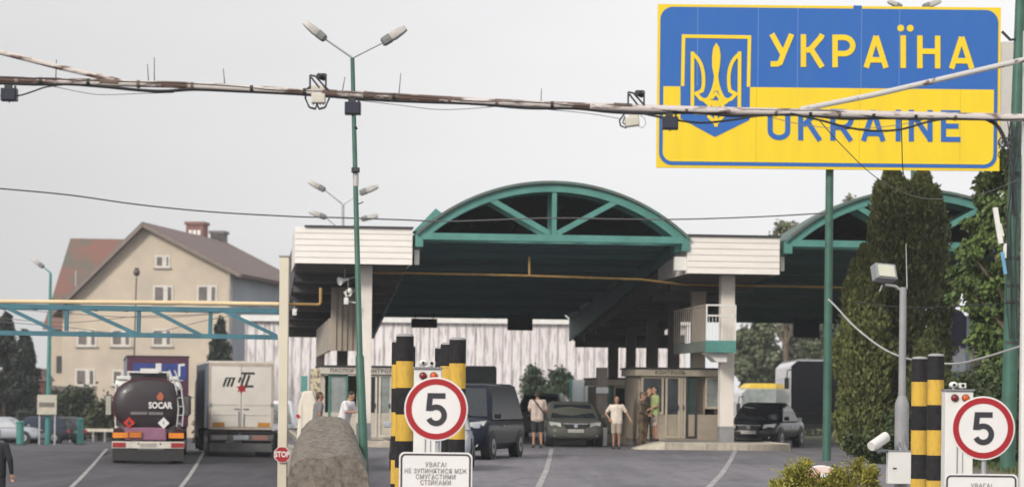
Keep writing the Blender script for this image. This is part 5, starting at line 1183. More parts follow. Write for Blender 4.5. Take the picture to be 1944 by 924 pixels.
    for sd in (-1, 1):
        mb = MB(); a, b = fr(sd * .35 - .1, .11, True), fr(sd * .35 + .35, .34, True); a.y += .03; b.y += .03; mb.tube([a, b], .01, 5); mb.build('wiper', BLACK, t)
        mb = MB(); mb.b2((sd * (hw + .002), yc - 1.15, belt - .22), (sd * (hw + .016), yc - .98, belt - .19)); mb.build('door_handle', CHROME, t)
    return t
def head(hx, hy): return math.atan2(-hx, hy)
def at_px(px, Y, z=0.0): return Vector((XZ(px, z, Y), Y, z))
car('grey green estate car facing us behind the man with the shoulder strap', at_px(1082, 87.6), head(.06, -1), carpaint('car_greygreen', (.085, .088, .078)), Lg=4.6, W=1.86, H=1.47, hood=1.02)
# dark van
va = Vector((XZ(925, 1, 67), 67.0)); hd = Vector((-.215, -.977)).normalized(); sdv = Vector((-hd.y, hd.x)); 
ctr = va - hd * 2.45 - Vector((hd.y, -hd.x)) * 0 + (Vector((-1, 0)) * .96)
van = car('dark blue passenger van with tinted windows turning in beside the speed sign', (ctr.x, ctr.y, 0), head(hd.x, hd.y), carpaint('van_navy', (.006, .009, .02), .3), Lg=4.9, W=1.92, H=1.95, belt=1.06, hood=1.20, hoodl=.95, trunkl=.06, ws=.72, rs=.22, nm='passenger_van', cat='van', kind='van', wr=.34)
car('silver car mostly hidden behind the left speed limit sign and bollards', at_px(822, 59), head(0, -1), carpaint('car_silver', (.36, .38, .42)), Lg=4.4, W=1.78, H=1.42)
car('black car facing us at the right end of the cream kerb', at_px(1452, 88.5), head(-.36, -1), carpaint('car_black', (.012, .013, .016), .22), Lg=4.4, W=1.84, H=1.50, hood=1.02)
car('pale grey van roofline visible behind the strap man and the grey green car', at_px(1030, 104), head(-.1, -1), carpaint('van_grey', (.25, .27, .27)), Lg=4.8, W=1.9, H=1.75, belt=1.02, hood=1.15, hoodl=.9, trunkl=.06, rs=.2, nm='passenger_van', cat='van', kind='van')
CP = 'cars parked at the far left'
car('silver car parked at the extreme left edge near the brown wall', (XZ(10, ZL(146), 146), 146, ZL(146)), head(1, -.12), carpaint('car_silver', (.36, .38, .42)), grp=CP, Lg=4.3)
car('dark hatchback with red tail lamp parked left of the teal lamp pole', (XZ(62, ZL(148), 148), 148, ZL(148)), head(-1, -.1), carpaint('car_dark_blue', (.03, .04, .06)), grp=CP, Lg=4.1, trunkl=.1, rs=.3, H=1.5)
car('small dark car with pale reflections parked right of the teal lamp pole', (XZ(103, ZL(150), 150), 150, ZL(150)), head(-.8, .6), carpaint('car_dark_green', (.05, .06, .05)), grp=CP, Lg=3.7, trunkl=.1, rs=.3, H=1.5)
car('white minibus partly hidden behind the white lorry and the tall cream post', (XZ(523, ZL(123), 123), 123, ZL(123)), head(.06, -1), carpaint('van_white', (.72, .73, .76), .35, 0), Lg=5.2, W=1.98, H=2.35, belt=1.25, hood=1.25, hoodl=.7, trunkl=.06, ws=.8, rs=.1, nm='minibus', cat='minibus', kind='van', wr=.36, glass=GLASS_L)

# ---------------------------------------------------------------- trucks
MUD = M('mud_flap', (.03, .03, .03), .8); FRM = M('chassis_frame', (.05, .05, .055), .7, var=.3, scale=3)
def cab_unit(t, y0, paint, W=2.5, H=3.0, nm='cab'):
    mb = MB(); prof = [(y0, .6), (y0 + 2.2, .45), (y0 + 2.28, 1.4), (y0 + 2.1, H - .35), (y0 + 1.7, H), (y0 + .1, H + .1), (y0, H - .2)]
    mb.prism(prof, 'x', -W / 2, W / 2); c = mb.build(nm, paint, t, bevel=.06)
    mb = MB(); mb.b2((-W / 2 + .12, y0 + 2.05, 1.5), (W / 2 - .12, y0 + 2.3, H - .5)); mb.build('windscreen', GLASS, c)
    for sd in (-1, 1):
        mb = MB(); mb.b2((sd * (W / 2 + .002), y0 + 1.1, 1.5), (sd * (W / 2 + .02), y0 + 1.95, 2.3)); mb.build('door_window', GLASS, c)
        mb = MB(); mb.box((sd * (W / 2 + .28), y0 + 2.1, 1.95), (.24, .10, .85)); mr = mb.build('side_mirror', BLACK, c, bevel=.04)
        mb = MB(); mb.box((sd * (W / 2 + .28), y0 + 2.045, 1.95), (.20, .008, .75)); mb.build('mirror_glass', M('mirror_cream', (.45, .43, .38), .2), mr)
        mb = MB(); mb.beam((sd * W / 2, y0 + 2.1, 2.3), (sd * (W / 2 + .28), y0 + 2.1, 2.34), .03); mb.build('mirror_arm', BLACK, mr)
        wheel(t, sd * W / 2 * .98, y0 + 1.3, .50, .3)
    mb = MB(); mb.b2((-.45, y0 - 3.6, .55), (-.32, y0 + .1, .82)); mb.b2((.32, y0 - 3.6, .55), (.45, y0 + .1, .82)); mb.build('chassis', FRM, t)
    for sd in (-1, 1): wheel(t, sd * W / 2 * .98, y0 - 2.2, .50, .55)
    return c
def trailer_base(t, Lg, W, axles, deck):
    mb = MB(); mb.b2((-.5, -Lg / 2 + .3, deck - .28), (-.36, Lg / 2 - .2, deck - .004)); mb.b2((.36, -Lg / 2 + .3, deck - .28), (.5, Lg / 2 - .2, deck - .004)); mb.b2((-W / 2 + .05, -Lg / 2 + .1, deck - .16), (W / 2 - .05, -Lg / 2 + .25, deck - .003)); mb.build('chassis', FRM, t)
    for k in range(axles):
        for sd in (-1, 1): wheel(t, sd * (W / 2 - .02), -Lg / 2 + 1.7 + 1.3 * k, .50, .45)
    for sd in (-1, 1): mb = MB(); mb.b2((sd * .55, -Lg / 2 + 1.02, .28), (sd * (W / 2 - .02), -Lg / 2 + 1.05, .95)); mb.build('mud_flap', MUD, t)
BUMP = M('bumper_grey', (.13, .13, .135), .6, var=.2)
def rear_bumper(t, Lg, W, z0=.38, z1=.62):
    mb = MB(); mb.b2((-W / 2 + .04, -Lg / 2 - .02, z0), (W / 2 - .04, -Lg / 2 + .06, z1)); b = mb.build('rear_bumper', BUMP, t, bevel=.01)
    return b
# white lorry with box body
def box_lorry(label, loc, rz, Lg, W, H, deck, rear_mat, side_mat, roofm, nm='lorry', grp=None, cabm=None):
    t = thing(nm, label, 'lorry', loc, rz, grp); trailer_base(t, Lg, W, 3, deck)
    mb = MB(); mb.b2((-W / 2, -Lg / 2 + .06, deck), (W / 2, Lg / 2, H)); bd = mb.build('cargo_body', side_mat, t)
    mb = MB(); mb.b2((-W / 2 - .02, -Lg / 2, H + .002), (W / 2 + .02, Lg / 2 + .02, H + .08)); mb.build('roof', roofm, bd)
    cab_unit(t, Lg / 2 + .5, cabm or WHITE, H=3.1)
    return t, bd
m_h = Vector((-.155, .988)); rz = head(m_h.x, m_h.y); Ym = 104.0; zg = ZL(Ym) - .02
rear = Vector((XZ(457, zg, Ym), Ym)); ctr = rear + m_h * 6.8
DOORW = M('lorry_door_white', (.74, .70, .64), .5, var=.07, scale=1.2); RIM = M('lorry_dusty_rim', (.42, .30, .25), .6, col2=(.58, .52, .46), scale=3)
t, bd = box_lorry('white rear door lorry with slanted black letters, queueing beside the fuel tanker', (ctr.x, ctr.y, zg), rz, 13.6, 2.55, 3.72, 1.12, DOORW, M('curtain_grey', (.15, .17, .20), .55, var=.15, scale=1, stretch=(1, 1, .2)), M('roof_bright', (.72, .68, .62), .5))
Lh = 6.8; W = 2.55; H = 3.72; dk = 1.12
for sd in (-1, 1):
    mb = MB(); mb.b2((sd * .012, -Lh - .012, dk + .08), (sd * (W / 2 - .09), -Lh + .055, H - .13)); dr = mb.build('rear_door', DOORW, t, bevel=.008)
    for zz in (1.65, 2.05): mb = MB(); mb.b2((sd * .1, -Lh - .022, zz), (sd * (W / 2 - .15), -Lh - .0125, zz + .025)); mb.build('crease', M('crease_grey', (.45, .42, .38), .6), dr)
    mb = MB(); mb.cyl((sd * .10, -Lh - .04, dk + .1), (sd * .10, -Lh - .04, H - (2.0 if sd > 0 else 1.9)), .018, 8); mb.b2((sd * .06, -Lh - .05, 1.9), (sd * .30, -Lh - .03, 1.93)); mb.build('lock_rod', GREY, dr)
    mb = MB(); mb.b2((sd * (W / 2 - .62), -Lh - .02, dk + .10), (sd * (W / 2 - .14), -Lh - .0125, dk + .26)); mb.build('reflector', M('dull_orange', (.55, .25, .03), .5), dr)
    mb = MB(); mb.b2((sd * (W / 2 - .085), -Lh - .02, dk), (sd * W / 2, -Lh + .05, H - .0)); mb.build('corner_post', RIM, t)
    mb = MB(); mb.b2((sd * (W / 2 - .12), -Lh - .04, 2.0), (sd * (W / 2 + .02), -Lh - .022, 2.14)); mb.build('hinge', GREY, t)
mb = MB(); mb.b2((-W / 2 + .09, -Lh - .018, H - .12), (W / 2 - .09, -Lh + .05, H)); mb.build('top_rail', RIM, t)
mb = MB(); mb.b2((-W / 2 + .09, -Lh - .018, dk - .02), (W / 2 - .09, -Lh + .05, dk + .07)); mb.build('bottom_rail', RIM, t)
mb = MB(); mb.b2((-1.22, -Lh - .02, .66), (1.22, -Lh + .05, .90)); lb = mb.build('lamp_bar', BUMP, t, bevel=.01)
for sd, m_ in ((-.85, M('dusty_silver', (.35, .33, .31), .5)), (0, M('dusty_plate', (.42, .44, .50), .5)), (.75, M('dusty_red', (.35, .17, .15), .5))): mb = MB(); mb.b2((sd - .30, -Lh - .035, .70), (sd + .30, -Lh - .0205, .87)); mb.build('tail_lamp', m_, lb)
rear_bumper(t, 13.6, W, .22, .56)
# its letters: slanted strokes m T L and a small red leaf diamond
mt_ = MB(); zc_ = 3.05; k = [0]
def stroke(pts, w_=.075): k[0] += 1; mt_.ribbon([(p[0] + .35 * (p[1]), zc_ + p[1]) for p in pts], w_, Lh + .0125, Lh + .0185 + .0007 * k[0])
for i in range(3): stroke([(-.62 + .15 * i, -.26), (-.62 + .15 * i, .06)], .085)
stroke([(-.64, .08), (-.26, .08)], .05)
stroke([(-.08, -.10), (-.08, .12)], .07); stroke([(-.12, .27), (.42, .27)], .085); stroke([(.06, .27), (.06, -.20)], .085)
stroke([(.24, .2), (.24, -.24), (.55, -.24)], .085)
mt_.build('company_letters', SB, t)
mb = MB(); mb.prism([(-.02, 2.50), (.05, 2.62), (.16, 2.58), (.13, 2.70), (.22, 2.78), (.08, 2.82), (.02, 2.95), (-.06, 2.82), (-.2, 2.78), (-.11, 2.70), (-.16, 2.58), (-.06, 2.62)], 'y', -Lh - .021, -Lh - .0126); mb.build('red_emblem', SR, t)
# curtain sider in front of the tanker: maroon and blue rear
Yc_ = 107.0; zg = ZL(Yc_); rear = Vector((XZ(298, zg, Yc_), Yc_)); ctr = rear + m_h * 6.8
t, bd = box_lorry('grey curtain sided lorry with maroon and blue rear just ahead of the fuel tanker', (ctr.x, ctr.y, zg), rz, 13.6, 2.5, 3.95, 1.15, None, M('curtain_lilac', (.20, .22, .27), .6, var=.1, scale=1), M('roof_dark', (.05, .03, .04), .6))
mb = MB(); mb.b2((-1.24, -Lh - .01, 1.15), (1.24, -Lh + .055, 3.94)); dr = mb.build('rear_door', M('maroon_rear', (.085, .022, .05), .5, var=.15), t)
mb = MB(); mb.b2((-1.0, -Lh - .018, 3.05), (1.16, -Lh - .0105, 3.72)); mb.build('blue_panel', M('royal_blue_panel', (.03, .055, .25), .5, var=.2), dr)
mb = MB(); mb.b2((-.09, -Lh - .026, 3.2), (.14, -Lh - .0185, 3.72)); mb.ribbon([(.86, 3.2), (.86, 3.65), (1.08, 3.68)], .09, Lh + .0185, Lh + .026); mb.build('white_mark', WHITE, dr)
rear_bumper(t, 13.6, 2.5)
# fuel tanker
Yt = 91.0; t_h = Vector((-.14, .99)).normalized(); zg = ZL(Yt); rear = Vector((XZ(281, zg, Yt), Yt)); Lg = 11.0; ctr = rear + t_h * (Lg / 2)
t = thing('fuel_tanker', 'dark fuel tanker lorry with rounded tank, orange plate and hazard diamonds on its rear', 'fuel tanker', (ctr.x, ctr.y, zg), head(t_h.x, t_h.y)); Lh = Lg / 2
trailer_base(t, Lg, 2.5, 3, 1.2)
TANK = M('tank_dark', (.022, .018, .022), .42, col2=(.034, .020, .024), scale=.9, coat=.1); TRIM = M('tank_maroon', (.11, .018, .032), .35, var=.15)
def oval(y, sx, sz, n=36, zc=2.05): return [(sx * math.copysign(abs(math.cos(2 * math.pi * i / n)) ** .82, math.cos(2 * math.pi * i / n)), y, zc + sz * math.copysign(abs(math.sin(2 * math.pi * i / n)) ** .88, math.sin(2 * math.pi * i / n))) for i in range(n)]
mb = MB(); mb.smooth = True; mb.loft([oval(-Lh + .12, .3, .2), oval(-Lh + .14, .8, .6), oval(-Lh + .22, 1.10, .83), oval(-Lh + .36, 1.20, .90), oval(Lh - .4, 1.20, .90), oval(Lh - .2, 1.0, .75), oval(Lh - .12, .3, .2)]); tk = mb.build('tank', TANK, t)
mb = MB(); n = 36; a = oval(-Lh + .37, 1.235, .935); b = oval(-Lh + .45, 1.235, .935); c = oval(-Lh + .45, 1.19, .89); d = oval(-Lh + .37, 1.19, .89)
for i in range(n):
    j = (i + 1) % n; mb.add([a[i], a[j], b[j], b[i], d[i], d[j], c[j], c[i]], [(0, 1, 2, 3), (4, 7, 6, 5), (0, 4, 5, 1), (2, 6, 7, 3)])
mb.build('tank_rim', TRIM, tk)
mb = MB(); mb.b2((-.62, -Lh + .5, 2.88), (.62, Lh - .5, 3.18)); mb.build('top_coaming', DARK, tk, bevel=.05)
mb = MB()
for x in (-.72, .72): mb.beam((x, -Lh + .4, 3.18), (x, Lh - .4, 3.18), .05); [mb.beam((x, -Lh + .4 + 1.7 * q, 2.9), (x, -Lh + .4 + 1.7 * q, 3.18), .04) for q in range(7)]
mb.beam((-.72, -Lh + .4, 3.18), (.72, -Lh + .4, 3.18), .05); mb.build('walkway_rail', WHITE, t)
mb = MB(); mb.beam((-.30, -Lh + .30, 3.22), (.34, -Lh + .30, 3.22), .16, .12, (0, 1, 0)); mb.build('top_light_board', WHITE, t)
mb = MB()
for x in (.98, 1.16): mb.tube([(x, -Lh + .25, 1.3), (x + .05, -Lh + .2, 1.9), (x - .05, -Lh + .25, 2.7), (x - .28, -Lh + .4, 3.25)], .028, 8)
for q in range(6): z = 1.4 + .3 * q; mb.beam((.96, -Lh + .22, z), (1.18, -Lh + .22, z), .03)
mb.build('rear_ladder', M('ladder_silver', (.55, .55, .57), .4, metal=.3), t)
# mudguards / purple centre housing, lamps, bumper
mb = MB(); mb.b2((-.80, -Lh + .02, .82), (.62, -Lh + .5, 1.26)); mb.build('valve_box', M('dusty_purple', (.27, .12, .20), .6, var=.12), t, bevel=.04)
for sd in (-1, 1):
    mb = MB(); mb.b2((sd * .70, -Lh - .02, .90), (sd * 1.22, -Lh + .1, 1.08)); mb.build('amber_board', M('orange_board', (.80, .25, .02), .4, var=.12), t)
    mb = MB(); mb.b2((sd * .78, -Lh - .045, .58), (sd * 1.22, -Lh - .021, .74)); mb.build('tail_light', M('tail_red', (.35, .03, .03), .35), t)
    mb = MB(); mb.prism([(sd * .8, 1.082), (sd * 1.2, 1.082), (sd * 1.16, 1.22), (sd * .95, 1.26)], 'y', -Lh + .1, -Lh + 1.0); mb.build('mudguard', TRIM, t)
mb = MB(); mb.b2((-.68, -Lh - .045, .90), (-.22, -Lh - .021, 1.12)); pl = mb.build('hazard_plate', M('hazard_orange', (.72, .20, .02), .4, var=.05), t)
mb = MB(); mb.ribbon([(-.66, .92), (-.24, .92), (-.24, 1.10), (-.66, 1.10)], .018, Lh + .0455, Lh + .05, True); mb.ribbon([(-.66, 1.01), (-.24, 1.01)], .014, Lh + .0455, Lh + .049); mb.build('plate_lines', SB, pl)
mb = MB(); mb.b2((-1.24, -Lh - .02, .54), (1.24, -Lh + .06, .78)); lb = mb.build('lamp_bar', M('white_lampbar', (.66, .62, .55), .5), t, bevel=.01)
mb = MB(); mb.b2((-.28, -Lh - .036, .60), (.28, -Lh - .0205, .72)); mb.build('number_plate', M('plate_dull', (.42, .40, .38), .5), lb)
for x in (-.34, .42): mb = MB(); mb.cyl((x, -Lh - .035, .70), (x, -Lh - .0205, .70), .03, 12); mb.build('bar_lamp', BLACK, lb)
mb = MB(); mb.b2((-1.22, -Lh + .0, .12), (1.22, -Lh + .04, .50)); mb.build('rubber_flap', MUD, t)
# hazard diamonds and lettering on the tank end
for (x, z, m_) in ((-.66, 1.42, M('diamond_red', (.55, .03, .02), .4)), (.52, 1.42, SW_)):
    mb = MB(); mb.prism([(x - .2, z), (x, z - .2), (x + .2, z), (x, z + .2)], 'y', -Lh - .01, .12 - Lh); dm = mb.build('hazard_diamond', m_, t)
    mb = MB()
    if m_ is SW_: mb.ribbon([(x, z - .05), (x, z + .06)], .03, Lh + .0105, Lh + .014)
    else: mb.prism([(x - .06, z - .07), (x + .06, z - .07), (x + .05, z + .02), (x, z + .09), (x - .05, z + .01)], 'y', -Lh - .014, -Lh - .0105)
    mb.build('diamond_symbol', SB, dm)
text_obj('company_lettering', 'SOCAR', .30, SW_, tk, (.40, -Lh + .085, 2.02), weight=.012, ext=.05, spacing=1.0, sx=.82)
mb = MB(); mb.prism([(.30, 2.22), (.46, 2.2), (.52, 2.32), (.47, 2.44), (.38, 2.50), (.33, 2.42), (.27, 2.34)], 'y', -Lh + .06, -Lh + .17); mb.build('flame_emblem', M('flame_orange', (.45, .12, .06), .5), tk)
mb = MB(); mb.b2((-.62, -Lh + .07, 1.70), (-.05, -Lh + .14, 1.80)); mb.b2((0, -Lh + .07, 1.70), (.5, -Lh + .14, 1.80)); mb.build('small_print', M('print_grey', (.18, .16, .16), .5), tk)
cb = cab_unit(t, Lh + .4, WHITE, H=2.85)
mb = MB(); mb.prism([(Lh + .4, 2.96), (Lh + 1.9, 2.90), (Lh + 1.5, 3.05), (Lh + .4, 3.10)], 'x', -1.2, 1.2); mb.build('wind_deflector', WHITE, cb, bevel=.03)
for sd in (-1, 1): mb = MB(); mb.b2((sd * 1.20, Lh - .3, 1.2), (sd * 1.25, Lh + .4, 2.8)); mb.build('side_fairing', WHITE, cb, bevel=.01)

# ---------------------------------------------------------------- buses and canvas truck
def bus(label, loc, rz, Lg, W, H, bodym, frontm, topm=None, grp=None, dk=.35):
    t = thing('bus', label, 'bus', loc, rz, grp); hl = Lg / 2
    mb = MB(); mb.prism([(-W / 2, dk), (W / 2, dk), (W / 2, H - .25), (W / 2 - .25, H), (-W / 2 + .25, H), (-W / 2, H - .25)], 'y', -hl, hl - .004); b = mb.build('body', bodym, t, bevel=.06)
    mb = MB(); mb.prism([(-W / 2 - .004, dk + .75), (W / 2 + .004, dk + .75), (W / 2 + .004, H - .25), (W / 2 - .25, H - .015), (-W / 2 + .25, H - .015), (-W / 2 - .004, H - .25)], 'y', hl, hl + .06); mb.build('windscreen', frontm, t, bevel=.03)
    n = 6
    for sd in (-1, 1):
        for i in range(n):
            y0 = -hl + .5 + (Lg - 1.2) * i / n; mb = MB(); mb.b2((sd * (W / 2 - .01), y0, dk + 1.15), (sd * (W / 2 + .012), y0 + (Lg - 1.2) / n - .14, H - .75)); mb.build('side_window', GLASS if frontm is not GLASS_L else GLASS_L, t)
        mb = MB(); mb.tube([(sd * (W / 2 - .1), hl + .02, H - .4), (sd * (W / 2 + .18), hl + .25, H - .45), (sd * (W / 2 + .22), hl + .27, H - .8)], .03, 8); mb.box((sd * (W / 2 + .22), hl + .27, H - 1.05), (.2, .12, .5)); mb.build('mirror', BLACK, t)
        for yy in (hl - 2.4, -hl + 2.6): wheel(t, sd * (W / 2 + .01), yy, .48, .3)
        mb = MB(); mb.b2((sd * (W / 2 - .5), hl, dk + .25), (sd * (W / 2 - .1), hl + .03, dk + .5)); mb.build('headlight', GALV, t, bevel=.02)
    mb = MB(); mb.b2((-W / 2 + .05, hl, dk), (W / 2 - .05, hl + .04, dk + .22)); mb.build('bumper', DARK if frontm is not GLASS_L else WHITE, t)
    if topm: mb = MB(); mb.prism([(-W / 2 + .2, H + .002), (W / 2 - .2, H + .002), (W / 2 - .5, H + .28), (-W / 2 + .5, H + .28)], 'y', hl - 2.4, hl - .1); mb.build('roof_pod', topm, t, bevel=.05)
    return t
BUSW = M('bus_white', (.62, .63, .66), .35, var=.06); BUSD = M('bus_front_dark', (.012, .013, .016), .3, spec=.2)
Yb = 120; z = ZR(Yb); xx = XZ(1510, z, Yb) + 1.3
tb = bus('large white coach with an all black front beside the green sign pole', (xx, Yb + 6, z), head(-.04, -1), 12, 2.55, 3.45, BUSW, BUSD)
mb = MB(); mb.b2((-1.24, 6.001, .36), (1.24, 6.025, 1.09)); mb.build('front_panel', BUSD, tb)
mb = MB(); mb.b2((-1.0, -5.8, 3.452), (1.0, 5.7, 3.52)); mb.build('roof_hatch_cover', M('coach_roof_grey', (.20, .20, .21), .6), tb)
Yb = 140; z = ZR(Yb)
bus('white bus with a yellow roof pod in the gap right of the white column', (XZ(1437, z, Yb), Yb + 5, z), head(.08, -1), 9.5, 2.4, 2.95, BUSW, GLASS_L, M('pod_yellow', (.75, .52, .06), .45))
t = thing('canvas_truck', 'lorry with sloping grey tarpaulin top behind the dark blue van', 'lorry', (XZ(905, 0, 96), 98, 0), head(0, -1)); zt = P(905, 694, 96).z
mb = MB(); q = S(35, 96); mb.prism([(-q, 1.0), (q * 1.0, 1.0), (q * 1.05, 2.0), (q * .62, zt), (-q, zt)], 'y', -3, 2); mb.build('tarpaulin', M('tarp_grey', (.13, .145, .15), .7, var=.15, scale=1.5), t, bevel=.04)
mb = MB(); mb.b2((-q, -3, .6), (q, 2.9, .99)); mb.build('chassis', FRM, t)
for sd in (-1, 1):
    for yy in (-2, 2.2): wheel(t, sd * (q - .02), yy, .45, .3)
mb = MB(); mb.b2((-q + .05, 2.05, .995), (q - .05, 3.2, 2.1)); c = mb.build('cab', M('truck_cab_grey', (.22, .24, .25), .4), t, bevel=.08); mb = MB(); mb.b2((-q + .2, 3.201, 1.45), (q - .2, 3.22, 1.95)); mb.build('windscreen', GLASS, c)
# ================================================================== VEGETATION
def leaf_mesh(name, pts, dirs, ln, wd, mat, parent, seed=0, cross=False):
    rg = np.random.default_rng(seed); n = len(pts); pts = np.asarray(pts, float)
    d = np.asarray(dirs, float) + rg.normal(0, .35, (n, 3)); d /= np.linalg.norm(d, axis=1, keepdims=True) + 1e-9
    r_ = rg.normal(0, 1, (n, 3)); s_ = np.cross(d, r_); s_ /= np.linalg.norm(s_, axis=1, keepdims=True) + 1e-9
    k = rg.uniform(.6, 1.35, (n, 1)); a = d * ln * k; b = s_ * wd * k * .5
    v = np.empty((n, 4, 3)); v[:, 0] = pts - a * .5; v[:, 1] = pts + b; v[:, 2] = pts + a * .5; v[:, 3] = pts - b
    me = bpy.data.meshes.new(name); me.vertices.add(n * 4); me.vertices.foreach_set('co', v.reshape(-1))
    me.loops.add(n * 4); me.loops.foreach_set('vertex_index', np.arange(n * 4, dtype=np.int32)); me.polygons.add(n)
    me.polygons.foreach_set('loop_start', np.arange(0, n * 4, 4, dtype=np.int32)); me.polygons.foreach_set('loop_total', np.full(n, 4, dtype=np.int32))
    me.update(); me.validate(); me.materials.append(mat); o = bpy.data.objects.new(name, me); COL.objects.link(o); o.parent = parent; return o
def leafmat(name, c1, c2, scale=1.2, isl=.35):
    mt = M(name, c1, .6, var=.1, scale=scale, col2=c2, island=isl, spec=.3)
    b = mt.node_tree.nodes['Principled BSDF']; b.inputs['Subsurface Weight'].default_value = 0.0
    return mt
def thuja(label, x, Y, H, Rm, n, seed, tops=((0, 1.0),), mat=None, zb=0.0):
    rg = np.random.default_rng(seed); t = thing('thuja', label, 'tree', (x, Y, zb))
    P_, D_ = [], []
    lob = [(rg.uniform(0, 2 * math.pi), rg.uniform(.05, .92), rg.uniform(.10, .24)) for _ in range(46)]
    def prof(f): return min(1, (f / .10) ** .5 if f < .10 else 1) * (1 - max(0, (f - .45) / .55) ** 1.7 * .78) if f < .93 else .27 * max(0, (1 - f) / .07) ** .6
    m_ = 0
    while m_ < n:
        f = rg.uniform(0, 1) ** .92; th = rg.uniform(0, 2 * math.pi); tx, th_ = tops[rg.integers(len(tops))]
        f2 = f / th_ if f > .55 else f
        if f2 > 1: continue
        R0 = Rm * prof(f2); bump_ = 0
        for a, hf, w_ in lob:
            da = abs((th - a + math.pi) % (2 * math.pi) - math.pi); q = (da / .5) ** 2 + ((f - hf) / .06) ** 2
            if q < 4: bump_ += w_ * math.exp(-q)
        R1 = R0 * (.80 + bump_ + .07 * math.sin(9 * th + 23 * f) + .10 * mnoise.noise(Vector((math.cos(th) * 1.5, math.sin(th) * 1.5, f * 14))) + (.10 if rg.random() < .04 else 0)); rr = R1 * (1 - abs(rg.normal(0, .10)) if rg.random() < .8 else rg.uniform(.2, .9))
        z = f * H; off = tx * max(0, (f - .55) / .45)
        P_.append((rr * math.cos(th) + off, rr * math.sin(th), z)); D_.append((math.cos(th) * .45, math.sin(th) * .45, .9)); m_ += 1
    leaf_mesh('crown', P_, D_, .15, .075, mat, t, seed)
    mb = MB(); mb.tube([(0, 0, -.05), (0, 0, H * .5), (tops[0][0] * .5, 0, H * .85)], [.14, .09, .03], 8); mb.build('trunk', BARK, t); return t
THJ = leafmat('thuja_leaf', (.15, .16, .055), (.05, .068, .025), 3.0)
THJ2 = leafmat('thuja_leaf_light', (.18, .19, .06), (.065, .082, .027), 3.0)
thuja('tall dark double topped thuja rising behind the big sign', XZ(1716, 3, 77), 77, 8.65, 1.48, 52000, 11, ((-.45, 1.0), (.55, .985)), THJ)
thuja('shorter lighter thuja joined to the left side of the tall one', XZ(1640, 2, 75), 75, 6.05, .92, 24000, 12, ((-.05, 1.0),), THJ2)
thuja('small thuja filling the gap below the tall one, right of the floodlight post', XZ(1762, 1, 74.5), 74.5, 3.6, .75, 12000, 13, ((0, 1.0),), THJ)
def blob_tree(name, label, x, Y, zb, H, blobs, leaf, wd, n, mat, seed, trunk_r=.2, limbs=True, group=None, cat='tree', droop=-.35):
    rg = np.random.default_rng(seed); t = thing(name, label, cat, (x, Y, zb), 0, group); P_, D_ = [], []
    wts = np.array([b[3] * b[4] for b in blobs]); wts = wts / wts.sum(); cnt = (wts * n).astype(int)
    for (bx, by, bz, rx, rz_), c in zip(blobs, cnt):
        sub = [(rg.normal(0, 1, 3)) for _ in range(max(5, int(9 * rx)))]; sub = [s_ / np.linalg.norm(s_) for s_ in sub]
        for _ in range(c):
            if rg.random() < .75:
                s_ = sub[rg.integers(len(sub))] * rg.uniform(.55, .95); q = s_ + rg.normal(0, .20, 3)
            else: q = rg.normal(0, .42, 3)
            P_.append((bx + q[0] * rx, by + q[1] * rx, bz + q[2] * rz_)); D_.append((q[0], q[1], droop))
    leaf_mesh('crown', P_, D_, leaf, wd, mat, t, seed)
    mb = MB(); top = max(b[2] for b in blobs); mb.tube([(0, 0, -.1), (.05, 0, top * .4), (0, .05, top * .8)], [trunk_r, trunk_r * .75, trunk_r * .25], 8); mb.build('trunk', BARK, t)
    if limbs:
        mb = MB()
        for (bx, by, bz, rx, rz_) in blobs[:14]:
            z0 = min(bz * .7, top * .6); mb.tube([(0, 0, z0), (bx * .5, by * .5, (z0 + bz) * .5 + .1), (bx, by, bz)], [trunk_r * .4, trunk_r * .25, .02], 6)
        mb.build('limb', BARK, t)
    return t
# broadleaf (horse chestnut like) at the right edge
rg = np.random.default_rng(5); CH = leafmat('broad_leaf', (.14, .20, .05), (.03, .055, .018), 1.0, .45)
Yh = 71; cx = XZ(1925, 4, Yh); bl = []
for (px, py, r_) in ((1885, 345, .42), (1915, 310, .45), (1950, 330, .6), (1870, 385, .38), (1905, 400, .55), (1850, 425, .32), (1880, 450, .55), (1925, 460, .7), (1835, 480, .33), (1860, 510, .5), (1900, 520, .6), (1830, 545, .35), (1870, 565, .55), (1815, 570, .22), (1880, 610, .5), (1925, 590, .7), (1862, 640, .38), (1895, 660, .5), (1935, 660, .6), (1875, 705, .38), (1915, 715, .5), (1950, 520, .8), (1960, 400, .8), (1990, 600, .9), (1990, 480, 1.0), (1810, 515, .16), (1858, 350, .20)):
    v = P(px, py, Yh); bl.append((v.x - cx, rg.uniform(-.5, .6), v.z, r_ * .95, r_ * .8))
blob_tree('broadleaf_tree', 'large leafy broadleaf tree at the right edge behind the green utility pole', cx, Yh, 0, 8, bl, .17, .11, 30000, CH, 21, .2, droop=-.9)
# undergrowth at right
UG = leafmat('shrub_leaf', (.07, .095, .03), (.025, .04, .016), 1.4, .4)
bl = [(XZ(px, 1, 68) - XZ(1860, 1, 68), rg.uniform(-.4, .4), P(px, py, 68).z, r_, r_) for px, py, r_ in ((1815, 790, .6), (1850, 740, .5), (1890, 760, .7), (1930, 730, .7), (1830, 850, .7), (1880, 840, .7), (1930, 830, .8), (1790, 840, .5), (1960, 780, .8), (1900, 890, .6), (1680, 850, .6), (1640, 850, .45), (1720, 830, .6), (1760, 860, .6), (1690, 890, .5), (1740, 890, .5))]
blob_tree('shrub', 'dense dark shrubs filling the verge under the trees by the right hand cabinet', XZ(1860, 1, 68), 68, 0, 2, bl, .13, .08, 26000, UG, 22, .06, cat='shrub')
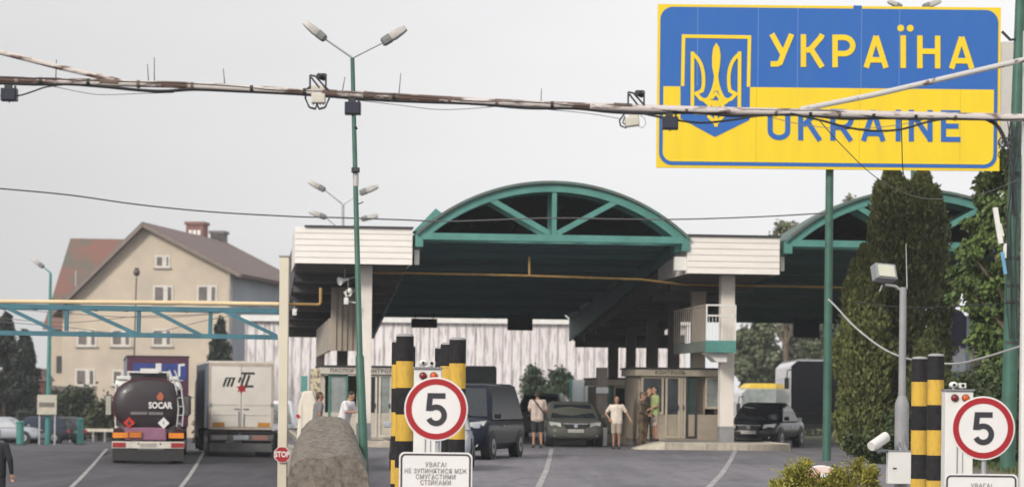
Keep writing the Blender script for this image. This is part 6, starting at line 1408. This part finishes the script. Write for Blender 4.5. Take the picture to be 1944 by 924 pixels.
# yellow green bush lower right
YB_ = 41.0; BU = leafmat('yellow_green_leaf', (.42, .38, .07), (.13, .14, .03), 3.0, .4); bl = []
xb = XZ(1563, .4, YB_)
for (px, py, r_) in ((1490, 912, .16), (1520, 897, .20), (1545, 922, .20), (1582, 926, .18), (1610, 905, .22), (1638, 902, .18), (1655, 918, .14), (1522, 884, .12), (1628, 886, .13), (1560, 945, .35), (1510, 945, .3), (1620, 945, .3), (1475, 932, .14), (1560, 990, .4), (1500, 990, .4), (1630, 990, .4)):
    v = P(px, py, YB_); bl.append((v.x - xb, rg.uniform(-.12, .12), v.z, r_ * 1.2, r_ * 1.15))
blob_tree('bush', 'rounded yellow green bush at the bottom right in front of the round sign', xb, YB_, 0, 1, bl, .07, .028, 26000, BU, 23, .03, cat='bush', droop=.6)
# spruces at far left and one before the beige house
SPR = leafmat('spruce_needle', (.045, .055, .042), (.022, .030, .024), .8, .4)
def spruce(label, px, Y, py_top, wpx, n, seed, zb=None, mat=SPR):
    zb = ZL(Y) if zb is None else zb; x = XZ(px, 2, Y); H = P(px, py_top, Y).z - zb; Rm = S(wpx, Y) / 2; rg = np.random.default_rng(seed); t = thing('spruce', label, 'tree', (x, Y, zb)); P_, D_ = [], []
    br_ = [(rg.uniform(.04, .97), rg.uniform(0, 2 * math.pi), rg.uniform(.7, 1.15)) for _ in range(150)]
    for _ in range(n):
        f, a, k = br_[rg.integers(150)]; s_ = rg.uniform(.05, 1) ** .6; rr = Rm * (1 - f) ** .72 * s_ * k + .05
        wd_ = .16 * Rm * s_ * (1 - f * .6); tx, ty = rg.normal(0, wd_, 2); z = H * f - rr * .30 + rg.normal(0, .10) - abs(rg.normal(0, .22)) * s_
        P_.append((rr * math.cos(a) - ty * math.sin(a), rr * math.sin(a) + ty * math.cos(a), z)); D_.append((math.cos(a), math.sin(a), -.45))
    leaf_mesh('crown', P_, D_, .30, .12, mat, t, seed); mb = MB(); mb.tube([(0, 0, 0), (0, 0, H * .98)], [.2, .02], 8); mb.build('trunk', BARK, t); return t
spruce('tall dark spruce at the far left edge behind the truss', 8, 165, 585, 130, 26000, 31); spruce('smaller dark spruce just right of the tallest one at far left', 46, 172, 622, 110, 22000, 32)
spruce('dark spruce standing between the beige house and the white lorry', 417, 160, 598, 104, 20000, 33, mat=leafmat('spruce_mid', (.05, .065, .045), (.02, .03, .022), .8, .4))
HG = leafmat('hedge_leaf', (.055, .075, .035), (.02, .032, .016), .6, .4)
def hedge(name, label, spec, Y, leaf, wd, n, mat, seed, left=True, cat='hedge', group=None):
    zb = ZL(Y) if left else ZR(Y); x0 = XZ(spec[0][0], 1, Y); bl = []
    for px, py, r_ in spec: v = P(px, py, Y); bl.append((v.x - x0, rnd.uniform(-.5, .5), v.z - zb, r_, r_))
    return blob_tree(name, label, x0, Y, zb, 2, bl, leaf, wd, n, mat, seed, .08, limbs=False, cat=cat, group=group)
hedge('hedge', 'dark hedge clump overgrowing the shed wall left of the fuel tanker', [(125, 790, 1.2), (150, 775, 1.2), (112, 770, 1.0), (140, 805, 1.0), (165, 800, 1.0), (118, 808, .8), (155, 755, .7)], 166, .26, .16, 7000, HG, 41)
hedge('hedge', 'lighter hedge clump touching the left side of the fuel tanker', [(185, 800, .9), (200, 785, 1.0), (215, 790, 1.0), (205, 810, .8), (180, 815, .6), (225, 812, .8)], 163, .24, .15, 6000, leafmat('hedge_light', (.085, .095, .04), (.03, .04, .02), .6, .4), 42)
# shrubs in front of the warehouse
SH = leafmat('shrub_cool', (.08, .115, .065), (.035, .055, .035), .7, .4)
hedge('shrub', 'dark shrub before the streaked white warehouse above the strap man', [(1012, 722, .7), (1010, 704, .4), (1020, 738, .8), (1003, 738, .6)], 152, .20, .12, 3600, SH, 43, False, 'shrub')
hedge('shrub', 'green shrub before the streaked white warehouse above the grey green car', [(1060, 720, .6), (1063, 705, .35), (1070, 738, .8), (1054, 742, .7), (1080, 742, .6)], 151, .20, .12, 4200, SH, 44, False, 'shrub')
# background trees to the right of the canopy, hazy olive green
BG = [leafmat('far_leaf_%s' % n_, c1, c2, .35, .35) for n_, c1, c2 in (('olive', (.17, .18, .10), (.085, .10, .055)), ('grey', (.19, .195, .13), (.10, .11, .075)), ('green', (.14, .165, .09), (.07, .085, .05)))]
spec = [(1445, 650, 200, 58, 250, 'tall loose olive tree in the gap right of the white column'), (1500, 620, 206, 60, 270, 'pale grey green tree behind the white coach'), (1560, 640, 198, 62, 260, 'mid green tree behind the green sign pole'),
        (1612, 610, 204, 60, 260, 'olive tree just left of the shorter thuja'), (1668, 640, 200, 60, 240, 'pale tree hidden mostly behind the tall thuja'), (1418, 672, 195, 46, 120, 'low bushy tree beside the white column'), (1845, 660, 190, 60, 220, 'pale tree beyond the painted pillar at right'), (1915, 640, 196, 60, 240, 'far tree showing through the broadleaf tree at right')]
for i, (px, py, Y, w_, h_, lab) in enumerate(spec):
    zb = -1.8; x = XZ(px, 3, Y); r_ = np.random.default_rng(60 + i); ztop = P(px, py - 38, Y).z; bl = []
    for k in range(22):
        f = (k + .5) / 22; zz = .8 + (ztop - zb - .8) * f; rr = S(w_, Y) * .36 * (1 - .35 * abs(f - .45))
        bl.append((r_.normal(0, S(w_, Y) * .33), r_.normal(0, .8), zz, rr, rr * 1.3))
    blob_tree('roadside_tree', lab, x, Y, zb, 9, bl, .40, .28, 13000, BG[i % 3], 60 + i, .22, True, 'trees beyond the right lanes')
# crowns peeping above the canopy
for i, (px, py, Y, lab, rr) in enumerate(((1492, 440, 160, 'tree crown peeping above the right white fascia beside the second vault', .62), (1607, 386, 165, 'bare twiggy treetop peeping over the second vault left of the thuja', .42))):
    zb = -1.4; x = XZ(px, 8, Y); c = P(px, py, Y).z - zb; r_ = np.random.default_rng(90 + i)
    bl = [(r_.normal(0, .45), r_.normal(0, .5), c - r_.uniform(-.2, 1.6), rr, rr) for k in range(9)] + [(r_.normal(0, .9), r_.normal(0, .9), c - r_.uniform(1.8, 4.5), 1.0, 1.1) for k in range(8)]
    blob_tree('background_tree', lab, x, Y, zb, 11, bl, .30, .2, 4200 if i == 0 else 2200, BG[0], 90 + i, .22, True)
# grass tufts along the right verge
rg = np.random.default_rng(77); n = 9000; xs = rg.uniform(9.9, 17, n); ys = rg.uniform(50, 84, n); pts = np.stack([xs + .02 * ys, ys, np.full(n, .06)], 1)
o = leaf_mesh('verge_grass', pts, np.tile([0, 0, 1.0], (n, 1)), .17, .03, leafmat('grass_blade', (.10, .125, .04), (.05, .065, .02), .8, .3), None, 78); tag(o, 'short rough grass on the verge below the thujas', 'grass', kind='stuff')
# ================================================================== PEOPLE
def remeshed(mb, name, mat, parent, voxel=.012, smooth=2):
    o = mb.build(name, mat, None); md = o.modifiers.new('r', 'REMESH'); md.mode = 'VOXEL'; md.voxel_size = voxel
    sm = o.modifiers.new('s', 'SMOOTH'); sm.iterations = smooth; sm.factor = .5
    me = bpy.data.meshes.new_from_object(o.evaluated_get(bpy.context.evaluated_depsgraph_get())); old = o.data; o.modifiers.clear(); o.data = me; bpy.data.meshes.remove(old)
    me.name = name; me.polygons.foreach_set('use_smooth', [True] * len(me.polygons)); me.materials.clear(); me.materials.append(mat); o.parent = parent; return o
def cap_(mb, p, q, r0, r1):
    p, q = Vector(p), Vector(q); mb.tube([p, q], r0, 12, r1); mb.ell(p, (r0,) * 3, 12, 8); mb.ell(q, (r1,) * 3, 12, 8)
def person(label, loc, rz, Ht, skin, hair, shirt, legs_mat, shorts=False, sleeves='short', arms=None, head_tilt=(0, 0), lean=0.0, legs=None, shoes=None, hair_len=0, extras=None, fat=1.0, cap_mat=None):
    """local: facing -Y, x to the figure's left when seen from the front; origin between the feet"""
    t = thing('person', label, 'person', loc, rz); s = Ht / 1.75
    J = dict(hipL=(.09, 0, .93), hipR=(-.09, 0, .93), kneeL=(.11, -.02, .50), kneeR=(-.11, -.02, .50), ankL=(.12, .02, .09), ankR=(-.12, .02, .09),
             shL=(.19, 0, 1.42), shR=(-.19, 0, 1.42), elL=(.27, .03, 1.14), elR=(-.27, .03, 1.14), wrL=(.27, -.05, .90), wrR=(-.27, -.05, .90), neck=(0, 0, 1.47), head=(0, -.015, 1.635))
    if arms: J.update(arms)
    if legs: J.update(legs)
    def lean_(v): v = Vector(v); k = max(0, v.z - .93); return Vector((v.x, v.y - lean * k, v.z - .25 * abs(lean) * k * k))
    for k in J: J[k] = lean_(J[k]) * s
    f = s * fat
    body = MB()
    def torso(mb, g, z0=.93, z1=1.40):
        for x, r0, r1 in ((-.085, .105, .10), (.085, .105, .10)): cap_(mb, lean_((x * .9, 0, z0)) * s, lean_((x, 0, (z0 + z1) / 2 + .02)) * s, (r0 + g) * f, (.098 + g) * f); cap_(mb, lean_((x, 0, (z0 + z1) / 2 + .02)) * s, lean_((x * 1.15, .0, z1 - .07)) * s, (.098 + g) * f, (r1 + .005 + g) * f)
        cap_(mb, lean_((0, -.02, z0)) * s, lean_((0, -.02, z1 - .05)) * s, (.10 + g) * f, (.10 + g) * f)
        cap_(mb, J['shL'] * .92 + Vector((0, 0, .05 * s)), J['shR'] * .92 + Vector((0, 0, .05 * s)), (.062 + g) * s, (.062 + g) * s)
    torso(body, 0)
    for a in 'LR':
        cap_(body, J['sh' + a], J['el' + a], .047 * f, .037 * f); cap_(body, J['el' + a], J['wr' + a], .038 * f, .025 * s)
        cap_(body, J['hip' + a], J['knee' + a], .082 * f, .055 * f); cap_(body, J['knee' + a] + Vector((0, .01, 0)), J['ank' + a], .052 * f, .034 * s)
        d = (J['wr' + a] - J['el' + a]).normalized(); sd = d.cross(Vector((0, 1, 0))); sd = sd.normalized() if sd.length > .1 else Vector((1, 0, 0)); up = sd.cross(d)
        p0 = J['wr' + a]; cap_(body, p0 + d * .02 * s, p0 + d * .075 * s, .030 * s, .030 * s)
        for i, ln in enumerate((.062, .072, .068, .052)):
            b0 = p0 + d * .085 * s + sd * (i - 1.5) * .019 * s; m1 = b0 + d * ln * .55 * s + up * .008; cap_(body, b0, m1, .0105 * s, .010 * s); cap_(body, m1, m1 + (d * .85 + up * .5).normalized() * ln * .5 * s, .0098 * s, .0085 * s)
        tb = p0 + d * .035 * s - sd * .025 * s; cap_(body, tb, tb + (d * .6 - sd * .75).normalized() * .05 * s, .012 * s, .0095 * s)
    nk = J['neck']; hd = J['head']; tx, tz = head_tilt; Rh = Euler((R(tx), 0, R(tz))); hq = Rh.to_matrix()
    cap_(body, nk - Vector((0, 0, .04 * s)), hd - hq @ Vector((0, 0, .07 * s)), .058 * s, .052 * s)
    def H_(x, y, z): return hd + hq @ (Vector((x, y, z)) * s)
    body.ell(H_(0, .01, .02), (.076 * s, .095 * s, .10 * s), 16, 12, Rh); body.ell(H_(0, -.02, -.055), (.056 * s, .072 * s, .062 * s), 14, 10, Rh); cap_(body, H_(0, -.085, .015), H_(0, -.108, -.02), .011 * s, .015 * s)
    cap_(body, H_(-.02, -.086, -.062), H_(.02, -.086, -.062), .009 * s, .009 * s); body.ell(H_(0, -.075, -.095), (.022 * s, .02 * s, .018 * s), 10, 8)
    for sx in (-1, 1): body.ell(H_(sx * .078, .012, -.005), (.012 * s, .022 * s, .034 * s), 10, 8); cap_(body, H_(sx * .018, -.088, .033), H_(sx * .045, -.078, .033), .010 * s, .009 * s)
    b = remeshed(body, 'body', skin, t, .0105)
    EYE = M('eye_dark', (.03, .02, .018), .3)
    for sx in (-1, 1): mb = MB(); mb.ell(H_(sx * .031, -.083, .012), (.012 * s, .008 * s, .008 * s), 10, 6); mb.build('eye', EYE, b)
    hr = MB(); hr.ell(H_(0, .028, .05), (.083 * s, .092 * s, .082 * s), 16, 12, Rh); hr.ell(H_(0, .055, .0 - hair_len * .3), (.074 * s, .062 * s, (.085 + hair_len) * s), 14, 10, Rh)
    if cap_mat: hr.ell(H_(0, -.01, .065), (.088 * s, .11 * s, .055 * s), 16, 10, Rh); hr.ell(H_(0, -.10, .055), (.06 * s, .06 * s, .012 * s), 12, 6, Rh)
    remeshed(hr, 'cap' if cap_mat else 'hair', cap_mat or hair, t, .012)
    sh = MB(); torso(sh, .016, .95 if not extras or 'tuck' not in extras else .97, 1.43); cap_(sh, lean_((-.08, 0, .90)) * s, lean_((.08, 0, .90)) * s, .122 * f, .122 * f)
    for a in 'LR':
        e = J['sh' + a] + (J['el' + a] - J['sh' + a]) * (.72 if sleeves == 'short' else 1.0); cap_(sh, J['sh' + a], e, .068 * f, .060 * f)
        if sleeves == 'long': cap_(sh, J['el' + a], J['wr' + a] + (J['el' + a] - J['wr' + a]) * .08, .056 * f, .040 * f)
    so_ = remeshed(sh, 'jacket' if sleeves == 'long' else 'shirt', shirt, t, .013, 3)
    lg = MB(); cap_(lg, J['hipL'] + Vector((-.02, 0, 0)), J['hipR'] + Vector((.02, 0, 0)), .112 * f, .112 * f)
    for a in 'LR':
        if shorts: e = J['hip' + a] + (J['knee' + a] - J['hip' + a]) * .88; cap_(lg, J['hip' + a], e, .102 * f, .084 * f)
        else: cap_(lg, J['hip' + a], J['knee' + a], .102 * f, .076 * f); cap_(lg, J['knee' + a], J['ank' + a] + Vector((0, 0, .02)), .074 * f, .060 * f)
    remeshed(lg, 'shorts' if shorts else 'trousers', legs_mat, t, .013, 2)
    for a in 'LR':
        mb = MB(); an = J['ank' + a]; mb.smooth = True; mb.ell((an.x, an.y - .055, .045), (.048 * s, .135 * s, .045), 14, 8); mb.ell((an.x, an.y + .01, .07), (.045 * s, .06 * s, .055)); mb.build('shoe', shoes or DARK, t)
    return t, J, s
def cl(nm, c, **k): return M('cloth_' + nm, c, .85, var=.12, scale=6, bump=.3, bscale=30, **k)
SK = M('skin_tan', (.36, .19, .12), .5, var=.06); SK2 = M('skin_warm', (.42, .23, .15), .5, var=.06); HD = M('hair_dark', (.02, .015, .012), .7); HB = M('hair_brown', (.09, .055, .035), .7)
# man with strap, back to us
t, J, s = person('man seen from behind in beige shirt and black shorts with a dark shoulder strap', at_px(1020, 83.2), R(180 + 8), 1.80, SK, HD, cl('beige', (.52, .42, .37)), cl('black', (.02, .02, .022)), shorts=True, arms=dict(elL=(.26, -.02, 1.16), wrL=(.16, -.2, 1.05), elR=(-.27, 0, 1.14), wrR=(-.24, -.14, .95)), fat=1.1)
mb = MB(); mb.tube([Vector((.15, .09, 1.50)) * s, Vector((.02, .155, 1.32)) * s, Vector((-.14, .14, 1.12)) * s, Vector((-.2, .04, 1.02)) * s], .022, 8)
mb.tube([Vector((.15, .09, 1.50)) * s, Vector((.12, -.02, 1.54)) * s, Vector((.0, -.14, 1.34)) * s, Vector((-.17, -.10, 1.06)) * s], .02, 8); mb.box(Vector((-.22, 0, .98)) * s, (.10, .22, .18)); mb.build('shoulder_bag', BLACK, t)
# man in white shirt and shorts, hand on hip
person('man in white T-shirt and beige shorts with hand on hip before the dim rear booth', at_px(1170, 82.8), R(0), 1.66, SK, HD, cl('offwhite', (.66, .58, .50)), cl('khaki', (.36, .29, .23)), shorts=True, arms=dict(elR=(-.36, .04, 1.18), wrR=(-.24, -.06, 1.0), elL=(.34, .0, 1.18), wrL=(.44, -.08, 1.0)), legs=dict(kneeL=(.09, -.02, .5), kneeR=(-.09, -.02, .5), ankL=(.09, .02, .09), ankR=(-.09, .02, .09)))
CAMO = M('camouflage', (.13, .095, .055), .85, col2=(.045, .035, .03), thr=(.46, .52), scale=9); CAMO2 = M('camouflage_trousers', (.20, .15, .085), .85, col2=(.085, .055, .04), thr=(.46, .52), scale=9)
person('border guard in brown camouflage uniform and cap listening beside the booth', at_px(1219, 84.0), R(60), 1.80, SK, HB, CAMO, CAMO2, sleeves='long', arms=dict(elL=(.24, -.06, 1.16), wrL=(.10, -.24, 1.10), elR=(-.24, -.06, 1.16), wrR=(-.10, -.24, 1.06)), cap_mat=CAMO, fat=1.08)
person('man in dark jacket half hidden between the border guard and the man in lime shirt', at_px(1231, 85.4, .22), R(35), 1.72, SK2, HB, cl('dark', (.035, .028, .032)), cl('dark2', (.04, .03, .035)), sleeves='long')
person('man in lime green shirt and pale shorts talking with the border guard on the kerb', at_px(1243, 84.2, .22), R(-72), 1.76, SK, HD, cl('lime', (.30, .36, .15)), cl('pale_shorts', (.40, .33, .29)), shorts=True, arms=dict(elL=(.25, -.02, 1.15), wrL=(.18, -.24, 1.04), elR=(-.25, -.02, 1.15), wrR=(-.18, -.26, 1.02)))
# man in white shirt reading his phone
t, J, s = person('man in white T-shirt and dark trousers bending over his phone above the concrete wall', at_px(651, 69.5), R(62), 1.74, SK2, HD, cl('bright_white', (.78, .76, .78)), cl('black', (.02, .02, .022)), arms=dict(elL=(.2, -.14, 1.18), wrL=(.07, -.36, 1.20), elR=(-.2, -.14, 1.18), wrR=(-.05, -.38, 1.18)), head_tilt=(32, 0), lean=.32, fat=1.1)
ph = (J['wrL'] + J['wrR']) / 2 + Vector((0, -.08, .04)); mb = MB(); mb.box(ph, (.075, .015, .15), Euler((R(-50), 0, 0))); pho = mb.build('phone_tmp', BLACK, None)
pho.name = 'mobile_phone'; pho.matrix_world = t.matrix_basis; tag(pho, 'dark mobile phone held by the man in the white T-shirt', 'phone')
person('man in grey shirt standing behind the concrete wall beside the cream van', at_px(601, 69.8), R(110), 1.70, SK, HB, cl('grey_shirt', (.20, .19, .19)), cl('jeans', (.06, .08, .12)), head_tilt=(8, 0), lean=.1)
# guard at the far left edge, nearer on the lower road
person('person in black clothes cut off by the left edge of the photograph', (XZ(-8, 0, 50), 50, -.85), R(170), 1.78, SK2, HD, cl('black_jacket', (.014, .014, .018)), cl('black', (.02, .02, .022)), sleeves='long', arms=dict(elR=(-.29, .03, 1.15), wrR=(-.30, -.03, .90), elL=(.29, .03, 1.15), wrL=(.30, -.03, .90)))
# ================================================================== THIN HAZE
mb = MB(); mb.b2((-140, -4, -4.0), (140, 320, 32)); hz_m = bpy.data.materials.new('haze'); hz_m.use_nodes = True; n = hz_m.node_tree; n.nodes.clear()
pv = n.nodes.new('ShaderNodeVolumePrincipled'); pv.inputs['Color'].default_value = (.93, .95, 1, 1); pv.inputs['Density'].default_value = 0.0004; pv.inputs['Anisotropy'].default_value = 0.2
ou = n.nodes.new('ShaderNodeOutputMaterial'); n.links.new(pv.outputs[0], ou.inputs['Volume'])
tag(mb.build('haze', hz_m), kind='stuff')
